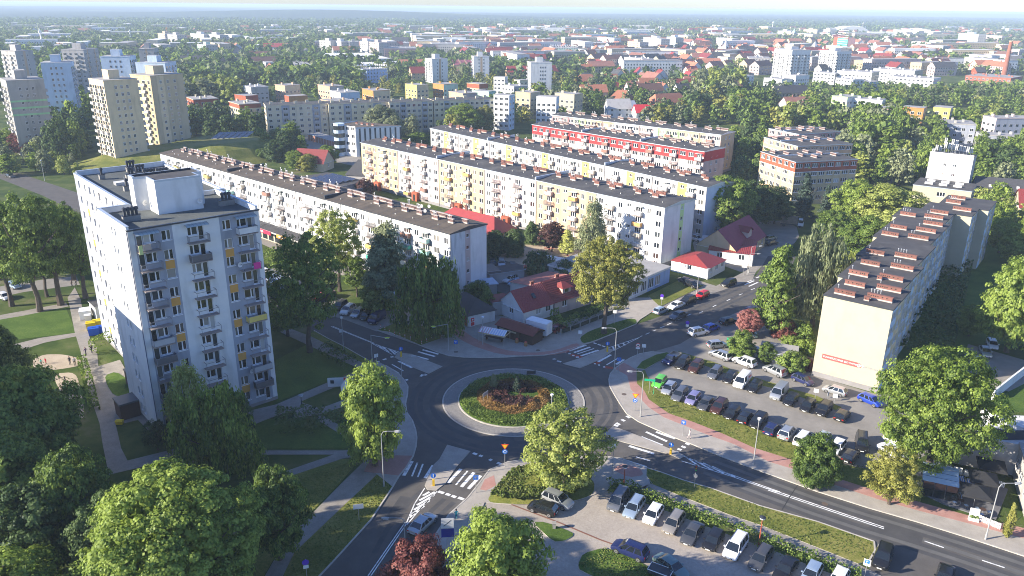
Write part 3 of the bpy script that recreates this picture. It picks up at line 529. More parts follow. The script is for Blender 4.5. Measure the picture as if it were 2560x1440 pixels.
FOOT = []
def clear(x, y, pad=1.):
 for ox, oy, a, x0, x1, y0, y1 in FOOT:
  dx, dy = x - ox, y - oy; u, v = dx * math.cos(a) + dy * math.sin(a), -dx * math.sin(a) + dy * math.cos(a)
  if x0 - pad < u < x1 + pad and y0 - pad < v < y1 + pad: return False
 return True
class Bld:
 def __init__(s, name, label, cat, origin, ang, mats, group=None):
  s.root=thing(name,label,cat,(origin[0],origin[1],0),ang,group); s.mats=mats; s.w=MB(); s.r=MB(); s.far=MB(); s.nwin=0; s.ang=ang
 def wall(s, ox, oy, a, L, z0, z1, units=None, nst=0, base=.6, sh=2.8, matfn=None, depth=.16, rep=1, far=False, sill=.9, wh=1.4):
  """facade from (ox,oy) heading a; units [(token,width,windowwidth,mat)...] repeated and scaled to L"""
  dx, dy = math.cos(a), math.sin(a); nx, ny = dy, -dx
  P = lambda u, z, d=0: (ox + dx * u - nx * d, oy + dy * u - ny * d, z)
  units = units or [('.', 1, 0, 0)]; tot = sum(u[1] for u in units) * rep; k = L / tot
  cols, opens, bal = [], {}, []
  u = 0; seq = list(units) * rep
  us = {0., L}
  for tk in seq:
   u1 = u + tk[1] * k; c = (u + u1) / 2; cols.append((u, u1, tk[3])); us |= {round(u, 4), round(u1, 4)}
   if tk[0] in 'wbsd':
    ww = tk[2]; us |= {round(c - ww / 2, 4), round(c + ww / 2, 4)}
   u = u1
  us = sorted(us); zs = {z0, z1}
  for i in range(nst):
   zf = base + i * sh
   if any(t[0] in 'wb' for t in seq): zs |= {round(zf + sill, 4), round(zf + sill + wh, 4)}
   if any(t[0] == 's' for t in seq): zs |= {round(zf + 1.6, 4), round(zf + 2.5, 4)}
  zs = sorted(zs); u = 0
  for tk in seq:
   u1 = u + tk[1] * k; c = (u + u1) / 2; u = u1
   if tk[0] not in 'wbs': continue
   ww = tk[2]
   for i in range(nst):
    zf = base + i * sh
    za, zb = (zf + sill, zf + sill + wh) if tk[0] in 'wb' else (zf + 1.6, zf + 2.5)
    opens[(round(c - ww / 2, 4), round(c + ww / 2, 4), round(za, 4), round(zb, 4))] = (tk, i, zf, c)
  def colat(um):
   for a0, a1, m in cols:
    if a0 - 1e-6 <= um <= a1 + 1e-6: return m
   return 0
  if not far:
   holes = [(o[0], o[1], o[2], o[3]) for o in opens]
   for i in range(len(us) - 1):
    um = (us[i] + us[i + 1]) / 2; hh = [o for o in holes if o[0] < um < o[1]]; ci = colat(um)
    for j in range(len(zs) - 1):
     zm = (zs[j] + zs[j + 1]) / 2
     if any(o[2] < zm < o[3] for o in hh): continue
     mi = matfn(um, zm, ci) if matfn else ci
     s.w.poly([P(us[i], zs[j]), P(us[i + 1], zs[j]), P(us[i + 1], zs[j + 1]), P(us[i], zs[j + 1])], mi)
   for a0, a1, b0, b1 in holes:
    mi = colat((a0 + a1) / 2); mi = matfn((a0 + a1) / 2, b0 - .1, mi) if matfn else mi
    for q in (((a0, b0), (a1, b0)), ((a1, b0), (a1, b1)), ((a1, b1), (a0, b1)), ((a0, b1), (a0, b0))):
     s.w.poly([P(*q[0]), P(*q[1]), P(*q[1], depth), P(*q[0], depth)], mi)
  else:
   zc=sorted({z0,z1}|({round(base+i*sh-.001,4) for i in range(1,nst+1)} if matfn else set())); zc=[z for z in zc if z<=z1]
   uc = sorted({c[0] for c in cols} | {L}) if len({c[2] for c in cols}) > 1 or matfn else [0, L]
   for i in range(len(uc) - 1):
    for j in range(len(zc) - 1):
     um, zm = (uc[i] + uc[i + 1]) / 2, (zc[j] + zc[j + 1]) / 2; ci = colat(um)
     s.w.poly([P(uc[i],zc[j]),P(uc[i+1],zc[j]),P(uc[i+1],zc[j+1]),P(uc[i],zc[j+1])],matfn(um,zm,ci) if matfn else ci)
  for (a0, a1, b0, b1), (tk, i, zf, c) in opens.items():
   if far:
    f = s.far; t = .1
    f.poly([P(a0, b0, -.03), P(a1, b0, -.03), P(a1, b1, -.03), P(a0, b1, -.03)], 0)
    m = (a0 + a1) / 2
    for q0,q1 in ((a0+t,m-t/2),(m+t/2,a1-t)):f.poly([P(q0,b0+t,-.06),P(q1,b0+t,-.06),P(q1,b1-t,-.06),P(q0,b1-t,-.06)],1)
    if tk[0] == 'b':
     p = [P(a0 - .3, zf - .1, -.9), P(a1 + .3, zf - .1, -.9), P(a1 + .3, zf + 1, -.9), P(a0 - .3, zf + 1, -.9)]; f.poly(p, 2)
     for uu in (a0 - .3, a1 + .3): f.poly([P(uu, zf - .1, -.9), P(uu, zf - .1, 0), P(uu, zf + 1, 0), P(uu, zf + 1, -.9)], 2)
     f.poly([P(a0 - .3, zf, -.9), P(a1 + .3, zf, -.9), P(a1 + .3, zf, 0), P(a0 - .3, zf, 0)], 3)
    continue
   n = 1 if tk[2] < 1 else (3 if tk[2] > 1.9 else 2); door = 0
   p = P(c, b0, depth); s.nwin += 1
   o = obj('window', win_mesh(round(a1 - a0, 2), round(b1 - b0, 2), n, door), s.root, (p[0], p[1], p[2]), a)
   if tk[0] == 'b':
    st = random.choice(['panel'] * 7 + ['bars'] * 2); q = P(c, zf)
    bo = obj('balcony', balcony_mesh(2.7, 1.05, st), s.root, q, a)
    pal = tk[4] if len(tk) > 4 else ['white', 'white', 'grey', 'beige', 'pink']
    cm = PAL[random.choice(pal)]; slotmats(bo, [None, cm, None])
    if i == nst - 1 and random.random() < .5:
     mb = MB(); mb.poly([(-1.3, -1.0, 2.25), (1.3, -1.0, 2.25), (1.3, 0, 2.5), (-1.3, 0, 2.5)])
     if 'awn' not in _ch:
      mb=MB(); mb.box(-1.35,1.35,-1.05,0,2.35,2.42,0); _ch['awn']=mb.mesh('canopy',[mat('canopy_sheet',(.5,.55,.52),.5)])
     obj('canopy', _ch['awn'], s.root, q, a)
    if random.random() < .12: obj('satellite_dish', dish_mesh(), s.root, P(c + 1.5, zf + 1.1, -.4), a + .6)
 def flatroof(s, x0, x1, y0, y1, z, m=0, over=.25, th=.28):
  s.r.box(x0 - over, x1 + over, y0 - over, y1 + over, z, z + th, 1, top=m)
 def gable(s, x0, x1, y0, y1, z, rise=.9, m=0, over=.25):
  """shallow two-way pitch, ridge along x"""
  ym = (y0 + y1) / 2; th = .2; X0, X1, Y0, Y1 = x0 - over, x1 + over, y0 - over, y1 + over
  s.r.poly([(X0, Y0, z + th), (X1, Y0, z + th), (X1, ym, z + th + rise), (X0, ym, z + th + rise)], m)
  s.r.poly([(X0, ym, z + th + rise), (X1, ym, z + th + rise), (X1, Y1, z + th), (X0, Y1, z + th)], m)
  s.r.poly([(X0,Y0,z-.02),(X1,Y0,z-.02),(X1,Y0,z+th),(X0,Y0,z+th)],1); s.r.poly([(X1,Y1,z-.02),(X0,Y1,z-.02),(X0,Y1,z+th),(X1,Y1,z+th)],1)
  for xx, X in ((x0, X0), (x1, X1)):
   s.r.poly([(X, Y0, z - .02), (X, Y1, z - .02), (X, Y1, z + th), (X, ym, z + th + rise), (X, Y0, z + th)], 1)
   s.w.poly([(xx, y0, z), (xx, y1, z), (xx, ym, z + rise)], s.gm)
  s.r.poly([(X0, Y0, z - .02), (X0, Y1, z - .02), (X1, Y1, z - .02), (X1, Y0, z - .02)], 1)
 gm = 0
 def finish(s, roofmats):
  if s.w.v:
   q=np.array(s.w.v); FOOT.append((s.root.location.x,s.root.location.y,s.ang,q[:,0].min(),q[:,0].max(),q[:,1].min(),q[:,1].max()))
  if s.w.f: s.w.obj('wall', s.mats, s.root)
  if s.r.f: s.r.obj('roof', roofmats, s.root)
  if s.far.f: tag(s.far.obj('windows', [frame_w, glass_dark, PAL['grey'], slab_m], s.root), kind='stuff')
  return s.root

def frame3(h, N, L, Rr):
 """roof corners seen in the survey: near, left and right end at height h -> origin at the left corner, x towards the near corner, y inwards"""
 n, l, r = G(*N, h), G(*L, h), G(*Rr, h)
 d = n - l; ang = math.atan2(d.y, d.x); ln = math.hypot(d.x, d.y); nrm = Vector((-math.sin(ang), math.cos(ang), 0)); D = (r - n).dot(nrm)
 return l, ang, ln, D

def plan(b, x0, x1, y0, y1, z1, front=None, right=None, left=None, back=None, **kw):
 for key,ox,oy,a,L in (('front',x0,y0,0,x1-x0),('right',x1,y0,math.pi/2,y1-y0),('back',x1,y1,math.pi,x1-x0),('left',x0,y1,-math.pi/2,y1-y0)):
  sp = dict(kw); d = dict(front=front, right=right, left=left, back=back)[key] or {}
  sp.update(d); b.wall(ox, oy, a, L, 0, z1, **sp)

# ---------------------------------------------------------------- the near tower
def near_tower():
 A = R(41.7)
 b=Bld('apartment_tower','tall white and grey residential tower with orange panels in the left foreground','apartment tower',(-53.1,103.0),A,[W_white,W_mgrey,W_lgrey,plinth_m,PAL['orange']])
 fl = lambda k: .6 + 2.87 * k
 B = b.w; HT = 32.6
 def ext(ox, oy, a, L, holes, colfn, z0=0, z1=HT, depth=.2):
  dx, dy = math.cos(a), math.sin(a); nx, ny = dy, -dx
  P = lambda u, z, d=0: (ox + dx * u - nx * d, oy + dy * u - ny * d, z)
  us=sorted({0,L}|{h[0] for h in holes}|{h[1] for h in holes}|set(colfn.cuts)); zs=sorted({z0,z1,.6}|{h[2] for h in holes}|{h[3] for h in holes})
  us = [u for u in us if 0 <= u <= L]
  for i in range(len(us) - 1):
   um = (us[i] + us[i + 1]) / 2; hh = [o for o in holes if o[0] < um < o[1]]
   for j in range(len(zs) - 1):
    zm = (zs[j] + zs[j + 1]) / 2
    if any(o[2] < zm < o[3] for o in hh): continue
    B.poly([P(us[i], zs[j]), P(us[i + 1], zs[j]), P(us[i + 1], zs[j + 1]), P(us[i], zs[j + 1])], 3 if zm < .6 else colfn(um))
  for a0, a1, b0, b1, *r in holes:
   for q in (((a0,b0),(a1,b0)),((a1,b0),(a1,b1)),((a1,b1),(a0,b1)),((a0,b1),(a0,b0))):B.poly([P(*q[0]),P(*q[1]),P(*q[1],depth),P(*q[0],depth)],colfn((a0+a1)/2))
  return P
 def cf(cuts, vals):
  def f(u):
   for c, v in zip(cuts, vals):
    if u < c: return v
   return vals[-1]
  f.cuts = cuts[:-1]; return f
 pane_meshes = {}
 def pane(w_, h_):
  key = (w_, h_)
  if key not in pane_meshes:mb=MB(); mb.poly([(-w_/2,0,0),(w_/2,0,0),(w_/2,0,h_),(-w_/2,0,h_)]); pane_meshes[key]=mb.mesh('pane',[glass])
  return pane_meshes[key]
 fm = {}
 def fwin(P, a, x0, x1, z0, z1, div):
  w_, h_ = round(x1 - x0, 2), round(z1 - z0, 2); key = (w_, h_, div)
  if key not in fm:
   mb = MB(); t = .08
   xs = [-w_ / 2] + [-w_ / 2 + d * w_ for d in div] + [w_ / 2]
   for i in range(len(xs) - 1):
    q0, q1 = xs[i] + (.001 if i else 0), xs[i + 1]
    mb.box(q0,q1,-.08,0,0,t); mb.box(q0,q1,-.08,0,h_-t,h_); mb.box(q0,q0+t,-.08,0,t,h_-t); mb.box(q1-t,q1,-.08,0,t,h_-t)
   mb.box(-w_ / 2 - .08, w_ / 2 + .08, -.3, -.01, -.1, -.003)
   fm[key] = mb.mesh('window', [frame_w])
  p = P((x0 + x1) / 2, z0, .2); o = obj('window', fm[key], b.root, p, a)
  xs = [-w_ / 2] + [-w_ / 2 + d * w_ for d in div] + [w_ / 2]
  for i in range(len(xs) - 1): obj('pane', pane(round(xs[i + 1] - xs[i] - .12, 3), h_ - .12), o, ((xs[i] + xs[i + 1]) / 2, -.03, .06))
  return o
 # front
 H = []; spec = []
 for k in range(11):
  z = fl(k); sz = z + .95
  spec+=[(1.0,1.85,z+.08,sz+1.42,(),'d'),(1.95,3.45,sz,sz+1.42,(.62,),'w'),(4.42,5.72,sz-.05,sz+1.42,(.55,) if random.random()<.8 else (),'w'),
    (8.05,9.5,sz,sz+1.42,(.4,),'w'),(9.6,10.4,z+.08,sz+1.42,(),'d'),(13.22,14.5,sz-.05,sz+1.42,(.4,),'w'),(15.4,16.95,sz,sz+1.42,(.35,) if random.random()<.7 else (.7,),'w'),(17.05,17.85,z+.08,sz+1.42,(),'d')]
 P = ext(0, 0, 0, 19.0, [s_[:4] for s_ in spec], cf([.8, 6.0, 12.8, 18.25, 19.01], [0, 1, 0, 1, 0]))
 for x0, x1, z0, z1, div, kd in spec: fwin(P, 0, x0, x1, z0, z1, div)
 om = MB(); om.box(-.64, .64, -.025, .01, 0, 1.46, 0); ome = om.mesh('orange_panel', [mat('orange_panel', (.62, .31, .06), .75, var=.08)])
 for k in (8, 6, 4, 2, 0):
  for x in (5.07, 13.86): obj('orange_panel', ome, b.root, (x, 0, fl(k) + 2.38), 0)
 sty={(0,10):('bars','yellow'),(1,10):('bars','white'),(2,10):('panel','white'),(1,9):('panel','dark'),(0,4):('panel','dark'),(0,2):('panel','dark'),(0,1):('panel','dark'),(2,5):('panel','yellow'),(2,2):('panel','grey'),(2,1):('panel','dark'),(0,5):('panel','grey')}
 for c, (x, w_) in enumerate(((2.35, 3.0), (9.3, 3.0), (16.65, 3.0))):
  for k in range(11):
   st, cm = sty.get((c, k), ('bars' if c == 0 and k % 2 else 'open', 'grey'))
   if k == 0 and c != 1: continue
   o = obj('balcony', balcony_mesh(w_, 1.15, st), b.root, (x, -.002, fl(k)), 0); slotmats(o, [None, PAL[cm], None])
   if k == 10 or (c, k) in ((2, 8),):
    if 'cano' not in _ch:
     mb = MB()
     for i in range(6):
      a0,a1=i/6*1.3,(i+1)/6*1.3; q0,q1=(-1.1*math.sin(a0),.35*math.cos(a0)),(-1.1*math.sin(a1),.35*math.cos(a1))
      mb.poly([(-1.6, q0[0], q0[1]), (1.6, q0[0], q0[1]), (1.6, q1[0], q1[1]), (-1.6, q1[0], q1[1])], 0)
      for xx in np.linspace(-1.6, 1.6, 7): mb.bar((xx, q0[0], q0[1]), (xx, q1[0], q1[1]), .025, 1, 4)
     _ch['cano'] = mb.mesh('canopy', [mat('polycarbonate', (.35, .4, .38), .3), steel])
    if k == 10: obj('canopy', _ch['cano'], b.root, (x, -.01, fl(k) + 2.35), 0)
 for x, k in ((14.95, 8.15), (14.9, 1.9)): obj('satellite_dish', dish_mesh(), b.root, (x, -.5, fl(k) + .6), .2)
 mb = MB(); mb.box(-.55, .55, -.03, .03, -1, 0, 0); mb.box(-.6, .6, -.02, .05, -.02, .02, 0)
 tag(obj('pink_towel',mb.mesh('pink_towel',[mat('towel_pink',(.65,.04,.25),.9)]),b.root,(17.4,-1.22,fl(8)+1.05)),'bright pink towel hanging on balcony')
 mb=MB(); mb.box(-.25,.25,-.03,.03,-1.3,0,0); obj('towel',mb.mesh('towel',[mat('towel_lime',(.6,.65,.25),.9)]),b.root,(1.1,-1.22,fl(10)+1.1))
 mb=MB(); mb.box(-.5,.5,-.03,.03,-.8,0,0); obj('towel',mb.mesh('towel',[mat('towel_tan',(.45,.35,.28),.9)]),b.root,(2.0,-1.22,fl(10)+1.1))
 # left of the front block
 spec = []
 for k in range(11):
  z = fl(k) + 1.0
  for y in (6.0, 7.6): spec.append((14 - y - .35, 14 - y + .35, z, z + 1.2, (), 'w'))
 P = ext(0, 14, -math.pi / 2, 14, [s_[:4] for s_ in spec], cf([14.1], [0]))
 for x0, x1, z0, z1, div, kd in spec: fwin(P, -math.pi / 2, x0, x1, z0, z1, div)
 ext(4.5, 14, math.pi, 4.5, [], cf([5], [1]))
 # left of the rear block: recess with balconies, then bays
 spec = []
 for k in range(11):
  z = fl(k) + .95
  for y in (17.5, 20.2, 22.8, 26.5, 30.5, 33.8, 36.4, 39.6, 43.3): spec.append((46 - y - .6, 46 - y + .6, z, z + 1.42, (.5,), 'w'))
 P = ext(4.5, 46, -math.pi / 2, 32, [s_[:4] for s_ in spec], cf([4.5, 7.8, 11, 14, 17.6, 21.5, 24.8, 28, 32.1], [1, 0, 1, 0, 2, 0, 1, 2, 0]))
 for x0, x1, z0, z1, div, kd in spec: fwin(P, -math.pi / 2, x0, x1, z0, z1, div)
 for k in (8, 6, 4, 2, 0):
  for y in (22.8, 39.6): obj('orange_panel', ome, b.root, (4.5, y, fl(k) + 2.38), -math.pi / 2)
 for y in (17.5,):
  for k in range(1, 11):
   o=obj('balcony',balcony_mesh(2.7,.95,'panel'),b.root,(4.498,y,fl(k)),-math.pi/2); slotmats(o,[None,PAL[['grey','white','blue','grey'][k%4]],None])
 ext(20.6,46,math.pi,16.1,[],cf([17],[0])); ext(19.0,0,math.pi/2,16,[],cf([17],[0])); ext(19.0,16,0,1.6,[],cf([2],[0])); ext(20.6,16,math.pi/2,30,[],cf([31],[2]))
 # rooftop: felt, parapets
 r = b.r; r.poly([(0, 0, 32.1), (19, 0, 32.1), (19, 16, 32.1), (4.5, 16, 32.1), (4.5, 14, 32.1), (0, 14, 32.1)], 0)
 r.poly([(4.5, 16, 32.1), (20.6, 16, 32.1), (20.6, 46, 32.1), (4.5, 46, 32.1)], 0)
 def para(x0,x1,y0,y1,z=33.0,mi=2,low=32.0):r.box(x0,x1,y0,y1,low,z-.08,mi,bottom=True); r.box(x0-.06,x1+.06,y0-.06,y1+.06,z-.079,z,1)
 para(-.02,.35,.3,13.7); para(18.65,19.02,.3,16); para(-.02,4.5,13.65,14.0); para(4.48,4.8,14.1,46,32.7); para(4.9,20.6,45.7,46.02); para(20.3,20.62,16.4,45.6,32.55); para(14,20.3,16.0,16.35,32.8)
 r.box(-.12, 19.12, -.22, .25, 32.35, 32.55, 3)
 # lift house
 pts = [(5.1, 14.4), (5.1, 12.2), (6.8, 11.4), (6.8, 7.7), (13.5, 7.5), (13.5, 10.2), (14.8, 10.4), (14.8, 14.4)]
 lh = MB(); lh.prism(pts, 32.1, 37.0, 1, 0); cx, cy = 9.9, 11.3
 for i in range(8):
  p, q = pts[i], pts[(i + 1) % 8]; f = .93
  lh.poly([(p[0],p[1],37.3),(q[0],q[1],37.3),(cx+(q[0]-cx)*f,cy+(q[1]-cy)*f,37.3),(cx+(p[0]-cx)*f,cy+(p[1]-cy)*f,37.3)],2)
  lh.poly([(p[0], p[1], 37.0), (q[0], q[1], 37.0), (q[0], q[1], 37.3), (p[0], p[1], 37.3)], 2)
  lh.poly([(cx+(p[0]-cx)*f,cy+(p[1]-cy)*f,37.3),(cx+(q[0]-cx)*f,cy+(q[1]-cy)*f,37.3),(cx+(q[0]-cx)*f,cy+(q[1]-cy)*f,37.0),(cx+(p[0]-cx)*f,cy+(p[1]-cy)*f,37.0)],3)
 tag(lh.obj('lift_house', [W_white, bitumen, coping, coping_d], b.root))
 for x, y, a in ((6.0, 11.3, .4), (12.9, 7.3, 0)): obj('satellite_dish', dish_mesh(), b.root, (x, y, 33.4), a)
 cowl=MB(); cowl.bar((0,0,0),(0,0,.7),.2,0,8); cowl.bar((0,0,.7),(0,0,1.05),.34,0,8,.3); cowl.bar((0,0,1.05),(0,0,1.2),.3,0,8,.05); cowlm=cowl.mesh('cowl',[coping_d])
 conc = mat('chimney_concrete', (.25, .24, .22), .9, var=.2)
 def vent(x, y, L, W, H_, n):
  mb=MB(); mb.box(-L/2,L/2,-W/2,W/2,0,H_,0); mb.box(-L/2-.08,L/2+.08,-W/2-.08,W/2+.08,H_+.001,H_+.1,1)
  c = mb.obj('chimney', [conc, coping_d], b.root, (x, y, 32.1))
  for i in range(n): obj('cowl', cowlm, c, ((i - (n - 1) / 2) * .55, 0, H_ + .1))
 for x,y,L,n in ((2.6,6.6,2.4,4),(17.0,7.2,2.4,3),(7.6,39.8,.9,1),(13.8,44.0,1.6,3),(11.8,37.2,1.8,2),(13.9,38.8,2.0,3),(14.0,33.9,1.8,4),(16.0,33.2,1.6,4),(8.2,27.4,1.1,1)):vent(x,y,L,.75,.85,n)
 mb = MB(); mb.box(-1.1, 1.1, -.8, .8, 0, .5, 0, top=1); mb.obj('roof_hatch', [galv, PAL['white']], b.root, (9.0, 33.3, 32.1))
 mb = MB(); mb.bar((0, 0, 0), (0, 0, 2.2), .05, 0, 5); mb.obj('flue_pipe', [galv], b.root, (8.3, 28.6, 32.1))
 mb = MB(); mb.bar((-.12, -.12, 0), (-.12, -.12, 32.3), .07, 0, 6); mb.obj('downpipe', [mat('downpipe', (.12, .14, .2), .5)], b.root)
 # entrance porches on the left side
 for y in (10.5, 20.5):
  mb = MB(); X = 0 if y < 14 else 4.5
  mb.box(X-3,X,y-1.7,y+1.7,2.6,2.85,0); mb.box(X-2.9,X-2.7,y-1.6,y+1.6,0,2.6,1); mb.box(X-2.7,X,y-1.6,y-1.45,0,2.6,1); mb.obj('porch',[mat('porch_roof',(.12,.12,.12),.6),mat('porch_wood',(.1,.05,.035),.7)],b.root)
 b.finish([bitumen_g, coping, W_white, coping_d])
near_tower()

# the twin tower just outside the picture, whose shadow falls across this one's foot
def twin():
 b=Bld('apartment_tower','white residential tower standing out of frame to the left of the near tower','apartment tower',(-90.1,69),R(41.7),[W_white,W_mgrey])
 plan(b, 0, 19, 0, 31, 31.5, units=[('w', 3, 1.6, 0), ('w', 3, 1.6, 1)], rep=4, nst=10, base=.6, sh=2.87, far=True)
 b.flatroof(0, 19, 0, 31, 31.5); b.finish([bitumen_g, W_white])
twin()

# ---------------------------------------------------------------- long five storey blocks
def chim_row(b, L, D, z, rng, kind='new', step=12.0, x0=4):
 """brick stacks in the rhythm of the flats: two rows, flues on some"""
 x = x0
 while x < L - 3:
  for dx, dy, ln in ((0, .6, 1.7), (2.6, .42, 1.7), (5.0, .6, 1.7), (7.6, .62, 3.4), (8.2, .4, 1.9)):
   if x + dx > L - 2: continue
   o = obj('chimney', chimney_mesh(ln, kind=kind), b.root, (x + dx, D * dy, z + .5 + .5 * (1 - abs(dy - .5) * 2)), 0)
   if rng.random() < .45:
    for q in range(rng.integers(1, 4)): obj('flue_pipe', pipe_mesh(.9 if rng.random() < .3 else .45), o, (-ln / 3 + q * .45, 0, 1.05))
  x += step
def slab(name,label,N,L,Rr,h,units,cat='apartment block',mats=None,nst=5,base=1.2,sh=2.78,rep=None,right=None,left=None,back=None,roof=bitumen,gm=0,chim='new',D=None,matfn=None,far=False,seams=(),group=None,kind_gable=True,step=14.,doors=True,chims=True,side_units=None):
 o, ang, ln, d = frame3(h, N, L, Rr); D = D or d
 b = Bld(name, label, cat, o, ang, mats, group); b.gm = gm; b.L, b.D = ln, D
 tot = sum(u[1] for u in units); rep = rep or max(1, round(ln / tot))
 b.wall(0, 0, 0, ln, 1.0, h, units, nst, base, sh, matfn, rep=rep, far=far)
 b.w.poly([(0, 0, 0), (ln, 0, 0), (ln, 0, 1.0), (0, 0, 1.0)], len(mats) - 1)
 b.wall(ln,0,math.pi/2,D,1.0,h,right or [('.',1,0,gm)],nst,base,sh,None,far=far); b.w.poly([(ln,0,0),(ln,D,0),(ln,D,1.0),(ln,0,1.0)],len(mats)-1)
 b.wall(ln, D, math.pi, ln, 0, h, back or units, nst, base, sh, matfn, rep=rep, far=True)
 b.wall(0, D, -math.pi / 2, D, 0, h, left or [('.', 1, 0, gm)], nst, base, sh, None, far=True)
 (b.gable if kind_gable else b.flatroof)(0, ln, 0, D, h, **({} if not kind_gable else dict(rise=.7)))
 for sx in seams: b.r.box(sx - .25, sx + .25, -.3, D + .3, h + .35, h + 1.12, 1)
 for i in range(1, rep):
  if not far and i % 1 == 0:
   x = ln * i / rep; mb = MB(); mb.bar((x, -.1, .3), (x, -.1, h), .07, 0, 5); mb.obj('downpipe', [galv], b.root)
 if chims: chim_row(b, ln, D, h, RNG, chim, step)
 if not far:
  for i in range(int(ln/4.5)):obj('roof_vent',pipe_mesh(.3,.07),b.root,(2+i*4.5+RNG.uniform(-1,1),D*RNG.uniform(.12,.4),h+.35))
  mb = MB()
  for i in range(1, int(ln / 3)):
   x = i * 3
   for y0,z0,y1,z1 in ((-.2,h+.215,D/2,h+.915),(D/2,h+.915,D+.2,h+.215)):mb.poly([(x-.04,y0,z0),(x+.04,y0,z0),(x+.04,y1,z1),(x-.04,y1,z1)])
  if kind_gable: tag(mb.obj('felt_seams', [coping_d], b.root), kind='stuff')
 return b
cl=dict(white=['white','white','grey','beige'],mix=['white','grey','beige','orange','pink','rust','white','white'],s1=['white','white','beige','teal','green','grey','yellow','white','rust'])
# the white block behind the tower, shops at its foot
b=slab('apartment_block','long white block with a brown roof and many coloured balconies, right behind the near tower',(1125,586),(400,384),(1222,560),15.4,
  [('w',3.4,1.5,0),('b',3.6,2.2,0,cl['s1']),('w',2.6,1.2,0),('b',3.6,2.2,1,cl['s1']),('w',3.2,1.8,0),('w',2.6,1.2,0)],mats=[W_white,W_lgrey,W_stain,W_pink,W_pale,plinth_m],nst=5,base=.9,
         rep=7, roof=bitumen_br, chim='old', D=11.4, seams=(44, 92.5), gm=0, step=10.6,
         right=[('.', 4.6, 0, 2), ('s', 1.6, .9, 3), ('.', 5.2, 0, 0)])
b.finish([bitumen_br, coping_d])
for x, y in ((b.L - 17, 7), (b.L - 15.5, 8), (b.L - 13, 4.5)): obj('satellite_dish', dish_mesh(), b.root, (x, y, 17.6), .3)
mb = MB(); mb.box(17, 86, -4.4, -.002, 3.4, 3.8, 0, top=1)
mb.obj('shop_canopy', [W_lgrey, bitumen], b.root)
mb = MB(); mb.box(17.5, 85.5, -2.6, -.004, 0, 3.4, 0)
for i in range(21):
 x = 18.2 + i * 3.1; mb.box(x, x + 2.3, -2.66, -2.59, .3, 2.5, 1)
mb.obj('shop_front', [W_pale, glass_dark], b.root)
for nm, x0, x1, c in (('shop_sign', 55, 62.5, (.04, .45, .1)), ('shop_sign', 63, 72, (.7, .02, .07)), ('shop_sign', 75, 80, (.7, .3, .05))):
 mb = MB(); mb.box(x0, x1, -4.55, -4.41, 2.75, 3.75, 0)
 for i in range(6): mb.box(x0 + 1.2 + i * .75, x0 + 1.65 + i * .75, -4.58, -4.551, 3.0, 3.5, 1)
 mb.obj(nm, [mat('sign_%d' % int(x0), c, .5), frame_w], b.root)
# low annex with solar roof behind it
b=Bld('annex','low flat grey building with dark solar sheets on its roof behind the white block','building',G(745,478),R(-41),[W_lgrey,W_conc])
plan(b, 0, 22, 0, 13, 4.6, units=[('w', 3, 1.8, 0)], rep=5, nst=1, base=.6, far=True); b.flatroof(0, 22, 0, 13, 4.6)
pm = mat('solar_panel', (.03, .035, .06), .25, spec=.8)
mb = MB(); mb.box(-1.6, 1.6, -.9, .9, 0, .08, 0, top=1); spm = mb.mesh('solar_panel', [galv, pm])
for i in range(4):
 for j in range(4): o = obj('solar_panel', spm, b.root, (7 + i * 3.4, 2.5 + j * 2.6, 5.3)); o.rotation_euler = (R(15), 0, 0)
b.finish([bitumen, coping])
# the yellow and white block
yw=[('w',3.0,1.4,0),('b',3.2,2.0,1,cl['mix']),('w',2.4,1.2,1),('s',2.6,1.2,0),('b',3.2,2.0,1,cl['mix']),('w',2.4,1.1,0),('w',3.0,1.6,1)]
def yw_col(um, zm, ci):
 seg = int(um // 26.2); even = seg % 2 == 0
 return {0: (0, 1), 1: (2, 0)}[0 if even else 1][ci] if even else (1, 3)[ci]
b=slab('apartment_block','long yellow, peach and white block with brick chimneys and a green striped gable',(1662,521),(902,357),(1731,497),15.5,yw,mats=[W_cream,W_peach,W_pink,W_white,W_lime,plinth_m],
  nst=5,rep=6,matfn=lambda u,z,c:[0,3,0,3,0,3][min(5,int(u//21.8))] if c==0 else [1,2,0,2,1,3][min(5,int(u//21.8))],seams=(43,87),gm=3,
         right=[('.', 7.2, 0, 3), ('s', 1.7, .9, 4), ('.', 5.0, 0, 3)], D=13.6)
mb=MB(); mb.box(-1.4,1.4,-1.3,-.01,0,2.9,0); mb.box(-.5,.5,-1.36,-1.305,.1,2.2,1); pom=mb.mesh('entrance_porch',[W_brickred,black_m])
for i in range(6): obj('entrance_porch', pom, b.root, (10 + i * 21.8, 0, 0))
b.finish([bitumen, coping]); S2 = b
# grey and yellow block
b=slab('apartment_block','long pale grey block with bright yellow stair strips, behind the yellow and white block',(1767,470),(1076,321),(1822,440),15.5,
  [('w',3.2,1.6,0),('b',3.4,2.1,0,cl['white']),('w',2.5,1.2,0),('s',3.2,1.3,1),('b',3.4,2.1,0,cl['white']),('w',3.2,1.6,0)],mats=[W_lgrey,W_yel,W_sky,W_pale,W_white,plinth_m],nst=5,rep=7,seams=(38,98),gm=2,D=12.5,
         right=[('.', 4, 0, 2), ('w', 4, 1.4, 2), ('.', 4, 0, 0)])
b.finish([bitumen, coping])
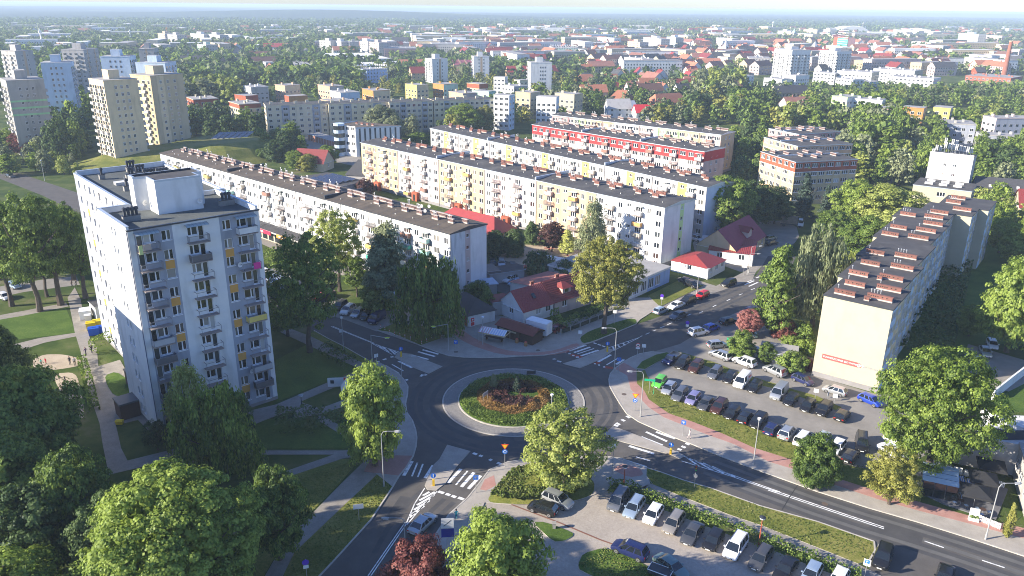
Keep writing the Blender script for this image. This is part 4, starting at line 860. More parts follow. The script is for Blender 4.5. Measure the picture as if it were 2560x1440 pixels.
# red topped block
b=slab('apartment_block','five storey block with a bright red top storey over pale pink walls',(1761,380),(1331,312),(1822,357),15.5,[('w',3.4,2.4,0),('w',3.2,2.2,0),('b',3.4,2.2,0,['rust','white','grey'])],mats=[W_pink,W_red,W_white,plinth_m],
  matfn=lambda u,z,c:1 if z>12.1 else 0,gm=1,D=13,chim='old',seams=(28,57),right=[('.',3,0,0),('w',3,1.1,0),('w',3,1.1,0),('.',3,0,0)])
b.w.box(b.L + .01, b.L + .06, -.01, 13.01, 12.1, 15.4, 1); b.finish([bitumen, coping])
# pastel block
b=slab('apartment_block','pastel block with pink, lemon and orange sections, farthest of the three parallel rows',(1803,338),(1380,288),(1853,318),15.5,[('w',3.4,2.4,0),('b',3.2,2.2,0,['rust','white']),('w',3.2,2.2,0)],mats=[W_rose,W_lime,W_peach,W_white,W_pink,W_cream,plinth_m],
  matfn=lambda u,z,c:[0,1,2,3,4,1,5,4,1,2][int(u//11)%10] if z>9.4 else [4,3,2,3,4,3,5][int(u//11)%7],gm=5,D=12,chim='old',right=[('.',3,0,5),('w',3,1.1,5),('w',3,1.1,5),('.',3,0,5)])
b.finish([bitumen, coping])
# three stepped blocks to the right
for lab,N,L,Rr,top,low in (('block with a brick red top storey, nearest of the three stepped blocks',(1990,407),(1902,380),(2139,398),W_brickred,W_cream),
       ('four storey peach block, middle one of the three stepped blocks',(1995,367),(1910,344),(2128,360),W_peach,W_peach),
       ('four storey block with dusty rose walls, rearmost of the three stepped blocks',(1998,337),(1922,322),(2116,332),W_rose,W_rose)):
 u = [('w', 3.4, 2.4, 0), ('w', 3.4, 2.2, 0)]
 o, ang, ln, D = frame3(14.5, N, L, Rr); D = min(D, 34)
 b = Bld('apartment_block', lab, 'apartment block', o, ang, [top, low, W_white, plinth_m]); f = lambda u_, z, c: 0 if z > 11.2 else 1
 n = max(2, round(ln / 3.4) // 2); m = max(2, round(D / 6.8))
 b.wall(0, 0, 0, ln, 0, 14.5, u, 5, .8, 2.74, f, rep=n); b.wall(ln, 0, math.pi / 2, D, 0, 14.5, u, 5, .8, 2.74, f, rep=m)
 b.wall(ln,D,math.pi,ln,0,14.5,u,5,.8,2.74,f,rep=n,far=True); b.wall(0,D,-math.pi/2,D,0,14.5,u,5,.8,2.74,f,rep=m,far=True)
 b.flatroof(0, ln, 0, D, 14.5, over=.1); b.r.box(ln / 2 - .2, ln / 2 + .2, 0, D, 14.8, 15.2, 1)
 for i in range(7): obj('chimney', chimney_mesh(3.2, kind='old'), b.root, (ln * (.2 + .6 * ((i * 37) % 7) / 7), D * (i + .7) / 8, 14.8), 0)
 mb=MB(); mb.box(-.04,ln+.04,-.04,0,11.1,11.35,0); mb.box(ln,ln+.04,-.0,D,11.1,11.35,0); mb.obj('cornice_band',[W_white],b.root)
 b.finish([bitumen, coping])
# the stepped cream block on the right with the printed gable
YA = R(52)
b=Bld('apartment_block','stepped pale yellow block with brick chimneys and an advertising strip on its blank end wall','apartment block',(63.1-11.2*math.sin(YA),119.9+11.2*math.cos(YA)),YA-math.pi/2,[W_pale,W_sky,W_sand,W_lgrey,plinth_m])
secs = [(0, 12, 0), (12, 28, 1.2), (28, 45, 2.4), (45, 67, 3.6), (67, 79, 4.8), (79, 88.6, 1.0), (88.6, 101, -1.2)]; b.gm = 0; HY = 15.3
for i, (y0, y1, off) in enumerate(secs):
 x0, x1 = -off, 11.2 - off
 b.wall(x0, y0, 0, x1 - x0, 0, HY); b.wall(x1, y1, math.pi, x1 - x0, 0, HY); b.wall(x0, y1, -math.pi / 2, y1 - y0, 0, HY, [('.', 1, 0, 0)])
 b.wall(x1,y0,math.pi/2,y1-y0,0,HY,[('w',2.8,1.6,1),('w',2.8,2.0,2),('w',3.0,2.2,3)],5,1.2,2.75,lambda u,z,c:c if (z%2.75)>.2 else 0,rep=max(1,round((y1-y0)/8.6)))
 b.r.box(x0 - .12, x1 + .12, y0 - .12 + i * .003, y1 + .12, HY, HY + .24 + i * .002, 1, top=0)
 n = max(1, round((y1 - y0) / 7.6))
 for j in range(n):
  yy = y0 + (y1 - y0) * (j + .3) / n
  for xx, ln in ((2.9, 3.4), (8.3, 4.0)):
   if RNG.random() < .88:
    o = obj('chimney', chimney_mesh(ln), b.root, (x0 + xx, yy + (1.3 if xx > 5 else 0), HY + .3))
    for q in range(RNG.integers(0, 5)): obj('flue_pipe', pipe_mesh(.5, .08), o, (-ln / 2 + .5 + q * .5, 0, 1.1))
obj('chimney', chimney_mesh(.8, H=.7), b.root, (6.6, 1.6, HY + .2)); obj('chimney', chimney_mesh(.8, H=.7), b.root, (6.4 - 1, 14.5, HY + .2))
# advertising strip
red_p = mat('banner_red', (.68, .09, .08), .6)
mb = MB(); mb.box(1.3, 7.35, -.05, -.012, 3.75, 4.65, 0); mb.obj('banner', [red_p], b.root)
def text(s_, size, m, parent, loc, rot, name='lettering', align='LEFT', ext=.01):
 cu = bpy.data.curves.new(name, 'FONT'); cu.body = s_; cu.size = size; cu.extrude = ext; cu.align_x = align; cu.resolution_u = 2
 o = bpy.data.objects.new(name, cu); COL.objects.link(o); o.parent = parent; o.location = loc; o.rotation_euler = rot; cu.materials.append(m)
 bpy.context.view_layer.update(); me=bpy.data.meshes.new_from_object(o); q=bpy.data.objects.new(name,me); COL.objects.link(q); q.parent=parent; q.location=loc; q.rotation_euler=rot; bpy.data.objects.remove(o); bpy.data.curves.remove(cu); return q
whitepr = mat('print_white', (.8, .8, .8), .6); bluepr = mat('print_blue_grey', (.2, .23, .32), .6)
text('POWIERZCHNIA DO WYNAJĘCIA', .46, whitepr, b.root, (1.5, -.06, 4.05), (math.pi / 2, 0, 0))
text('667 225 667', .5, bluepr, b.root, (8.15, -.03, 4.0), (math.pi / 2, 0, 0))
mb=MB(); mb.bar((7.55,-.07,4.2),(7.55,-.02,4.2),.42,0,20); mb.bar((7.55,-.09,4.2),(7.55,-.071,4.2),.33,1,20); mb.box(7.42,7.5,-.11,-.091,4.1,4.45,0); mb.box(7.42,7.72,-.111,-.092,4.02,4.12,0); mb.obj('phone_emblem',[red_p,whitepr],b.root)
b.w.box(-.02, 11.22, -.06, -.001, 0, .9, 4); b.finish([bitumen, coping_d])

# white slab with the aerial forest on its roof
o = G(2290, 462, 9); LA = R(-40)
b=Bld('office_tower','white windowless slab tower crowned with telecom aerials, above a low hall with a grey roof','tower block',G(2283,463,8),R(-35),[W_white,W_lgrey,W_pale])
b.wall(0,0,0,17,0,8,[('.',6,0,2),('w',2,2.4,2),('.',6,0,2)],1,4.5,2.8); b.wall(17,0,math.pi/2,14,0,8,[('.',1,0,1)]); b.wall(17,14,math.pi,17,0,8,[('.',1,0,2)]); b.wall(0,14,-math.pi/2,14,0,8,[('.',1,0,2)])
b.flatroof(0, 17, 0, 14, 8, over=.1)
b.wall(1.5,14.1,0,13,0,16,[('.',3,0,0),('w',1.6,1.0,0),('.',.6,0,0),('w',1.6,1.0,0),('.',3,0,0)],2,9.5,3.2,sill=.3,wh=.9); b.wall(14.5,14.1,math.pi/2,10,0,16,[('.',1,0,1)]); b.wall(14.5,24.1,math.pi,13,0,16,[('.',1,0,1)]); b.wall(1.5,24.1,-math.pi/2,10,0,16,[('.',1,0,1)])
b.flatroof(1.5, 14.5, 14.1, 24.1, 16, over=.05)
for i in range(6):
 mb = MB(); mb.box(-1.2, 1.2, -.5, .5, 0, .6, 0); mb.obj('skylight', [PAL['white']], b.root, (4 + (i % 3) * 4.2, 4 + (i // 3) * 5, 8.3))
for i in range(16):
 x, y = 2.2 + (i * 5.3) % 11.6, 14.6 + ((i * 3.7) % 9); hh = 2 + (i * 1.7) % 3
 mb = MB(); mb.bar((0, 0, 0), (0, 0, hh), .07, 0, 5)
 for q in range(3):a=q*2.1; mb.box(.3*math.cos(a)-.14,.3*math.cos(a)+.14,.3*math.sin(a)-.14,.3*math.sin(a)+.14,hh-1.8,hh,1)
 mb.bar((-.8, 0, hh * .5), (.8, .0, hh * .5), .05, 0, 4); mb.obj('aerial', [galv, PAL['white']], b.root, (x, y, 16.3))
mb = MB(); mb.box(0, 13, .0, .06, 0, 1.1, 0); mb.obj('parapet', [PAL['white']], b.root, (1.5, 14.0, 16.3)); b.finish([bitumen, coping])

# ---------------------------------------------------------------- gabled houses
tile_red=mat('roof_tile_red',(.27,.04,.038),.55,var=.12,scale=1.2,objvar=.1); tile_dred=mat('roof_tile_dark_red',(.2,.03,.028),.7,var=.2,scale=2)
tile_or=mat('roof_tile_orange',(.36,.14,.08),.85,var=.22,scale=1.2,objvar=.2); slate=mat('roof_slate',(.055,.055,.06),.8,var=.2,scale=1.5)
def ribs_roof(mb, x0, x1, ya, za, yb, zb, mi, dx=.45, r=.035):
 """raised seams down a roof slope"""
 n = int((x1 - x0) / dx)
 for i in range(1, n):
  x=x0+i*(x1-x0)/n; mb.poly([(x-r,ya,za+.002),(x,ya,za+.06),(x,yb,zb+.06),(x-r,yb,zb+.002)],mi); mb.poly([(x,ya,za+.06),(x+r,ya,za+.002),(x+r,yb,zb+.002),(x,yb,zb+.06)],mi)
def courses(mb, x0, x1, ya, za, yb, zb, mi, n=14):
 """tile courses as shallow steps"""
 for i in range(n):
  a, c = i / n, (i + 1) / n; y0, z0, y1, z1 = ya + (yb - ya) * a, za + (zb - za) * a, ya + (yb - ya) * c, za + (zb - za) * c
  mb.poly([(x0,y0,z0+.09),(x1,y0,z0+.09),(x1,y1,z1+.02),(x0,y1,z1+.02)],mi); mb.poly([(x0,y0,z0),(x1,y0,z0),(x1,y0,z0+.09),(x0,y0,z0+.09)],mi)
def house(name, label, o, ang, L, D, he, hr, wm, rm, hip=0., win='ww', seam=None, over=.4, cat='house', fine=True, group=None, sides=True):
 b = Bld(name, label, cat, o, ang, [wm, wm], group); ym = D / 2
 un = [('w' if c == 'w' else '.', 2.6, 1.3, 0) for c in win]
 kw = dict(nst=max(1, int(he // 2.7)), base=.5, sh=2.7, far=not fine)
 b.wall(0,0,0,L,0,he,un,**kw); b.wall(L,0,math.pi/2,D,0,he,[('.',1,0,0),('w',2.6,1.2,0),('.',1,0,0)] if sides else None,**kw); b.wall(L,D,math.pi,L,0,he,un,**kw); b.wall(0,D,-math.pi/2,D,0,he,[('.',1,0,0),('w',2.6,1.2,0),('.',1,0,0)] if sides else None,**kw)
 k = (hr - he) / ym; ze = he - over * k
 hx = hip
 for sgn in (0, 1):
  ya, yb = (-over, ym) if not sgn else (D + over, ym)
  if hx: b.r.poly([(-over, ya, ze), (L + over, ya, ze), (L - hx, yb, hr), (hx, yb, hr)][:: -1 if sgn else 1], 0)
  elif seam=='ribs' and fine:b.r.poly([(-over,ya,ze),(L+over,ya,ze),(L+over,yb,hr),(-over,yb,hr)][::-1 if sgn else 1],0); ribs_roof(b.r,-over,L+over,ya,ze,yb,hr,0)
  elif seam == 'tiles' and fine: courses(b.r, -over, L + over, ya, ze, yb, hr, 0, max(8, int(ym / .35)))
  else: b.r.poly([(-over, ya, ze), (L + over, ya, ze), (L + over, yb, hr), (-over, yb, hr)][:: -1 if sgn else 1], 0)
 if hx:
  b.r.poly([(-over,D+over,ze),(-over,-over,ze),(hx,ym,hr)],0); b.r.poly([(L+over,-over,ze),(L+over,D+over,ze),(L-hx,ym,hr)],0)
 else:
  b.w.poly([(0, 0, he), (0, D, he), (0, ym, hr - .05)], 0); b.w.poly([(L, 0, he), (L, D, he), (L, ym, hr - .05)], 0)
 b.r.poly([(-over, -over, ze - .02), (-over, D + over, ze - .02), (L + over, D + over, ze - .02), (L + over, -over, ze - .02)], 1)
 b.hr, b.D, b.L = hr, D, L
 return b
def dirpt(p, q): d = q - p; return math.atan2(d.y, d.x), math.hypot(d.x, d.y)
# the double house with red roofs at the roundabout: left half bright red sheet, right half dark tiles
p, q = G(1308, 807), G(1377, 780); a, _ = dirpt(G(1308, 812), G(1450, 768)); o = G(1308, 812)
b=house('house','white house with a bright red sheet metal roof and skylight beside the brown stalls',o,a,8.3,8,3.0,6.4,W_white,tile_red,win='.ww',seam='ribs',over=.3)
mb=MB(); mb.box(-.4,.4,-.6,.6,0,.12,0,top=1); sk=mb.obj('skylight',[coping_d,glass_dark],b.root,(4.4,2.0,4.82)); sk.rotation_euler=(math.atan2(3.4,4),0,0)
obj('chimney', chimney_mesh(.8, kind='new'), b.root, (6.5, 5.0, 5.9)); b.finish([tile_red, W_white])
o2 = o + Vector((math.cos(a), math.sin(a), 0)) * 8.75
b=house('house','beige house with a dark red tiled roof and dormer, joined to the bright red one',o2,a,11.5,8,3.1,6.6,W_pink,tile_dred,win='ww',seam='tiles',over=.3)
mb = MB(); mb.box(-1.2, 1.2, 0, 2.2, 0, 1.5, 0); mb.box(-.5, .5, -.05, .0, .35, 1.3, 2)
mb.poly([(-1.6,-.5,1.45),(1.6,-.5,1.45),(.4,1.4,2.5),(-.4,1.4,2.5)],1); mb.poly([(-1.6,-.5,1.45),(-.4,1.4,2.5),(-1.6,3.2,1.5)],1); mb.poly([(1.6,-.5,1.45),(1.6,3.2,1.5),(.4,1.4,2.5)],1)
mb.obj('dormer',[W_pink,tile_dred,glass_dark],b.root,(4.2,.9,3.7)); obj('chimney',chimney_mesh(.9),b.root,(5,5.0,6.0)); b.finish([tile_dred,W_white])
# kiosk with a dark hipped roof
a, ln = dirpt(G(1120, 783), G(1168, 815)); o = G(1118, 784)
mb=MB(); mb.box(0,11.4,8.05,15,0,3.2,0); mb.poly([(-.4,7.6,4.6),(11.8,7.6,4.6),(11.8,15.4,3.4),(-.4,15.4,3.4)],1); mb.poly([(-.02,8.06,3.2),(-.02,15,3.2),(-.02,15,3.4),(-.02,8.06,4.55)],0); mb.poly([(11.42,8.06,3.2),(11.42,8.06,4.55),(11.42,15,3.4),(11.42,15,3.2)],0); mb.poly([(0,15.01,3.2),(11.4,15.01,3.2),(11.4,15.01,3.4),(0,15.01,3.4)],0); mb.obj('rear_wing',[W_white,mat('roof_salmon',(.36,.12,.09),.8,var=.2,scale=1.5)],b.root)
b=house('kiosk','small white kiosk with a dark pitched roof and a red door near the willow',o,a,9.0,6.5,2.9,5.2,W_white,slate,hip=2.2,win='....',cat='kiosk',sides=False,over=.45)
mb = MB()
for x, w_, c in ((.8, 1.6, 0), (2.8, 2.0, 0), (5.2, 1.8, 0)): mb.box(x, x + w_, -.06, -.01, 1.0, 2.2, c)
mb.obj('shop_window', [mat('poster_blue', (.15, .35, .6), .5)], b.root)
mb=MB(); mb.box(9.01,9.1,.5,1.6,.1,2.1,0); mb.box(9.101,9.13,.65,1.45,.25,1.0,1); mb.box(9.101,9.13,.65,1.45,1.15,1.95,1); mb.box(9.131,9.15,.9,1.2,1.4,1.7,0)
mb.obj('door', [frame_w, mat('door_red', (.65, .03, .04), .5)], b.root)
mb = MB(); mb.box(7.6, 8.5, -.07, -.01, .2, 2.3, 0); mb.obj('poster', [mat('door_red', (.65, .03, .04), .5)], b.root); b.finish([slate, PAL['blue']])
# sheds and awnings behind
for lab,px,py,a_,L,D,h,m in (('pale blue awning roof in the yard behind the kiosk',1180,745,20,6,4,2.7,PAL['blue']),('flat black garage roof at the foot of the white block',1158,715,22,9,5,2.8,coping_d),('low red roofed lean-to beside the bright red house',1232,790,25,4.2,4,3.0,tile_dred),('grey flat garage roof beside the parked white cars',1225,712,25,9,4.5,2.6,bitumen)):
 b=Bld('shed',lab,'shed',G(px,py),R(a_),[W_lgrey]); b.wall(0,0,0,L,0,h); b.wall(L,0,math.pi/2,D,0,h); b.wall(L,D,math.pi,L,0,h); b.wall(0,D,-math.pi/2,D,0,h); b.flatroof(0,L,0,D,h,over=.3,th=.15); b.finish([m,coping])
# long red roofed house between the two long blocks
o = G(1118, 566, 0); a, ln = dirpt(G(1085, 560, 4), G(1240, 600, 4))
b=house('house','long single storey house with a red roof and brick chimneys between the two long blocks',G(1085,572),a,24,9,3.2,6.5,W_sand,tile_red,hip=4,win='w.w.w.w',over=.5)
for x in (3.5, 9, 15): obj('chimney', chimney_mesh(.9, H=1.6), b.root, (x, 4.5, 6.1))
b.finish([tile_red, W_white])
# pavilions
b = Bld('glass_pavilion', 'white framed glass pavilion with a white roof in the courtyard', 'pavilion', G(1322, 676), R(-28), [frame_w, glass_dark])
for ox,oy,a_,L in ((0,0,0,9),(9,0,math.pi/2,5),(9,5,math.pi,9),(0,5,-math.pi/2,5)):b.wall(ox,oy,a_,L,0,2.7,[('.',1.2,0,1),('.',.14,0,0)],rep=int(L/1.3))
b.flatroof(0, 9, 0, 5, 2.7, over=.3, th=.3); b.finish([PAL['white'], frame_w])
a, ln = dirpt(G(1622, 728), G(1671, 706))
b = Bld('shop', 'low flat roofed shop with a bright blue wall behind the big street tree', 'shop', G(1618, 730), a, [W_blue, W_lgrey, W_white])
b.wall(0,0,0,9.5,0,3.6,[('w',3,2.2,0),('w',3,2.2,0),('.',4,0,0)],1,.3,3,sill=.4,wh=2.3); b.wall(9.5,0,math.pi/2,22,0,3.6,[('.',1,0,0)]); b.wall(9.5,22,math.pi,19,0,3.6,[('.',1,0,2)]); b.wall(-9.5,22,-math.pi/2,22,0,3.6,[('.',1,0,1)]); b.wall(-9.5,0,0,9.5,0,3.6,[('w',3,2.0,2)],1,.3,3,rep=3,sill=.4,wh=2.3)
b.flatroof(-9.5,9.5,0,22,3.6,over=.2,th=.45); mb=MB(); mb.box(-.6,.6,-.5,.5,0,.8); mb.obj('roof_unit',[galv],b.root,(6,15,4.05)); b.finish([bitumen_far,W_white])
# red roofed pair by the side road
a, ln = dirpt(G(1768, 700), G(1820, 672))
b=house('shop','small white shop with a salmon red hipped roof, closest to the side road',G(1768,699),a,9.5,10,2.9,4.6,W_white,tile_red,hip=3,win='www',cat='shop',over=.3)
text('K S', .8, bluepr, b.root, (-.06, 6.2, 1.9), (math.pi / 2, 0, -math.pi / 2)); b.finish([tile_red, W_white])
a, ln = dirpt(G(1838, 662), G(1905, 622))
b=house('inn','larger house with a dark red steep roof and a dormer behind the small white shop',G(1838,660),a,20,11,3.4,8.2,W_cream,tile_red,win='wwwww',cat='house',over=.3)
mb=MB(); mb.box(-1.4,1.4,0,3,0,1.6,0); mb.poly([(-1.8,-.4,1.55),(0,-.4,2.8),(0,4,2.8),(-1.8,4,1.55)],1); mb.poly([(1.8,-.4,1.55),(1.8,4,1.55),(0,4,2.8),(0,-.4,2.8)],1); mb.poly([(-1.4,-.003,1.6),(1.4,-.003,1.6),(0,-.003,2.6)],0)
mb.obj('dormer', [W_pink, tile_dred], b.root, (11, 1.2, 4.6)); b.finish([mat('roof_tile_wine', (.24, .03, .05), .7, var=.15), W_white])
b=Bld('house','low white annex with a dark red ribbed roof before the steep roofed house','annex',G(1770,654),R(-20),[W_white]); b.wall(0,0,0,11,0,3.2,[('w',3,1.4,0)],1,.5,3,rep=2); b.wall(11,0,math.pi/2,9,0,3.2); b.wall(0,9,-math.pi/2,9,0,3.2); b.wall(11,9,math.pi,11,0,3.2)
b.r.poly([(-.3,-.3,3.2),(11.3,-.3,3.2),(11.3,9.3,4.6),(-.3,9.3,4.6)],0); ribs_roof(b.r,-.3,11.3,-.3,3.2,9.3,4.6,0); b.r.poly([(-.3,-.3,3.1),(-.3,9.3,3.1),(-.3,9.3,4.6),(-.3,-.3,3.2)],0); b.r.poly([(11.3,-.3,3.1),(11.3,-.3,3.2),(11.3,9.3,4.6),(11.3,9.3,3.1)],0); b.finish([tile_red,W_white])
# maroon house and slate roofs
b=house('house','pale house with a maroon pitched roof among the trees beyond the white block',G(735,425),R(-15),13,9,3.5,8,W_pale,tile_dred,win='ww',over=.4); b.finish([tile_dred,W_white])
b=house('house','grey house with a black half-hipped roof left of the yellow and white block',G(866,462),R(-10),9,11,4,8.5,W_lgrey,slate,hip=3,win='w.',over=.4); b.finish([slate,W_white])
for px,py,lab,L in ((2432,522,'large house with a charcoal roof and skylights at the right edge',24),(2540,560,'cream house with a brown roof at the far right edge',14)):
 b = house('house', lab, G(px, py), R(-22), L, 12, 5.5, 10, W_pale, slate if L > 20 else tile_dred, win='w.w.w', over=.4)
 for i in range(3):mb=MB(); mb.box(-.4,.4,-.6,.6,0,.12); s_=mb.obj('skylight',[PAL['white']],b.root,(4+i*4,2.6,7.6)); s_.rotation_euler=(math.atan2(4.5,6),0,0)
 b.finish([slate if L > 20 else tile_dred, W_white])
# white office building with vertical strips and its garages
o=G(818,323,15); b=Bld('office_building','white four storey office building with vertical black strips and a round glass stair tower','office building',G(840,385),R(-30),[W_white,coping_d,W_sky,W_lgrey])
b.wall(0,0,0,12,0,13,[('w',3,1.8,0)],4,.6,3.2,rep=4); b.wall(12,0,R(50),20,0,12,[('.',1.4,0,0),('.',.7,0,1)],rep=9); P1=Vector((12+20*math.cos(R(50)),20*math.sin(R(50)),0))
b.wall(P1.x,P1.y,math.pi,P1.x,0,12,[('.',1,0,0)]); b.wall(0,P1.y,-math.pi/2,P1.y,0,13,[('.',3,0,0),('w',3,2,0)],4,.6,3.2,rep=2)
b.r.poly([(0,0,12.6),(12,0,12.6),(P1.x,P1.y,12.6),(0,P1.y,12.6)],0); b.r.poly([(12,0,12),(P1.x,P1.y,12),(P1.x,P1.y,12.6),(12,0,12.6)],1); b.r.poly([(P1.x,P1.y,12),(0,P1.y,12),(0,P1.y,12.6),(P1.x,P1.y,12.6)],1)
mb = MB(); mb.bar((3.5, -.8, 0), (3.5, -.8, 13.8), 2.4, 0, 14)
for k in range(4): mb.bar((3.5, -.8, 1.5 + k * 3.2), (3.5, -.8, 3.3 + k * 3.2), 2.44, 1, 14)
mb.obj('stair_tower', [W_sky, glass_dark], b.root)
for x in (6, 9, 12, 15): obj('chimney', chimney_mesh(1.2), b.root, (x, 8, 12.6))
b.finish([bitumen_br, coping])
b=Bld('garage_row','long low row of garages with rust coloured doors beside the office building','garages',G(770,350),R(-50),[W_pink,mat('garage_door',(.3,.13,.08),.7)]); b.wall(0,0,0,30,0,2.8,[('.',.5,0,0),('.',2.2,0,1)],rep=11); b.wall(30,0,math.pi/2,6,0,2.8); b.wall(0,6,-math.pi/2,6,0,2.8); b.wall(30,6,math.pi,30,0,2.8); b.flatroof(0,30,0,6,2.8); b.finish([bitumen_far,coping])

# ================================================================ VEHICLES
def paint(name, col, metal=.35): return mat('paint_' + name, col, .3, metal * (.3 if max(col) < .1 else 1), coat=.45, spec=.5, var=.04)
PT={k:paint(k,c,m) for k,c,m in (('white',(.72,.73,.74),0),('silver',(.48,.5,.52),.6),('pale_blue',(.4,.5,.6),.5),('grey',(.17,.18,.2),.5),('dark_grey',(.065,.068,.075),.4),('black',(.012,.012,.014),.1),('navy',(.015,.022,.09),.3),('blue',(.02,.06,.42),.3),('red',(.55,.015,.02),.1),('green',(.12,.5,.06),.1),('lilac',(.3,.28,.48),.4),('beige',(.4,.36,.3),.5),('brown',(.06,.025,.02),.4),('teal',(.16,.24,.23),.5),('wine',(.16,.02,.03),.3))}
tyre=mat('tyre_rubber',(.015,.015,.015),.85); rimm=mat('wheel_rim',(.45,.45,.46),.35,.8); lampm=mat('headlight_glass',(.75,.77,.8),.1); tailm=mat('tail_light',(.45,.01,.01),.25); platem=mat('number_plate',(.75,.75,.72),.5)
trim = mat('black_trim', (.02, .02, .022), .6); carglass = mat('car_glass', (.012, .016, .02), .04, spec=.9)
CARS = {}
SPEC = dict(  # length, half width, height, belt, rear glass base/top, windscreen top/base, nose height, tail height
 hatch=(4.0,.86,1.47,.92,-1.93,-1.5,.45,1.2,.62,.86),sedan=(4.65,.89,1.43,.9,-1.75,-1.05,.45,1.2,.6,.86),estate=(4.6,.88,1.5,.92,-2.15,-1.85,.5,1.3,.62,.88),
 suv=(4.5,.93,1.68,1.05,-2.1,-1.75,.45,1.25,.75,.98),minivan=(4.5,.92,1.82,1.05,-2.18,-2.0,.75,1.55,.72,1.0),van=(5.0,.96,1.98,1.12,-2.45,-2.35,1.15,1.85,.85,1.05))
def build_car(kind):
 Ln, hw, H, belt, rb, rt, ft, fb, nose, tail = SPEC[kind]; f = Ln / 2
 root = thing('parked_car', 'parked car', 'car')
 xs = [-f, -f + .06, -f + .25, rb + .02 if rb > -f + .3 else -f + .5, -.6, .4, fb, fb + (f - fb) * .5, f - .2, f - .05, f]
 zt = [tail - .25, tail - .06, tail, belt, belt, belt - .01, belt - .03, (belt + nose) / 2 + .03, nose + .04, nose - .05, nose - .22]
 wf = [.84, .93, .98, 1, 1, 1, 1, .99, .94, .88, .78]
 mb = MB(); secs = []
 for x, z, q in zip(xs, zt, wf):
  w_ = hw * q; zb = .24 if -f + .1 < x < f - .1 else .34; h_ = z - zb
  pts=[(-w_*.9,zb),(-w_,zb+.3*h_),(-w_,zb+.72*h_),(-w_*.93,z-.01),(-w_*.6,z+.03),(0,z+.045),(w_*.6,z+.03),(w_*.93,z-.01),(w_,zb+.72*h_),(w_,zb+.3*h_),(w_*.9,zb)]
  b = len(mb.v); mb.v += [(x, y, zz) for y, zz in pts]; secs.append(b)
 n = 11
 for a, b in zip(secs, secs[1:]):
  for i in range(n): j = (i + 1) % n; mb.f.append((a + i, a + j, b + j, b + i)[::-1]); mb.m.append(0)
 mb.f.append(tuple(secs[0] + i for i in range(n))); mb.m.append(0); mb.f.append(tuple(secs[-1] + i for i in range(n))[::-1]); mb.m.append(0)
 mb.box(f - .12, f + .012, -hw * .45, hw * .45, .36, .5, 1); mb.box(-f - .012, -f + .1, -hw * .7, hw * .7, .3, .42, 1)
 me = mb.mesh('body', [PT['white'], trim], smooth=True); me.set_sharp_from_angle(angle=R(38)); obj('body', me, root)
 # cabin: pillars and roof in paint, windows as their own part
 cb, g = MB(), MB(); wb, wt = hw * .93, hw * .74; zb = belt - .01; zr = H - .05
 def side(t, top): return (rb + (fb - rb) * t, zb) if not top else (rt + (ft - rt) * t, zr)
 cuts = [0, .07, .36, .4, .68, .72, .97, 1] if kind != 'van' else [0, .05, .3, .33, .62, .66, .97, 1]
 for sy in (-1, 1):
  for i in range(len(cuts) - 1):
   tgt = cb if i % 2 == 0 else g
   if kind == 'van' and i in (1, 3): tgt = cb
   q = [(*side(cuts[i], 0), wb), (*side(cuts[i + 1], 0), wb), (*side(cuts[i + 1], 1), wt), (*side(cuts[i], 1), wt)]
   P = [(x, sy * y, z) for x, z, y in q]; tgt.poly(P if sy < 0 else P[::-1], 0)
 for xb_, xt_, sg, tgt in ((fb, ft, 1, g), (rb, rt, -1, g if kind != 'van' else cb)):
  e = .07
  P = lambda s_, t: (xb_ + (xt_ - xb_) * t, s_ * (wb + (wt - wb) * t), zb + (zr - zb) * t)
  q = [P(-1 + e, .03), P(1 - e, .03), P(1 - e, .93), P(-1 + e, .93)]; tgt.poly(q if sg > 0 else q[::-1], 0)
  for a0, a1 in ((-1, -1 + e), (1 - e, 1)): q = [P(a0, 0), P(a1, 0), P(a1, 1), P(a0, 1)]; cb.poly(q if sg > 0 else q[::-1], 0)
  q = [P(-1 + e, .93), P(1 - e, .93), P(1 - e, 1), P(-1 + e, 1)]; cb.poly(q if sg > 0 else q[::-1], 0)
  q = [P(-1 + e, 0), P(1 - e, 0), P(1 - e, .03), P(-1 + e, .03)]; cb.poly(q if sg > 0 else q[::-1], 0)
 m = 4
 ys = [-wt, -wt * .5, 0, wt * .5, wt]; zz = [0, .035, .05, .035, 0]; X = [rt, rt + .2, ft - .3, ft]; xz = [0, 1, 1, 0.1]
 for i in range(3):
  for j in range(4):cb.poly([(X[i],ys[j],zr+zz[j]*xz[i]),(X[i+1],ys[j],zr+zz[j]*xz[i+1]),(X[i+1],ys[j+1],zr+zz[j+1]*xz[i+1]),(X[i],ys[j+1],zr+zz[j+1]*xz[i])],0)
 if kind in ('estate', 'suv', 'minivan'):
  for sy in (-1, 1): cb.box(rt + .15, ft - .1, sy * (wt - .04) - .02, sy * (wt - .04) + .02, zr + .03, zr + .07, 1)
 obj('cabin', cb.mesh('cabin', [PT['white'], trim]), root); obj('windows', g.mesh('windows', [carglass]), root)
 wr = .33 if kind not in ('suv', 'van') else .36; ax = (-f + .78, f - .85)
 wm_=MB(); wm_.bar((0,-.1,0),(0,.1,0),wr,0,16); wm_.bar((0,.1,0),(0,.105,0),wr*.66,1,10); wm_.bar((0,.105,0),(0,.12,0),.07,0,6)
 wme = wm_.mesh('wheel', [tyre, rimm])
 for x in ax:
  for sy in (-1, 1):
   o = obj('wheel', wme, root, (x, sy * (hw - .09), wr), 0 if sy > 0 else math.pi)
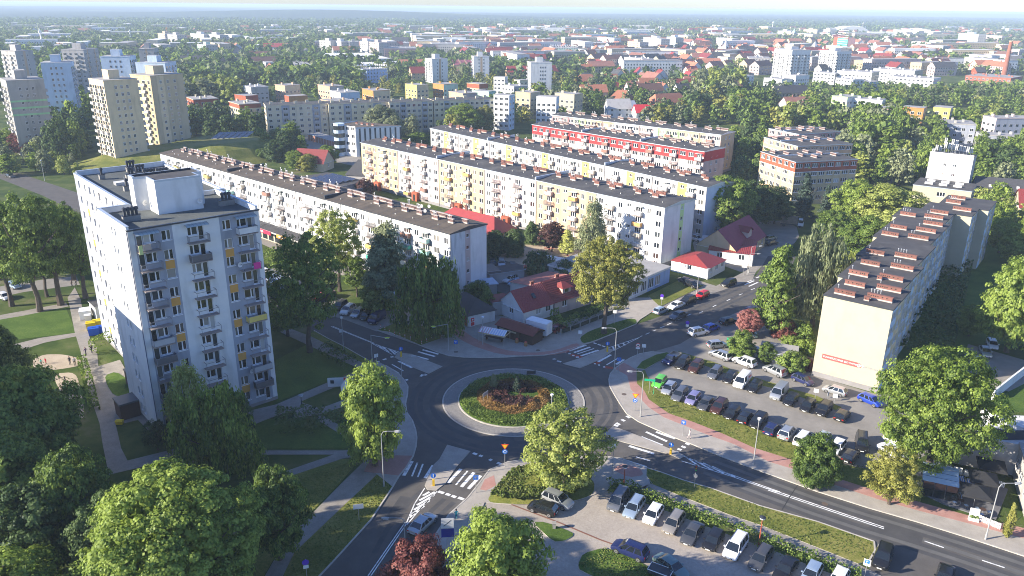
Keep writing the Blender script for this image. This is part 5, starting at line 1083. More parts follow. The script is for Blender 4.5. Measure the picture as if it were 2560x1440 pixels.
 lm=MB(); lm.box(-.1,.02,-.17,.17,-.07,.07,0); lme=lm.mesh('headlight',[lampm]); tm=MB(); tm.box(-.02,.08,-.13,.13,-.13,.1,0); tme=tm.mesh('tail_light',[tailm]); pm_=MB(); pm_.box(-.012,.012,-.26,.26,-.06,.06,0); pme=pm_.mesh('number_plate',[platem]); mm=MB(); mm.box(-.09,.07,-.1,.1,-.06,.07,0); mme=mm.mesh('mirror',[PT['white']])
 for sy in (-1, 1):
  obj('headlight',lme,root,(f-.1,sy*hw*.66,nose-.1),-sy*-.35); obj('tail_light',tme,root,(-f+.03,sy*hw*.72,tail-.18),0); obj('mirror',mme,root,(fb-.35,sy*(hw+.06),belt+.06))
 obj('number_plate', pme, root, (f + .02, 0, .42)); obj('number_plate', pme, root, (-f - .02, 0, .55)); return root
CARKIDS = {}
def car(px, py, fx, fy, kind, col, label, group=None, z=.02, name='parked_car'):
 c = G(px, py, .7); d = G(px + fx, py + fy, .7) - c; a = math.atan2(d.y, d.x)
 if kind not in CARS:CARS[kind]=build_car(kind); o=CARS[kind]; CARKIDS[kind]=KIDS[o.name]; proto=o.name; KIDS['proto_'+kind]=KIDS[o.name]; o.location=(c.x,c.y,z); o.rotation_euler=(0,0,a); o['label']=label
 else:
  o = CARS[kind].copy(); COL.objects.link(o); o.location = (c.x, c.y, z); o.rotation_euler = (0, 0, a); o['label'] = label; kk = []
  for ch in CARKIDS[kind]: q = ch.copy(); COL.objects.link(q); q.parent = o; kk.append(q)
 kids = CARKIDS[kind] if o is CARS[kind] else kk
 if 'group' in o: del o['group']
 if group: o['group'] = group
 o.name = name
 for ch in kids:
  nm = ch.name.split('.')[0]
  if nm in ('body', 'cabin', 'mirror'): ch.material_slots[0].link = 'OBJECT'; ch.material_slots[0].material = PT[col]
 return o
gA,gB,gC='cars parked nose out along the grass verge','middle row of cars on the asphalt car park','cars parked along the hedge on the old slab car park'
CL = []
def z2(x, y): return 1360 + x / 4, 760 + y / 4
def z3(x, y): return 1400 + x / 4, 1080 + y / 4
def z4(x, y): return 1920 + x / 4, 1080 + y / 4
F, B_ = (-22, 25), (22, -25)
for x, y, fr, kd, c, lab in (
 (1155,772,F,'hatch','green','bright green hatchback, first car of the row beside the grass verge'),(1250,838,F,'hatch','silver','silver hatchback parked next to the bright green car'),
 (1357,895,F,'estate','grey','mid grey estate car between the silver hatchback and the lilac car'),(1490,938,F,'hatch','lilac','lilac blue hatchback in the row by the grass verge'),
 (1620,985,F,'sedan','dark_grey','dark grey saloon parked right of the lilac hatchback'),(1752,1022,F,'suv','brown','very dark brown crossover in the verge row, right of the dark grey saloon'),
 (1880,1080,F,'hatch','black','black hatchback facing the verge, left of the two reversed in cars'),(2015,1128,B_,'hatch','black','black hatchback with red tail lights backed onto the verge'),
 (2145,1165,F,'suv','black','black crossover directly behind the tall street lamp'),(2280,1240,B_,'hatch','navy','dark blue hatchback showing its rear to the verge'),
 (2435, 1280, B_, 'suv', 'silver', 'silver crossover backed in beside the dark blue hatchback')):
 car(*z2(x, y), *fr, kd, c, lab, gA)
for x,y,fr,kd,c,lab in ((352,65,B_,'minivan','white','white people carrier half behind the round bushy tree'),(545,70,F,'hatch','pale_blue','pale blue car peeking above the round bushy tree'),(690,142,F,'hatch','white','white hatchback just right of the round bushy tree'),(830,232,B_,'hatch','black','black hatchback at the right end of the verge row, its rear to the path')):
 car(*z4(x, y), *fr, kd, c, lab, gA)
car(*z4(940, 105), 1, 26, 'minivan', 'black', 'black van like car nosed towards the camera at the end of the lot')
car(*z4(1310, 105), 30, 16, 'suv', 'white', 'white crossover under the spreading tree, upper one of the pair')
car(*z4(1250, 190), 30, 16, 'sedan', 'white', 'white long car with a grey load cover, lower one of the pair under the tree')
for x,y,fr,kd,c,lab in ((1385,585,F,'suv','black','black off-roader next to the blue pickup truck'),(1520,622,F,'suv','brown','dark brown crossover with a beige rear pillar, third in the middle row'),(1710,680,F,'estate','grey','grey estate car left of a black car in the middle row'),(1860,728,F,'hatch','black','black hatchback immediately left of the white delivery van'),
 (1982,768,F,'van','white','white delivery van with red lettering on its side'),(2108,820,F,'hatch','black','black hatchback immediately right of the white delivery van'),(2352,882,F,'van','silver','silver panel van standing apart in the middle row'),(2470,950,F,'hatch','black','black car right beside the silver panel van')):
 car(*z2(x, y), *fr, kd, c, lab, gB)
for x,y,fr,lab in ((400,1010,F,'black hatchback, second to the right of the silver panel van'),(560,1045,F,'black crossover in front of the white signboards'),(745,1105,B_,'black car with red tail lights, last of the middle row')):car(1920+x/4,760+y/4,*fr,'suv' if x==560 else 'hatch','black',lab,gB)
for x,y,fr,kd,c,lab in ((1732,400,(30,-3),'hatch','silver','silver green hatchback by the recycling igloos'),(1762,502,(-30,-12),'estate','silver','silver estate car left of the white crossover'),(2005,572,(-30,-11),'suv','white','white crossover in front of the yellow and white bins'),(2310,662,(-30,-14),'suv','silver','silver crossover with roof bars near the bushes'),
 (1545,275,(30,-6),'suv','white','white crossover beside the blue parking sign'),(1675,230,(30,-10),'hatch','blue','royal blue hatchback behind the white crossover by the parking sign'),(1840,165,(30,-8),'hatch','black','black hatchback left of the small copper leaved tree'),(2040,295,(30,4),'hatch','teal','grey green car half hidden under the copper leaved tree'),(2075,60,(30,-10),'hatch','wine','dark red car behind the copper leaved tree')):
 car(*z2(x, y), *fr, kd, c, lab)
for x,y,fr,kd,c,lab in ((350,752,(30,13),'hatch','navy','dark blue hatchback in front of the blank yellow gable'),(668,858,(-30,-9),'hatch','silver','pale silver hatchback by the foot of the yellow gable'),(1025,957,(30,13),'hatch','blue','bright blue hatchback half under the spreading tree')):car(1920+x/4,760+y/4,*fr,kd,c,lab)
for x,y,fx,fy,kd,c,lab in ((1652,775,28,-12,'hatch','pale_blue','pale blue grey hatchback waiting behind the white saloon at the kerb'),(1691,762,-28,11,'sedan','white','white saloon parked at the left kerb of the upper road'),(1696,787,-28,10,'sedan','grey','grey saloon driving down the upper road to the roundabout'),(1720,750,-28,11,'suv','black','black crossover parked between the white saloon and the red car'),(1756,736,-26,12,'hatch','red','bright red hatchback parked by the lamp post'),(1822,707,-28,10,'suv','black','black crossover standing alone on the pale apron by the upper road')):
 car(x, y, fx, fy, kd, c, lab, name='moving_car' if c == 'grey' else 'parked_car')
car(1057, 1306, 26, -24, 'sedan', 'silver', 'silver blue saloon driving up to the roundabout in the foreground', name='moving_car')
car(1357,1268,-30,-9,'hatch','black','black hatchback parked against the grassy mound'); car(1393,1248,30,13,'suv','silver','silver crossover parked behind the black hatchback at the mound')
for x,y,kd,c,lab in ((582,680,'minivan','grey','grey people carrier, first of the hedge row'),(742,742,'estate','pale_blue','pale blue silver estate next to the grey people carrier'),(932,815,'hatch','white','white hatchback with a dark sunroof'),(1138,897,'estate','beige','beige estate car with roof rails'),(1325,1003,'sedan','dark_grey','dark blue grey saloon with a sunshade behind its windscreen'),(1537,1072,'hatch','black','black hatchback left of the tall white people carrier'),(1757,1145,'minivan','white','tall white people carrier in the hedge row'),(2010,1250,'estate','dark_grey','charcoal estate car right of the tall white people carrier'),(2260,1355,'sedan','black','black saloon at the lower edge of the hedge row')):
 car(*z3(x, y), -22, 32, kd, c, lab, gC)
car(2030,1432,-18,32,'hatch','pale_blue','pale blue car cut off by the lower picture edge',gC); car(2096,1447,-18,32,'hatch','white','white car cut off by the lower picture edge',gC)
o=car(*z3(700,1172),-30,-12,'suv','navy','navy blue hatchback parked across the old slab car park'); car(*z3(1112,1335),30,22,'sedan','teal','grey green saloon at the lower grass patch')
car(*z4(1150,1240),-10,30,'suv','black','large black off-roader in the bay beside the main road'); car(2362,1440,-8,30,'sedan','black','black estate cut off at the lower edge beside the main road')
for x,y,kd,c,lab in ((870,774,'suv','white','white crossover, leftmost of the cars before the willow'),(896,781,'estate','silver','silver estate with roof rails beside the white crossover'),(917,788,'hatch','black','black car next to the navy van'),(942,795,'van','navy','navy blue panel van parked by the willow')):car(x,y,-26,18,kd,c,lab)
for x,y,kd,c,lab in ((664,678,'hatch','white','white car farthest in the short row right of the tower'),(674,685,'hatch','beige','beige car in the short row right of the tower'),(686,693,'hatch','pale_blue','pale blue car in the short row right of the tower'),(699,702,'sedan','silver','silver car nearest in the short row right of the tower'),(720,716,'hatch','white','white car half hidden under the dark tree by the tower')):car(x,y,26,-8,kd,c,lab)
for x,y,fx,fy,kd,c,lab in ((800,742,-20,14,'hatch','red','red car glimpsed through the dark tree'),(824,738,-20,14,'hatch','wine','dark red car behind the dark tree'),(850,764,-24,16,'suv','dark_grey','dark grey car left of the white crossover before the willow'),
 (1232,655,3,20,'hatch','black','black car in the courtyard nearest the white gable'),(1254,658,3,20,'suv','silver','silver car nosed up in the courtyard'),(1282,664,3,20,'hatch','grey','grey car in the courtyard below the climbing frame'),(1228,682,26,6,'hatch','white','white car nearest the gable in the white foursome'),(1247,691,26,2,'sedan','white','white saloon in the courtyard'),(1277,697,-24,8,'suv','white','white crossover behind the garage roof'),(1290,704,-24,10,'sedan','pale_blue','pale blue white saloon by the garage roof'),
 (1395,820,22,-10,'hatch','wine','dark red and white car by the hedge'),(1372,818,22,-10,'hatch','silver','silver car beside the white box truck'),
 (1742,596,24,8,'suv','white','white crossover left of the low white van'),(1762,581,24,8,'sedan','black','black saloon behind the white crossover near the white gable'),(1776,603,24,6,'van','white','low white van behind the red roofed annex'),(1800,574,22,6,'suv','black','black car in the shade behind the steep red roof'),(1816,568,22,6,'hatch','black','second black car in the shade behind the steep red roof'),
 (1926,594,26,-6,'hatch','silver','silver car right of the steep red roof'),(1928,606,26,-6,'sedan','black','black car right of the steep red roof'),(1728,710,24,10,'hatch','black','black car in the side lot by the lamp post'),(1716,702,24,10,'sedan','dark_grey','dark grey car in the side lot by the lamp post'),
 (2443,906,10,22,'hatch','white','white car in the shaded lane at the right'),(2464,877,10,22,'sedan','silver','silver car in the shaded lane at the right'),(2481,859,10,20,'hatch','white','white car farthest along the shaded lane at the right'),
 (10,740,20,8,'hatch','white','white car at the left picture edge'),(35,712,20,8,'hatch','pale_blue','pale blue car behind the trees at the left edge'),(25,439,20,6,'sedan','dark_grey','dark grey car on the wide road at the left edge'),
 (2183,446,20,8,'sedan','dark_grey','dark grey car parked below the lamps on the far road'),(2196,441,20,8,'hatch','navy','dark blue car parked below the lamps on the far road'),(2212,458,20,8,'hatch','wine','dark red car parked below the lamps on the far road'),(2236,395,3,-20,'hatch','black','black car driving away on the far road'),
 (176,385,20,4,'hatch','silver','silver car parked behind the trees at the upper left'),(250,340,16,8,'hatch','white','white car between the two left towers')):car(x,y,fx,fy,kd,c,lab)
# the white van's lettering
o = [q for q in COL.objects if q.get('label') == 'white delivery van with red lettering on its side'][0]
mb = MB(); mb.box(-1.9, -.6, .965, .972, 1.25, 1.5, 0); obj('side_print', mb.mesh('side_print', [mat('banner_red', (.6, .05, .05))]), o)
# blue pickup with a flat bed
def pickup():
 c=G(*z2(1275,545),.7); d=G(*z2(1195,600),.7)-c; root=thing('pickup_truck','dark blue pickup truck with a pale dropside bed at the tip of the car park','pickup truck',(c.x,c.y,.02),math.atan2(d.y,d.x),gB)
 mb = MB(); mb.box(-2.3, 2.2, -.85, .85, .35, .75, 0); mb.box(1.2, 2.35, -.84, .84, .4, .95, 0); mb.obj('body', [PT['navy']], root)
 cb=MB(); cb.prism([(.0,-.8),(1.25,-.8),(1.25,.8),(.0,.8)],.75,1.0,0); cb.poly([(.1,-.66,1.55),(.85,-.66,1.55),(.85,.66,1.55),(.1,.66,1.55)],0)
 for sy in (-1, 1): cb.poly([(0, sy * .8, 1), (1.25, sy * .8, 1), (.85, sy * .66, 1.55), (.1, sy * .66, 1.55)], 1)
 cb.poly([(1.25,-.8,1),(1.25,.8,1),(.85,.66,1.55),(.85,-.66,1.55)],1); cb.poly([(0,-.8,1),(0,.8,1),(.1,.66,1.55),(.1,-.66,1.55)],0); cb.obj('cab',[PT['navy'],carglass],root)
 bd = MB(); bd.box(-2.4, -.1, -.9, .9, .76, .85, 0)
 for q in ((-2.4, -.1, -.9, -.85), (-2.4, -.1, .85, .9), (-2.4, -2.35, -.85, .85), (-.15, -.1, -.85, .85)): bd.box(*q, .85, 1.25, 0)
 bd.obj('dropside_bed', [PT['beige']], root)
 w_ = [ch for ch in CARKIDS['hatch'] if ch.name.startswith('wheel')][0].data
 for x in (-1.5, 1.5):
  for sy in (-1, 1): obj('wheel', w_, root, (x, sy * .78, .33), 0 if sy > 0 else math.pi)
 for sy in (-1, 1): mb = MB(); mb.box(2.35, 2.38, sy * .6 - .14, sy * .6 + .14, .6, .78); mb.obj('headlight', [lampm], root)
pickup()
# white box truck at the market stalls
def boxtruck():
 root = thing('box_truck', 'white refrigerated box trailer standing between the market stalls and the hedge', 'box truck', G(1347, 838), R(147))
 mb = MB(); mb.box(-2.4, 2.4, -1.15, 1.15, .75, 3.2, 0); mb.box(-2.43, 2.43, -1.18, 1.18, 3.201, 3.26, 0); mb.obj('box', [PT['white']], root)
 for i, y in enumerate((-.56, .56)): mb = MB(); mb.box(-2.45, -2.41, y - .52, y + .52, .8, 3.1, 0); mb.obj('door', [PT['white']], root)
 mb = MB(); mb.box(-2.2, 3.0, -.5, .5, .5, .74, 0); mb.obj('chassis', [trim], root)
 mb = MB(); mb.box(2.41, 2.9, -.7, .7, 2.2, 3.0); mb.obj('cooling_unit', [galv], root)
 wm_ = MB(); wm_.bar((0, -.12, 0), (0, .12, 0), .36, 0, 12); wm_.bar((0, .12, 0), (0, .13, 0), .2, 1, 8); w_ = wm_.mesh('wheel', [tyre, rimm])
 for x in (-1.4, -.5):
  for sy in (-1, 1): obj('wheel', w_, root, (x, sy * 1.0, .36), 0 if sy > 0 else math.pi)
boxtruck()
def lorry():
 root = thing('tarpaulin_lorry', 'lorry with a worn brown tarpaulin cover in the shaded service yard', 'lorry', G(1978, 566), R(-20))
 mb = MB(); mb.box(-3.2, 1.6, -1.15, 1.15, 1.0, 3.1, 0); mb.obj('tarpaulin', [mat('tarpaulin', (.22, .17, .12), .9, var=.4, scale=1)], root)
 mb=MB(); mb.box(1.8,3.4,-1.05,1.05,.6,1.5,0); mb.box(1.9,3.2,-.95,.95,1.5,2.4,1); mb.box(1.9,3.1,-.96,.96,2.401,2.55,0); mb.obj('cab',[PT['white'],carglass],root)
 mb = MB(); mb.box(-3.2, 3.2, -.5, .5, .6, .99, 0); mb.obj('chassis', [trim], root)
 wm_ = MB(); wm_.bar((0, -.14, 0), (0, .14, 0), .45, 0, 12); w_ = wm_.mesh('wheel', [tyre])
 for x in (-2.2, 2.4):
  for sy in (-1, 1): obj('wheel', w_, root, (x, sy * .95, .45))
lorry()

# ================================================================ THE TOWN BEYOND
def fblock(name,label,L,N,Rr,h,mats,units=None,nst=4,cat='apartment block',roof=None,top=None,D=None,base=.8,sh=2.8,rep=None,runits=None,rrep=None,group=None,lift=0.,maxd=60):
 """a block known by the three visible corners of its roof"""
 if h < 0: h = max(6, hgt(G((L[0] + N[0]) / 2, -h), (L[1] + N[1]) / 2))
 if not nst: nst = max(1, int((h - .8) / 2.85))
 o, ang, ln, d = frame3(h, N, L, Rr); D = D or max(8, min(d, maxd)); ln = max(ln, 6)
 b = Bld(name, label, cat, o, ang, mats, group); u = units or [('w', 3.2, 1.7, 0)]; rep = rep or max(1, round(ln / sum(q[1] for q in u)))
 ru = runits or [('w', 3.2, 1.5, min(1, len(mats) - 1))]; rr = rrep or max(1, round(D / sum(q[1] for q in ru)))
 mf = (lambda x, z, c: 2 if z > top else c) if top else None
 for ox,oy,a,w_,un,rp in ((0,0,0,ln,u,rep),(ln,0,math.pi/2,D,ru,rr),(ln,D,math.pi,ln,u,rep),(0,D,-math.pi/2,D,ru,rr)):b.wall(ox,oy,a,w_,0,h,un,nst,base,sh,mf,rep=rp,far=True)
 b.flatroof(0, ln, 0, D, h, over=.15, th=.3)
 if lift: b.r.box(ln * .3, ln * .62, D * .3, D * .7, h + .3, h + .3 + lift, 1, top=0)
 elif ln > 9 and D > 9:
  n = int(max(ln, D) / 5)
  for i in range(n):q=(i+.5)/n; x,y=(q*ln,D*(.35+.3*(i%2))) if ln>D else (ln*(.35+.3*(i%2)),q*D); b.r.box(x-.8,x+.8,y-.4,y+.4,h+.3,h+1.5,1)
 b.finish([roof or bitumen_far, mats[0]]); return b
dots=[('.',3,0,0),('w',2.2,1.0,0),('w',2.2,1.0,0),('w',2.2,1.0,0),('.',3,0,0)]; duo=[('.',3,0,0),('w',2,1,0),('.',1.6,0,1),('w',2,1,0),('.',3,0,0)]
balc = [('b', 3.6, 2.0, 0), ('w', 3, 1.5, 0)]
tw=lambda lab,A,B_,C_,h,m,u=dots,**k:fblock('tower_block',lab,A,B_,C_,h,m,u,0,'tower block',lift=k.pop('lift',3.5),runits=balc,**k)
b = tw('grey panel tower with pale green horizontal bands at the left edge', (15, 203), (109, 199), (128, 190), 31, [W_conc, W_lgrey, W_green], D=16)
wl = max(v[0] for v in b.w.v)
for z in (22.3, 19.5, 16.7): mb = MB(); mb.box(.0, wl, -.08, -.02, z, z + .75); mb.obj('green_band', [W_green], b.root)
tw('ochre tower with white side balconies, middle one of the three left towers',(258,203),(343,198),(356,190),33,[W_sand,W_sky,W_white],rrep=3,D=14)
tw('yellow tower with a pale green left strip, beside the ochre tower',(375,191),(457,185),(466,180),33,[W_cream,W_sand,W_lime],[('.',2,0,0),('w',2.4,1.1,1),('w',2.4,1.1,0),('w',2.4,1.1,0),('.',2,0,0)],D=14)
tw('pale blue white tower behind the grey panel tower', (101, 158), (175, 157), (190, 153), 33, [W_sky, W_white], D=14)
tw('white tower with a brown central strip at the far left', (37, 129), (82, 127), (92, 124), 33, [W_lgrey, W_tan], duo, D=14)
tw('white tower with a brown central strip, second from the left edge', (208, 125), (245, 121), (252, 119), 33, [W_lgrey, W_tan], duo, D=14)
tw('pale blue white tower behind the ochre tower', (250, 142), (322, 142), (326, 138), 33, [W_sky, W_white], D=14)
tw('low looking pale blue tower behind the yellow tower', (338, 157), (412, 158), (420, 154), 30, [W_sky, W_white], D=14)
tw('greyish tower with a brown strip above the yellow tower', (346, 123), (384, 123), (389, 121), 33, [W_lgrey, W_tan], duo, D=14)
for i,(A,B_,h,m,lab) in enumerate((((394,83),(412,85),-116,W_tan,'thin brownish tower pair beside the antenna mast, left one'),((418,86),(442,88),-120,W_conc,'thin brownish tower pair beside the antenna mast, right one'),((476,84),(509,86),-113,W_white,'white striped tower left of the pale blue hall'),((512,85),(549,88),-115,W_lgrey,'grey striped tower touching the pale blue hall'),((493,111),(515,113),-146,W_mint,'narrow mint green tower standing among trees'),
  ((798,101),(826,103),-133,W_lgrey,'first from the left of the five white towers above the warehouse'),((829,102),(853,104),-134,W_white,'second from the left of the five white towers above the warehouse'),((873,105),(897,105),-137,W_lgrey,'third from the left of the five white towers above the warehouse'),((899,103),(920,104),-138,W_white,'fourth from the left of the five white towers above the warehouse'),((922,105),(947,107),-143,W_pink,'rightmost of the five white towers above the warehouse'),
  ((1569,103),(1600,106),-132,W_cream,'cream tower left of the tall white tower cluster'),((1609,93),(1653,98),-127,W_white,'broad white tower cluster above the old town'),((1667,92),(1690,94),-121,W_sky,'white and blue tower right of the broad white tower cluster'),((1945,77),(1978,78),-92,W_white,'pale office slab near the church tower'),((2009,73),(2044,74),-92,W_cream,'cream slab below the horizon right of centre'),((2059,73),(2076,74),-92,W_lgrey,'narrow pale tower left of the arched hall'),((2397,83),(2447,86),-117,W_sky,'pale turquoise slab tower in the upper right woods'),((2234,74),(2298,77),-92,W_white,'wide white slab below the horizon at the right'))):
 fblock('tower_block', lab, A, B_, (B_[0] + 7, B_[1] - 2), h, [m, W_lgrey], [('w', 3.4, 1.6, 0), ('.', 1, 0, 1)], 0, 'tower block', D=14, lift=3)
for A,B_,C_,lab in (((1080,148),(1119,147),(1129,144),'white tower with a brown strip, left one of the three white towers in the centre'),((1184,142),(1223,142),(1229,139),'white tower with a brown strip, middle one of the three white towers in the centre')):tw(lab,A,B_,C_,-207,[W_white,W_tan],duo,D=14)
tw('white tower with dotted windows, right one of the three white towers in the centre',(1327,157),(1380,157),(1388,154),-234,[W_white,W_lgrey],[('.',8,0,0),('w',2.2,1,0),('w',2.2,1,0),('w',2.2,1,0),('.',5,0,0)],D=14)
tw('sunlit white tower with many balconies, left one of the right hand pair',(1937,122),(1981,126),(2007,120),-196,[W_white,W_lgrey],balc,lift=2.5,D=20); tw('sunlit white tower with many balconies, right one of the right hand pair',(2050,126),(2093,129),(2116,126),-184,[W_white,W_lgrey],balc,lift=2.5,D=20)
b=fblock('office_tower','red sided tower with a green glass front above the old town',(2085,92),(2121,95),(2124,93),-127,[W_brickred,W_rose],[('.',1,0,0)],1,'office tower',D=12)
wl = max(v[0] for v in b.w.v); wh_ = max(v[2] for v in b.w.v); mb = MB(); mb.box(wl * .3, wl + .1, -.5, -.05, 2, wh_ - 1, 0)
for i in range(9): mb.box(wl * .3, wl + .2, -.6, -.501, 4 + i * 3.4, 4.5 + i * 3.4, 1)
mb.obj('glass_front', [mat('green_glass', (.1, .38, .3), .2), PAL['white']], b.root)
fblock('warehouse','large white warehouse with blue corner panels',(783,134),(828,149),(945,139),-156,[W_white,W_sky],[('.',1,0,0)],1,'warehouse',maxd=160,runits=[('.',8,0,0),('.',3,0,1)],roof=PAL['white'])
fblock('hall','pale blue flat hall beside the grey striped tower',(549,91),(614,94),(618,91),-108,[W_sky,W_white],[('.',1,0,0)],1,'hall',D=40,roof=PAL['white'])
fblock('office_block','pale blue office block with rows of small windows',(884,172),(917,175),(972,172),-207,[W_sky,W_blue],None,5,'office block',maxd=60)
fblock('warehouse','wide flat white roofed hall behind the pale blue office block',(860,158),(905,165),(1075,156),-172,[W_lgrey,W_sky],[('.',1,0,0)],1,'warehouse',maxd=150,roof=PAL['white'])
fblock('hall','long low hall with a dusty red roof between two white towers',(1128,150),(1135,163),(1184,158),8,[W_tan],[('.',1,0,0)],1,'hall',maxd=90,roof=tile_red)
fblock('office_block','white block with a deep green glass front',(1374,116),(1384,120),(1438,118),-141,[W_white,W_mint],None,5,'office block',maxd=70); fblock('office_block','bright green glass cube before the white block',(1383,125),(1386,127),(1428,126),-143,[mat('green_glass2',(.03,.22,.15),.3)],[('.',1,0,0)],1,'office block',maxd=40)
# long beige block of set-back sections
for i,(A,B_,C_,lab) in enumerate((((664,265),(818,260),(822,256),'beige five storey block with glazed balconies, left section'),((821,261),(970,256),(974,252),'beige five storey block with glazed balconies, middle section'),((1085,253),(1236,248),(1240,244),'beige five storey block with glazed balconies, right section'),((973,257),(1082,253),(1086,249),'beige five storey block with glazed balconies, section behind the grey willow'))):
 fblock('apartment_block',lab,A,B_,C_,15.5,[W_beige,W_beige,W_mgrey],[('w',3.2,1.6,0),('w',3.2,1.4,0),('b',3.4,2.2,2),('w',3.2,1.6,0)],5,D=12,roof=bitumen,base=1)
W_oldb = wallmat('old_brick_wall', (.33, .12, .08))
OB=[((466,243),(483,250),(543,246),13,W_pale,W_sand,W_brickred,'block with an orange red top storey and ochre walls behind the dark trees'),((571,254),(598,262),(657,260),14,W_pale,W_sand,W_brickred,'cream block with an orange red upper side, left of the long beige block'),((586,237),(614,241),(657,240),12,W_brickred,W_brickred,0,'low brick orange block behind the cream and orange one'),((711,239),(722,242),(771,240),12,W_brickred,W_orange,0,'brick orange block behind the round bright tree'),
 ((608,214),(627,219),(675,218),12,W_white,W_lgrey,0,'white block right of the pale poplars'),((687,212),(712,215),(758,213),12,W_peach,W_sand,0,'peach block in the middle of the small blocks'),((794,212),(824,217),(866,216),12,W_peach,W_lgrey,0,'pinkish block right of the dark spruce'),((825,227),(851,233),(897,230),12,W_white,W_sky,0,'white block in front of the pinkish block'),((905,222),(933,228),(976,226),12,W_orange,W_sand,0,'orange and ochre block among trees'),((800,249),(830,255),(880,250),12,W_peach,W_lgrey,0,'peach block right behind the long beige block'),
 ((1013,210),(1042,214),(1078,213),12,W_yel,W_sand,0,'yellow block left of the first central white tower'),((1122,229),(1157,235),(1196,233),12,W_peach,W_pink,0,'pale pink block in front of the middle white tower'),((1180,227),(1222,230),(1249,230),12,W_mint,W_mint,0,'mint green block right of the pale pink block'),((1167,208),(1198,211),(1230,210),12,W_cream,W_peach,W_brickred,'cream block with a red top storey below the middle white tower'),((1082,209),(1109,212),(1143,209),12,W_orange,W_mint,0,'orange and mint block below the first central white tower'),
 ((1234,238),(1273,240),(1312,241),18,W_white,W_sky,0,'taller white block with a pale mint gable'),((1254,213),(1285,217),(1322,215),13,W_white,W_lgrey,0,'white block just left of the right central tower'),((1289,230),(1326,233),(1359,230),15,W_cream,W_pale,0,'cream block at the foot of the right central tower'),((1341,242),(1391,244),(1419,244),15,W_white,W_sky,0,'white and lilac block behind bright trees'),((1387,233),(1436,237),(1462,234),15,W_pale,W_cream,0,'pale yellow block right of the white and lilac one'),((1234,193),(1262,194),(1285,193),13,W_white,W_white,0,'small white block before the big red roofs'),((1285,200),(1295,201),(1324,201),13,W_beige,W_beige,0,'small beige block before the right central tower'),
 ((181,186),(188,188),(207,188),13,W_orange,W_orange,0,'orange block between the pale blue towers'),((207,190),(216,193),(240,191),12,W_white,W_pink,0,'white block left of the ochre tower'),((955,117),(960,121),(1042,120),-142,W_white,W_rose,0,'long white and red block right of the five towers'),((980,105),(985,108),(1031,107),-117,W_white,W_pink,0,'long pale block farther behind the five towers'),((1076,106),(1080,109),(1135,107),-124,W_white,W_white,0,'white stepped block above the first central tower'),
 ((2080,240),(2119,244),(2148,240),14,W_lime,W_white,0,'pale lime block in the woods on the right'),((2132,247),(2206,252),(2214,248),13,W_white,W_white,0,'long white block behind the pale lime block'),((2177,268),(2248,274),(2254,270),14,W_rose,W_rose,0,'salmon block partly hidden by poplars'),((2256,268),(2310,272),(2331,269),16,W_orange,W_peach,0,'orange and peach block with roof stacks'),((2334,269),(2377,272),(2400,268),16,W_yel,W_pale,0,'yellow and cream block right of the peach block'),((2352,299),(2362,309),(2432,306),13,W_conc,W_mgrey,0,'weathered grey block with stained balconies'),((2458,290),(2492,297),(2575,276),14,W_pink,W_mgrey,0,'pinkish block with a grey side at the right edge'),((2514,307),(2540,312),(2600,300),10,W_pale,W_cream,0,'low cream block at the right edge'),((2440,330),(2452,338),(2600,322),10,W_lgrey,W_mgrey,0,'long grey roofed block at the right edge'),
 ((1840,187),(1868,190),(1907,193),-218,W_white,W_white,0,'white modern block at the left end of the white estate'),((1958,187),(1990,190),(2022,188),-215,W_white,W_white,0,'white modern block between the two sunlit towers'),((2034,181),(2088,184),(2093,181),-210,W_white,W_lgrey,0,'white cube block with square dark windows'),((2093,177),(2180,182),(2186,178),-213,W_white,W_pale,0,'long white block with a recessed top in the white estate'),((2090,195),(2133,200),(2140,197),-228,W_white,W_white,0,'white block with corner balconies in the white estate'),((2138,203),(2175,206),(2184,202),-228,W_white,W_sky,0,'small white block in front of the shaded courtyard'),((2184,172),(2287,178),(2292,174),-208,W_white,W_pale,0,'long pale block at the rear of the white estate'),((2217,191),(2334,198),(2339,193),-225,W_white,W_white,0,'long white block with balconies at the right end of the white estate'),((1910,195),(1955,199),(1962,195),-216,W_white,W_white,0,'low white block below the left sunlit tower'),
 ((1561,143),(1606,148),(1612,145),-180,W_white,W_lgrey,0,'white modern block with balcony grid left of the dark one'),((1619,150),(1637,152),(1684,158),-183,W_white,W_mgrey,0,'dark grey modern block with white window grid'),((1868,141),(1872,145),(1924,144),-172,W_lgrey,W_lgrey,0,'grey classical public building with tall windows'),((656,154),(664,157),(688,158),-186,W_white,W_lgrey,0,'pale gable block among dark trees left of the warehouse'),((727,155),(742,165),(785,166),-188,W_lgrey,W_white,0,'long pale block running away, left of the warehouse'),
      ((2414, 189), (2528, 196), (2545, 190), -214, W_oldb, W_oldb, 0, 'long red brick factory at the foot of the chimney')]
for L_,N_,R_,h,m1,m2,tp,lab in OB:fblock('apartment_block' if 'brick factory' not in lab else 'factory',lab,L_,N_,R_,h,[m1,m2,tp or m1],None,0,'apartment block' if 'brick factory' not in lab else 'factory',top=h-3.2 if tp else None,maxd=60)
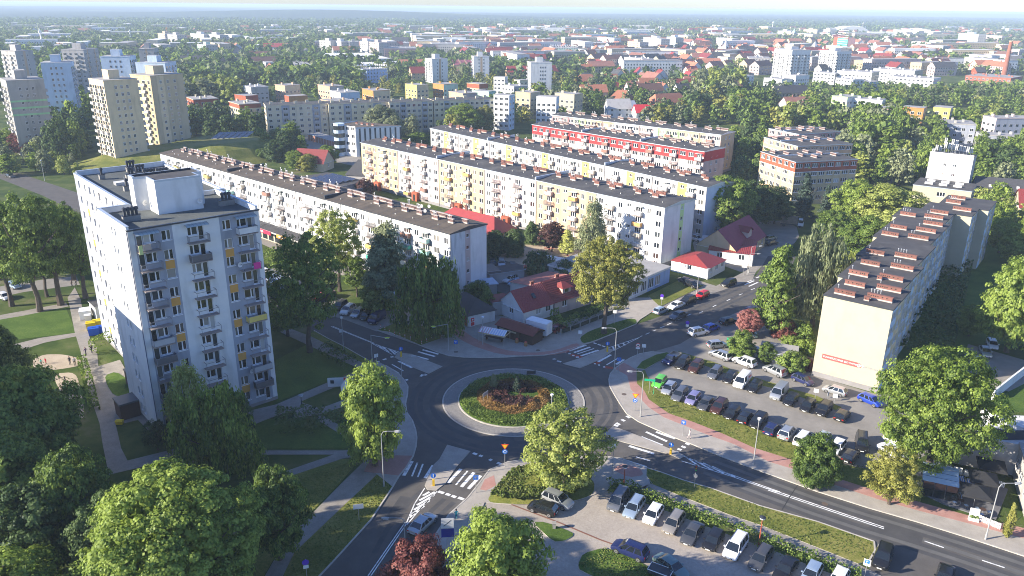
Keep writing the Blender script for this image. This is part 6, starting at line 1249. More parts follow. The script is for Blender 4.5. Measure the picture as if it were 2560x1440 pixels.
# brick works chimney, churches, masts
p = G(2508, 196); h = hgt(p, 104); root = thing('factory_chimney', 'tall red brick factory chimney at the upper right', 'chimney', p)
mb=MB(); mb.bar((0,0,0),(0,0,h),2.7,0,14,1.5); mb.obj('shaft',[mat('old_brick',(.3,.11,.07),.9,var=.2,scale=.4)],root); mb=MB(); mb.bar((0,0,h),(0,0,h+.9),1.75,0,14); mb.obj('rim',[W_tan],root)
def spire(px, by, ty, w_, m, cm, lab, dome=False):
 p = G(px, by); h = hgt(p, ty); r = thing('church_tower', lab, 'church tower', p, .5); mb = MB(); b_ = h * .62
 mb.box(-w_, w_, -w_, w_, 0, b_, 0)
 for a in range(4):
  for z in (.35,.7):x=w_+.03; q=[(-.8,-x,b_*z),(.8,-x,b_*z),(.8,-x,b_*z+3),(-.8,-x,b_*z+3)]; c,s=math.cos(a*math.pi/2),math.sin(a*math.pi/2); mb.poly([(x_*c-y_*s,x_*s+y_*c,z_) for x_,y_,z_ in q],1)
 mb.obj('shaft', [m, black_m], r); mb = MB()
 if dome:mb.bar((0,0,b_),(0,0,b_+h*.08),w_*1.1,0,12,w_*.95); mb.bar((0,0,b_+h*.08),(0,0,b_+h*.18),w_*.95,0,12,w_*.4); mb.bar((0,0,b_+h*.18),(0,0,b_+h*.27),w_*.35,0,10,w_*.35); mb.bar((0,0,b_+h*.27),(0,0,h),w_*.35,0,8,.05)
 else: mb.bar((0, 0, b_), (0, 0, h), w_ * 1.2, 0, 8, .05)
 mb.obj('spire', [cm], r)
spire(1812,142,97,3.2,W_white,W_mgrey,'slim white church tower with a grey needle spire'); spire(2034,136,103,4.2,W_pale,W_mgrey,'cream church tower with a domed lantern'); spire(1983,98,71,4,W_lgrey,W_mint,'pale distant church tower with a green cap',True)
for px,by,ty,c,lab in ((108,125,71,W_white,'thin white lattice mast at the upper left'),(328,105,74,W_white,'thin white mast above the trees left of the brown towers'),(420,95,68,W_orange,'red and white mast between the two brownish towers'),(1083,88,65,W_white,'white mast above the distant estate'),(1425,92,69,W_orange,'orange construction crane mast on the skyline'),(1753,100,66,W_orange,'orange construction mast above the railway'),(1930,80,52,W_white,'white broadcasting tower near the horizon'),(2155,80,55,W_lgrey,'faint grey mast at the horizon')):
 p = G(px, by); h = hgt(p, ty); r = thing('mast', lab, 'mast', p); mb = MB(); mb.bar((0, 0, 0), (0, 0, h), 1.3, 0, 6, .7); mb.obj('pole', [c], r)
 mb = MB()
 if 'crane' in lab or 'construction' in lab: mb.box(-12, 22, -.5, .5, h - 3, h - 1.8)
 else: mb.bar((0, 0, h * .8), (0, 0, h * .9), 2.2, 0, 8)
 mb.obj('jib' if 'construction' in lab else 'platform', [c], r)
# hall with an arched roof
p = G(2135, 84); r = thing('arched_hall', 'big white arched hall near the horizon', 'hall', p, .05); mb = MB(); n = 12
for i in range(n):
 a,c=math.pi*i/n,math.pi*(i+1)/n; q0,q1=(45*-math.cos(a),20*math.sin(a)),(45*-math.cos(c),20*math.sin(c)); mb.poly([(q0[0],0,q0[1]),(q1[0],0,q1[1]),(q1[0],60,q1[1]),(q0[0],60,q0[1])]); mb.poly([(q0[0],0,0),(q1[0],0,0),(q1[0],0,q1[1]),(q0[0],0,q0[1])])
mb.obj('vault', [PAL['white']], r)
# named old houses
HS=[(1448,222,16,10,20,tile_or,W_cream,'long house with a fresh orange roof left of the villa gardens'),(1522,268,13,12,-30,tile_or,W_brickred,'square brick villa with a steep orange roof'),(1600,232,15,9,10,tile_or,W_pale,'house with a bright orange roof between tall trees'),(1640,282,26,11,30,tile_or,W_tan,'long villa with a hipped orange roof near the pastel block'),(1680,235,22,11,15,tile_dred,W_pale,'two storey house with a dusty red roof near the big poplars'),(1470,240,12,9,-20,tile_dred,W_sand,'brown roofed house in the gardens'),(1745,172,26,14,5,tile_or,W_pale,'big orange roofed hall church beside the copper tree'),
 (1270,197,34,15,10,tile_red,W_tan,'large crooked red roof below the trees right of the middle tower'),(1325,197,30,14,28,tile_dred,W_tan,'second large red roof joined to the crooked one'),(1000,178,24,12,15,tile_or,W_rose,'orange roofed school wing with a round turret'),(1030,200,20,13,20,tile_dred,W_cream,'tan gabled house with a dark red mansard roof'),(1995,285,9,8,40,tile_red,W_brickred,'small red gabled house in the park'),(770,152,12,9,20,tile_dred,W_white,'small white house behind the long pale block'),(500,166,10,9,10,tile_red,W_white,'white house with a red roof among the left trees'),(445,186,9,8,0,tile_red,W_white,'white house with an orange red roof behind the yellow tower'),(2440,190,10,10,5,slate,W_brickred,'dark glazed stair block of the brick factory'),(1560,290,10,8,30,W_white,W_white,'white gabled shed near the pastel block'),(1520,296,14,9,10,W_lgrey,W_white,'grey roofed store near the pastel block'),(1590,300,12,8,12,mat('roof_bright_red',(.6,.03,.04),.5),W_white,'low shed with a vivid red roof behind the pastel block')]
for px, py, L, D, a, rm, wm, lab in HS:
 b=house('house',lab,G(px,py),R(a),L,D,6 if L>12 else 4.5,11 if L>12 else 8.5,wm,rm,hip=3 if 'hipped' in lab or 'villa' in lab else 0,win='w'*max(2,int(L/4)),fine=False,over=.5); b.finish([rm,wm])
# the many small houses of the town: the nearest ones each on their own, the remote rest in one mass
tile_worn = mat('roof_tile_worn', (.27, .12, .09), .9, var=.2, scale=.5, objvar=.25)
roofs=[tile_or]*4+[tile_worn]*3+[tile_red,tile_dred,slate,slate,mat('roof_brown',(.16,.08,.06),.8,objvar=.2)]; walls=[W_white,W_pale,W_cream,W_lgrey,W_pink,W_sand,W_white]
def hm(L, D, he, hr, flat=False):
 w_, r_, n = MB(), MB(), MB()
 for P in (((0, 0), (L, 0)), ((L, 0), (L, D)), ((L, D), (0, D)), ((0, D), (0, 0))): w_.poly([(*P[0], 0), (*P[1], 0), (*P[1], he), (*P[0], he)])
 if flat: r_.box(-.2, L + .2, -.2, D + .2, he, he + .3)
 else:
  for x in (0, L): w_.poly([(x, 0, he), (x, D, he), (x, D / 2, hr)])
  for s in (0,1):y=-.5 if not s else D+.5; r_.poly([(-.5,y,he-.3),(L+.5,y,he-.3),(L+.5,D/2,hr),(-.5,D/2,hr)][::-1 if s else 1])
  r_.box(L * .3, L * .3 + .8, D * .5 - .4, D * .5 + .4, hr - 1, hr + 1)
 for k in range(max(1, int(he / 2.9))):
  for i in range(int(L / 3)):
   x = 1.2 + i * 3; z = .9 + k * 2.9
   for y in (-.03, D + .03): n.poly([(x, y, z), (x + 1.1, y, z), (x + 1.1, y, z + 1.4), (x, y, z + 1.4)])
  for i in range(int(D / 3.4)):
   y = 1.2 + i * 3.4; z = .9 + k * 2.9
   for x in (-.03, L + .03): n.poly([(x, y, z), (x, y + 1.1, z), (x, y + 1.1, z + 1.4), (x, y, z + 1.4)])
 return w_, r_, n
HM=[hm(*q) for q in ((12,9,5.5,10),(18,10,8.5,13),(10,10,6,11.5),(26,11,9,13.5),(14,9,3.5,7.5),(40,13,11.5,0,True),(24,16,8.5,0,True),(60,14,14,0,True))]
HMm = [(a.mesh('wall', [W_white]), b_.mesh('roof', [tile_or]), c.mesh('windows', [glass_dark])) for a, b_, c in HM]
def zone(x0, y0, x1, y1, n, flat, orient, mats_=None):
 out = []
 for _ in range(n):
  for t in range(8):
   p = G(RNG.uniform(x0, x1), y0 + (y1 - y0) * RNG.uniform(0, 1))
   if clear(p.x, p.y, 16) and all((p.x - q[0]) ** 2 + (p.y - q[1]) ** 2 > 17 ** 2 for q in placed): break
  else: continue
  k=int(RNG.integers(5,8)) if RNG.random()<flat else int(RNG.integers(0,5)); a=R(orient[int(RNG.integers(len(orient)))])+RNG.normal(0,.12)
  placed.append((p.x, p.y, k, a))
placed = []
zone(1430,110,2360,190,330,.16,(15,105,40)); zone(1440,190,1780,265,22,.0,(15,100)); zone(1180,100,1600,175,110,.3,(20,110)); zone(960,100,1300,140,60,.4,(17,107)); zone(1500,75,2560,108,190,.45,(10,100)); zone(2300,120,2560,190,50,.3,(10,100)); zone(600,90,1000,150,55,.35,(17,107)); zone(0,85,700,140,60,.6,(20,110)); zone(900,72,1500,95,120,.6,(10,100)); zone(0,70,900,84,40,.85,(10,100)); zone(430,150,700,195,12,0,(20,110)); zone(1940,265,2060,300,3,0,(20,))
placed.sort(key=lambda q: q[0] ** 2 + q[1] ** 2)
rn = {id(tile_or): 'orange red', id(tile_red): 'red', id(tile_dred): 'dark red', id(slate): 'slate grey', id(tile_worn): 'faded red'}
for p in placed:
 FOOT.append((p[0], p[1], p[3], 0, 14, 0, 10))
deferred = []
for x, y, k, a in placed[:270]:
 rm = roofs[int(RNG.integers(len(roofs)))] if k < 5 else bitumen_far; wm = walls[int(RNG.integers(len(walls)))]
 nm = '%s roofed house' % rn.get(id(rm), 'brown') if k < 5 else 'flat roofed pale block'
 r=thing('town_house' if k<5 else 'flat_block',nm,'house' if k<5 else 'building',(x,y,0),a,('far town houses with %s roofs'%rn.get(id(rm),'brown')) if k<5 else 'flat roofed blocks of the far town'); deferred.append(r)
 for me, m in zip(HMm[k], (wm, rm, None)): o = obj(me.name, me, r); slotmats(o, [m]) if m else tag(o, kind='stuff')
groups = {}
for x, y, k, a in placed[270:]:
 wm = walls[int(RNG.integers(len(walls)))]; rm = roofs[int(RNG.integers(len(roofs)))] if k < 5 else PAL['white']
 c, s = math.cos(a), math.sin(a)
 for part, m in zip(HM[k], (wm, rm, glass_dark)):
  g=groups.setdefault(m.name,(m,[],[])); b0=len(g[1]); g[1].extend([(x+u*c-v*s,y+u*s+v*c,z) for u,v,z in part.v]); g[2].extend([tuple(b0+i for i in f) for f in part.f])
fm_ = MB(); ms = []
for i, (m, v, f) in enumerate(groups.values()):
 b0 = len(fm_.v); fm_.v += v; fm_.f += [tuple(b0 + q for q in ff) for ff in f]; fm_.m += [i] * len(f); ms.append(m)
tag(fm_.obj('distant_houses', ms), 'mass of remote houses and halls before the forest', 'houses', kind='stuff')

MARKS=[(*G(a,b)[:2],n) for a,b,n in ((62,330,'the grey panel tower'),(300,350,'the ochre tower'),(420,320,'the yellow green tower'),(740,330,'the beige block'),(1100,300,'the beige block end'),(560,372,'the grassy mound'),(500,440,'the white block'),(880,370,'the office building'),(1000,450,'the yellow block'),(1300,400,'the grey block'),(1500,350,'the red topped block'),(1700,350,'the pastel block'),(2010,430,'the stepped block trio'),(2360,470,'the aerial tower'),(2350,620,'the stepped yellow block'),(1100,208,'the left central tower'),(1203,205,'the middle central tower'),(1352,232,'the right central tower'),(1960,196,'the left sunlit tower'),(2075,184,'the right sunlit tower'),(2510,196,'the brick chimney'),(2276,222,'the white estate'),(1812,142,'the white church'),(2034,136,'the cream church'),(1630,127,'the white tower cluster'),(1584,132,'the cream tower'),(2103,127,'the green glass tower'),(870,137,'the five white towers'),(930,205,'the blue office block'),(515,146,'the mint tower'),(1640,180,'the dark modern block'),(1405,142,'the green glass cube'),(2422,117,'the turquoise slab'),(2430,310,'the weathered grey block'),(2160,252,'the pale lime block'),(90,158,'the pale blue tower'),(830,150,'the white warehouse'),(1650,270,'the hipped orange villa'),(2230,430,'the far street lamps'),(2150,370,'the far road'),(1290,190,'the crooked red roof'))]
ORD = ('first', 'second', 'third', 'fourth', 'fifth', 'sixth', 'seventh', 'eighth', 'ninth', 'tenth', 'eleventh', 'twelfth')
def name_apart(objs):
 """label far things by what stands next to them, then by their order from the left"""
 by = {}
 for o in objs:
  x,y=o.location.x,o.location.y; m=min(MARKS,key=lambda q:(q[0]-x)**2+(q[1]-y)**2*.6); dx=proj(x,y,0)[0]-proj(m[0],m[1],0)[0]; dy=y-m[1]
  side='behind' if dy>abs(x-m[0]) else ('before' if-dy>abs(x-m[0]) else ('left of' if dx<0 else 'right of')); by.setdefault('%s %s %s'%(o['label'],side,m[2]),[]).append(o)
 for k, l in by.items():
  l.sort(key=lambda o: proj(o.location.x, o.location.y, 0)[0])
  for i, o in enumerate(l):
   if len(l) > 1: o['label'] = '%s, %s from left' % (k, ORD[i]) if i < 12 else k + ', at right'
   else: o['label'] = k
name_apart(deferred)

# ================================================================ TREES
L_mid=leaf('leaves_green',(.04,.075,.018),(.11,.175,.03),(.23,.31,.06)); L_bri=leaf('leaves_bright',(.06,.11,.018),(.17,.245,.035),(.33,.42,.08),.45); L_yel=leaf('leaves_yellow_green',(.12,.16,.025),(.26,.31,.06),(.44,.48,.14),.4)
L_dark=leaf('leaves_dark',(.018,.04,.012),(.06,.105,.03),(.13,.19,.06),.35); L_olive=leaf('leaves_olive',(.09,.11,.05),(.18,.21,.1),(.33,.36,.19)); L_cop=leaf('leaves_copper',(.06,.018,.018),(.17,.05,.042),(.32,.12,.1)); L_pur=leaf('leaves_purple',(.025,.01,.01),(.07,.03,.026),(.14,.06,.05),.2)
L_pink=leaf('leaves_pink_red',(.14,.04,.04),(.36,.13,.12),(.5,.24,.2)); L_lime=leaf('leaves_lime',(.3,.32,.07),(.55,.58,.15),(.7,.7,.25),.4); L_blue=leaf('needles_blue_green',(.018,.035,.024),(.045,.07,.05),(.09,.13,.09),.15); L_och=leaf('leaves_ochre_green',(.1,.11,.02),(.24,.245,.045),(.4,.39,.1),.35)
bark = mat('bark', (.09, .07, .055), .95, var=.35, scale=2, bump=.5); bark_w = mat('bark_birch', (.5, .48, .44), .9, var=.3, scale=3)
def quads(cent, nrm, size, asp=1.0, up=None):
 n=len(cent); nrm=nrm/np.linalg.norm(nrm,axis=1,keepdims=True); rv=RNG.normal(size=(n,3)) if up is None else np.tile(up,(n,1))+RNG.normal(0,.2,(n,3))
 t=np.cross(nrm,rv); t/=np.linalg.norm(t,axis=1,keepdims=True)+1e-9; b=np.cross(nrm,t); s=(size*RNG.uniform(.7,1.3,n))[:,None]*.5
 V = np.stack([cent - t * s, cent - b * s * asp + nrm * s * .15, cent + t * s, cent + b * s * asp + nrm * s * .15], 1); return V.reshape(-1, 3)
def crownmesh(name, R0, H0, prof, ncl, nlf, size, csz, inner=.2, droop=0., lo=0., seed=1, flat=.75):
 global RNG; keep = RNG; RNG = np.random.default_rng(seed)
 t = RNG.uniform(0, 1, ncl * 3); z = t; pr = prof(z); k = RNG.uniform(0, 1, len(z)) < (pr / pr.max()); z = z[k][:ncl]; n = len(z); pr = prof(z)
 th = RNG.uniform(0, 2 * math.pi, n)
 # lobes: big bumps in the outline
 lob = 1 + .16 * np.sin(th * 3 + z * 5 + seed) + .1 * np.sin(th * 5 - z * 9 + seed * 2)
 rr = pr * lob * np.where(RNG.uniform(0, 1, n) < .72, RNG.uniform(.8, 1.04, n), RNG.uniform(.25, .8, n))
 C = np.stack([rr * np.cos(th) * R0, rr * np.sin(th) * R0, z * H0], 1)
 cs = csz * RNG.uniform(.6, 1.35, n); out = []; nr = []
 D=RNG.normal(size=(n,nlf,3)); D/=np.linalg.norm(D,axis=2,keepdims=True); D[:,:,2]=np.where(D[:,:,2]<-.2,-D[:,:,2]*.6,D[:,:,2])
 rad = cs[:, None, None] * RNG.uniform(.55, 1.05, (n, nlf, 1)); P = C[:, None, :] + D * rad * np.array([1, 1, flat])
 if droop: P[:, :, 2] -= RNG.uniform(0, 1, (n, nlf)) ** 1.3 * droop
 outw = C - np.array([0, 0, H0 * .4]); outw /= np.linalg.norm(outw, axis=1, keepdims=True) + 1e-6
 N = D * .9 + outw[:, None, :] * .35 + RNG.normal(0, .26, D.shape) + np.array([0, 0, .25])
 if droop: N[:, :, 2] *= .25
 P = P.reshape(-1, 3); N = N.reshape(-1, 3)
 ni = int(len(P) * inner); zi = RNG.uniform(.08, .85, ni); ti = RNG.uniform(0, 6.28, ni); ri = prof(zi) * RNG.uniform(0, .75, ni)
 P = np.concatenate([P, np.stack([ri * np.cos(ti) * R0, ri * np.sin(ti) * R0, zi * H0], 1)]); N = np.concatenate([N, RNG.normal(size=(ni, 3))])
 sz = np.full(len(P), size); sz[-ni:] = size * 2.2 if ni else size
 V = quads(P, N, sz, 1.0 if not droop else 1.9, np.array([0, 0, 1.]) if droop else None); V[:, 2] = np.maximum(V[:, 2], lo)
 RNG = keep; return fastmesh(name, V, np.arange(len(V)).reshape(-1, 4), [L_mid])
el=lambda z:np.sqrt(np.clip(1-((z-.45)/.56)**2,0,1)); low=lambda z:np.sqrt(np.clip(1-((z-.32)/.69)**2,0,1))*np.clip(.75+z,0,1)
colp=lambda z:np.clip(np.minimum(z*5+.35,1),0,1)*np.clip((1-z)**.55*1.15,0,1); cone=lambda z:np.clip((1-z)*(.82+.18*np.sin(z*38)),.02,1)
ARCH = {  # mesh, crown radius, crown height, default trunk share
 'big':(crownmesh('crown',8,14,low,800,110,.25,.86,.08,seed=3),8,14),'mapleA':(crownmesh('crown',5,9,el,250,95,.27,.95,.12,seed=5),5,9),'mapleB':(crownmesh('crown',5,9.5,low,250,95,.27,.95,.12,seed=9),5,9.5),
 'loose':(crownmesh('crown',5,10,el,190,80,.26,1.0,.05,seed=12),5,10),'spread':(crownmesh('crown',9,13,lambda z:el(z)*(.85+.15*z),470,95,.27,1.05,.05,seed=21),9,13),'column':(crownmesh('crown',3.4,12,colp,240,65,.33,.85,.2,seed=31),3.4,12),
 'willow':(crownmesh('crown',6,10,low,190,62,.27,.75,.05,droop=2.6,seed=41),6,10),'birch':(crownmesh('crown',3,11,colp,150,60,.2,.75,.02,droop=2.0,seed=51),3,11),'spruce':(crownmesh('crown',3,12,cone,260,50,.3,.55,.3,seed=61,flat=.4),3,12),'shrub':(crownmesh('crown',2,2.4,low,70,60,.22,.55,.15,seed=71),2,2.4),
 'midA':(crownmesh('crown',5,9,el,90,26,.62,1.15,.12,seed=81),5,9),'midB':(crownmesh('crown',5,10,low,90,26,.62,1.2,.12,seed=83),5,10),'midC':(crownmesh('crown',3.2,12,colp,80,26,.6,.95,.15,seed=85),3.2,12)}
def trunkmesh(h, r, limbs, spread, m, seed):
 rg = random.Random(seed); mb = MB(); p = Vector((0, 0, -.2)); pts = [(p, r * 1.35)]; n = 5
 for i in range(1, n + 1): p = Vector((rg.uniform(-.06, .06) * i, rg.uniform(-.06, .06) * i, h * i / n)); pts.append((p, r * (1 - .45 * i / n)))
 for (a, ra), (b_, rb) in zip(pts, pts[1:]): mb.bar(a, b_, ra, 0, 7, rb)
 for k in range(limbs):
  a=rg.uniform(0,6.28); z0=h*rg.uniform(.45,.95); q0=Vector((0,0,z0)); q1=q0+Vector((math.cos(a)*spread*.5,math.sin(a)*spread*.5,h*.22)); q2=q1+Vector((math.cos(a+.5)*spread*.4,math.sin(a+.5)*spread*.4,h*.25))
  mb.bar(q0, q1, r * .42, 0, 5, r * .25); mb.bar(q1, q2, r * .25, 0, 5, r * .08)
 return mb.mesh('trunk', [m])
TM = [trunkmesh(7, .3, 7, 4.5, bark, 1), trunkmesh(7, .26, 9, 4, bark, 2), trunkmesh(7, .2, 5, 2, bark_w, 3)]
NT = [0]; NEW = [None]
def tree_at(p, h, r, kind, lm, label, trunk=.2, group=None, name='tree', cat='tree', z0=0.):
 me, R0, H0 = ARCH[kind]; i = NT[0]; NT[0] += 1
 root = thing(name, label, cat, (p[0], p[1], z0), (i * 2.39996) % 6.28, group); NEW[0] = root; tb = h * trunk
 c=obj('crown' if cat=='tree' else 'foliage',me,root,(0,0,tb)); c.scale=(r/R0,r/R0,(h-tb)/H0); c.material_slots[0].link='OBJECT'; c.material_slots[0].material=lm
 t=obj('trunk' if cat=='tree' else 'stem',TM[2 if kind=='birch' else i%2],root); k=(tb+(h-tb)*.45)/7; s=max(.35,h/12) if cat=='tree' else.25; t.scale=(s,s,k); return root
def tree(bx, by, ty, wpx, kind, lm, label, trunk=.2, **k):
 p=G(bx,by); h=hgt(p,ty); fw=p.y*math.cos(PITCH)+(CAMH-h/2)*math.sin(PITCH); return tree_at(p,h*.96,wpx/2*fw/FPX*.87,kind,lm,label,trunk,**k)
TR = [  # base x, base y, top y, crown width, kind, leaves, label, trunk share
(465,1560,1180,470,'big',L_bri,'huge round bright green tree filling the lower left foreground',.12),(700,1400,1170,170,'mapleA',L_mid,'dark green tree leaning on the huge round tree from the right',.15),(20,1640,1404,330,'mapleB',L_bri,'tree top just rising into the lower left corner',.2),
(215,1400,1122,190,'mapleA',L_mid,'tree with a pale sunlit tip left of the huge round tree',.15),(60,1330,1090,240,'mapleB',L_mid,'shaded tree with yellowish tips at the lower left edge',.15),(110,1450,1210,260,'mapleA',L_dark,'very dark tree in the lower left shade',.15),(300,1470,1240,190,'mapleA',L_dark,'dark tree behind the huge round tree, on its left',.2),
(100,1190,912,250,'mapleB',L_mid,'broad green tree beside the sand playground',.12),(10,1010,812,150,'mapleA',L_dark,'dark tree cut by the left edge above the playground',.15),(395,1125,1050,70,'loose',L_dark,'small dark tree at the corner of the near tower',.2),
(552,1190,950,235,'willow',L_bri,'weeping willow in front of the near tower',.12),(488,1110,893,120,'birch',L_yel,'thin tree with yellow catkins before the tower balconies',.3),(600,1075,985,70,'mapleA',L_dark,'small dark tree right of the weeping willow at the tower foot',.2),
(938,1165,908,165,'mapleB',L_bri,'upright bright green tree on the left bank of the roundabout',.1),(1408,1225,1015,225,'loose',L_yel,'light yellow green tree on the grassy mound below the roundabout',.18),(1240,1560,1290,255,'mapleA',L_bri,'bright green tree at the lower edge beside the copper tree',.15),(1052,1530,1350,195,'mapleB',L_cop,'copper red tree at the lower edge',.15),
(775,880,572,190,'loose',L_mid,'tall dark tree close to the right side of the near tower',.25),(720,840,700,100,'loose',L_mid,'lower dark tree between the tower and the tall dark tree',.15),(850,728,520,135,'loose',L_yel,'airy pale yellow green tree before the white block',.3),(893,742,640,70,'loose',L_mid,'small dark green tree below the airy pale one',.3),
(972,775,550,130,'column',L_olive,'silvery poplar before the white block',.1),(1083,838,618,185,'willow',L_mid,'massive dark green willow beside the kiosk',.08),(945,782,708,95,'shrub',L_yel,'low bright shrub tree left of the dark willow',.15),(1510,834,590,205,'spread',L_och,'big street tree with a thick bare trunk on the grass island',.33),
(1195,782,703,80,'mapleA',L_mid,'garden tree between the kiosk and the red roofed house',.15),(1237,640,575,62,'mapleA',L_dark,'dark hedge tree, left of the tall hedge pair',.02),(1285,640,572,60,'mapleB',L_dark,'dark hedge tree, right of the tall hedge pair',.02),(1330,612,555,45,'mapleA',L_dark,'dark bush tree beside the climbing frame',.05),(1380,630,555,68,'mapleA',L_pur,'brown purple tree in the courtyard',.2),(1418,640,572,42,'column',L_lime,'small glowing lime yellow tree in the courtyard',.12),
(1478,655,486,88,'birch',L_olive,'weeping birch in front of the yellow and white block',.2),(1345,690,628,85,'shrub',L_dark,'dark round bush behind the glass pavilion',0.0),(1414,705,652,62,'shrub',L_dark,'dark round bush right of the glass pavilion',0.0),(1424,668,634,12,'spruce',L_dark,'slim cypress in the playground',.02),(1440,665,636,11,'spruce',L_dark,'second slim cypress nearer the birch',.02),
(1930,835,605,105,'column',L_mid,'dense columnar green tree by the upper road',.05),(2030,815,552,165,'willow',L_olive,'tall olive grey willow right of the columnar tree',.15),(2118,705,622,80,'willow',L_yel,'yellow green weeping tree beside the stepped block',.1),(1868,840,772,66,'mapleA',L_pink,'small tree with salmon red leaves at the car park',.2),(1958,845,802,66,'shrub',L_cop,'dark red rounded shrub in the garden strip',0.0),(2005,850,808,60,'shrub',L_mid,'grey green rounded shrub beside the dark red one',0.0),
(1852,895,825,72,'mapleB',L_mid,'bushy green tree left of the flat grey shelter',.05),(1914,905,855,48,'mapleB',L_mid,'bushy green tree in front of the flat grey shelter',.03),(1978,925,882,80,'shrub',L_mid,'wide green bush right of the shelter',0.0),(2010,885,850,60,'shrub',L_bri,'bright bush by the corner of the yellow gable',0.0),(1975,860,838,50,'shrub',L_mid,'flowering bush behind the shelter',0.0),(2020,925,898,34,'shrub',L_cop,'small reddish bush against the yellow gable',0.0),
(2318,1175,870,335,'spread',L_bri,'great spreading tree over the right end of the car park',.14),(2032,1212,1084,122,'mapleB',L_mid,'round bushy tree on the path beside the main road',.03),(2222,1262,1125,138,'loose',L_och,'olive yellow tree with a bare trunk in a paved pit',.22),(2515,880,640,175,'mapleB',L_bri,'bright green tree at the right edge, lower one',.12),(2545,660,553,120,'mapleA',L_bri,'bright green tree at the right edge, upper one',.1),(2515,1345,1255,26,'column',L_och,'small yellow shrub tree beside the white terrace fence',.05),
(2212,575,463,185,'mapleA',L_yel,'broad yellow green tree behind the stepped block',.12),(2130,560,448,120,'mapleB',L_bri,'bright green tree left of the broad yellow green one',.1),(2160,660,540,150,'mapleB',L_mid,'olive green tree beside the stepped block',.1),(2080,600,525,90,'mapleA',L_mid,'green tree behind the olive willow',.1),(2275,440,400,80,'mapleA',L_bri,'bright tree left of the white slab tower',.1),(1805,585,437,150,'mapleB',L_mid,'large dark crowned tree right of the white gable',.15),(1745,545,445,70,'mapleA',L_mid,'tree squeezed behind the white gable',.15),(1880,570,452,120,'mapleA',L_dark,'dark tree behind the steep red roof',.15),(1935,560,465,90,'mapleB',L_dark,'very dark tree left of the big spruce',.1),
(2005,548,412,72,'spruce',L_blue,'big blue green spruce in front of the brick red topped block',.05),(2062,535,448,42,'spruce',L_blue,'smaller spruce to the right of the big one',.05),(1940,470,410,60,'mapleA',L_yel,'light green tree before the brick red topped block',.2),(1990,445,402,50,'mapleA',L_bri,'bright tree in front of the gap of the stepped blocks',.2),
(1595,500,430,118,'mapleB',L_mid,'round dark tree before the grey and yellow block',.05),(1150,398,347,68,'mapleA',L_mid,'left tree of the pair before the grey block',.1),(1190,402,346,52,'mapleB',L_olive,'right tree of the pair before the grey block',.1),(1345,435,390,58,'mapleA',L_mid,'round tree in the middle of the grey block',.1),(1625,405,374,46,'mapleA',L_mid,'small round tree before the red topped block',.1),(1418,368,325,32,'column',L_mid,'slim tree before the red topped block',.05),
(1050,375,330,62,'mapleA',L_mid,'round tree behind the yellow and white block',.05),(913,495,446,52,'mapleB',L_pur,'dark purple tree at the left end of the yellow and white block',.15),(955,340,262,90,'mapleA',L_olive,'grey green willow before the long beige block',.1),(985,352,290,62,'mapleA',L_olive,'lower grey willow behind the office building',.1),(1065,318,245,120,'mapleB',L_olive,'grey and green tree group leader before the beige block',.1),(1158,335,258,100,'mapleB',L_bri,'broad bright green tree behind the grey block',.05),(1213,330,262,50,'mapleA',L_och,'brownish tree right of the broad bright one',.1),
(820,412,362,58,'mapleB',L_bri,'bright tree right of the maroon house',.1),(740,425,375,48,'mapleA',L_bri,'bright tree left of the maroon house',.1),(690,405,350,60,'mapleA',L_dark,'dark tree by the grassy mound',.05),(715,395,325,55,'mapleB',L_dark,'taller dark tree by the grassy mound',.05),(770,428,385,55,'mapleA',L_och,'dull green tree in front of the maroon house',.05),(655,400,372,40,'mapleA',L_mid,'small tree at the end of the white block roof',.05),(60,385,328,70,'mapleB',L_cop,'dark copper tree at the foot of the grey panel tower',.08),(25,378,320,75,'mapleA',L_bri,'bright tree left of the dark copper tree',.08),(112,388,340,60,'mapleA',L_olive,'olive tree right of the dark copper tree',.08)]
for t in TR: tree(*t[:7], t[7], **(dict(cat='shrub', name='shrub') if t[4] == 'shrub' else {}))
# the row of trees in the lawn left of the tower
for i,(bx,by,ty,wp,lm) in enumerate(((100,778,478,150,L_mid),(152,762,485,120,L_bri),(30,765,500,150,L_mid),(215,745,520,90,L_mid),(118,742,560,90,L_dark),(60,700,520,120,L_mid),(0,700,480,120,L_bri),(185,700,500,80,L_mid))):
 tree(bx,by,ty,wp,'loose',lm,'loose crowned tree on the left lawn, %s'%('nearest with a dark bare trunk','right behind the nearest','at the picture edge in front','closest to the tower wall','thin middle one','behind the nearest, wide','at the picture edge behind','behind, near the tower')[i],.3)
# spruces and hedges in strips
def hedge(name, pts, wd, ht, lm, label, dens=26, size=.24, z0=.05, kind='stuff'):
 pts = [G(*p) for p in pts]; P = []
 for a, b in zip(pts, pts[1:]):
  L = (b - a).length; n = int(L * wd * dens + L * ht * dens); t = RNG.uniform(0, 1, n); nn = Vector((-(b - a).y, (b - a).x, 0)).normalized()
  u=RNG.uniform(-1,1,n); zz=RNG.uniform(.1,1,n); top=RNG.uniform(0,1,n)<wd/(wd+ht); zz=np.where(top,1,zz); u=np.where(top,u,np.sign(u)); lump=1+.2*np.sin(t*L*1.7+u)+.12*np.sin(t*L*4.1)
  P.append(np.stack([a.x + (b.x - a.x) * t + nn.x * u * wd / 2, a.y + (b.y - a.y) * t + nn.y * u * wd / 2, z0 + zz * ht * lump], 1))
 P = np.concatenate(P); P += RNG.normal(0, .06, P.shape); N = RNG.normal(0, .7, P.shape) + np.array([0, 0, .8])
 V=quads(P,N,np.full(len(P),size)); return tag(obj(name,fastmesh(name,V,np.arange(len(V)).reshape(-1,4),[lm])),label,'hedge',kind=None)
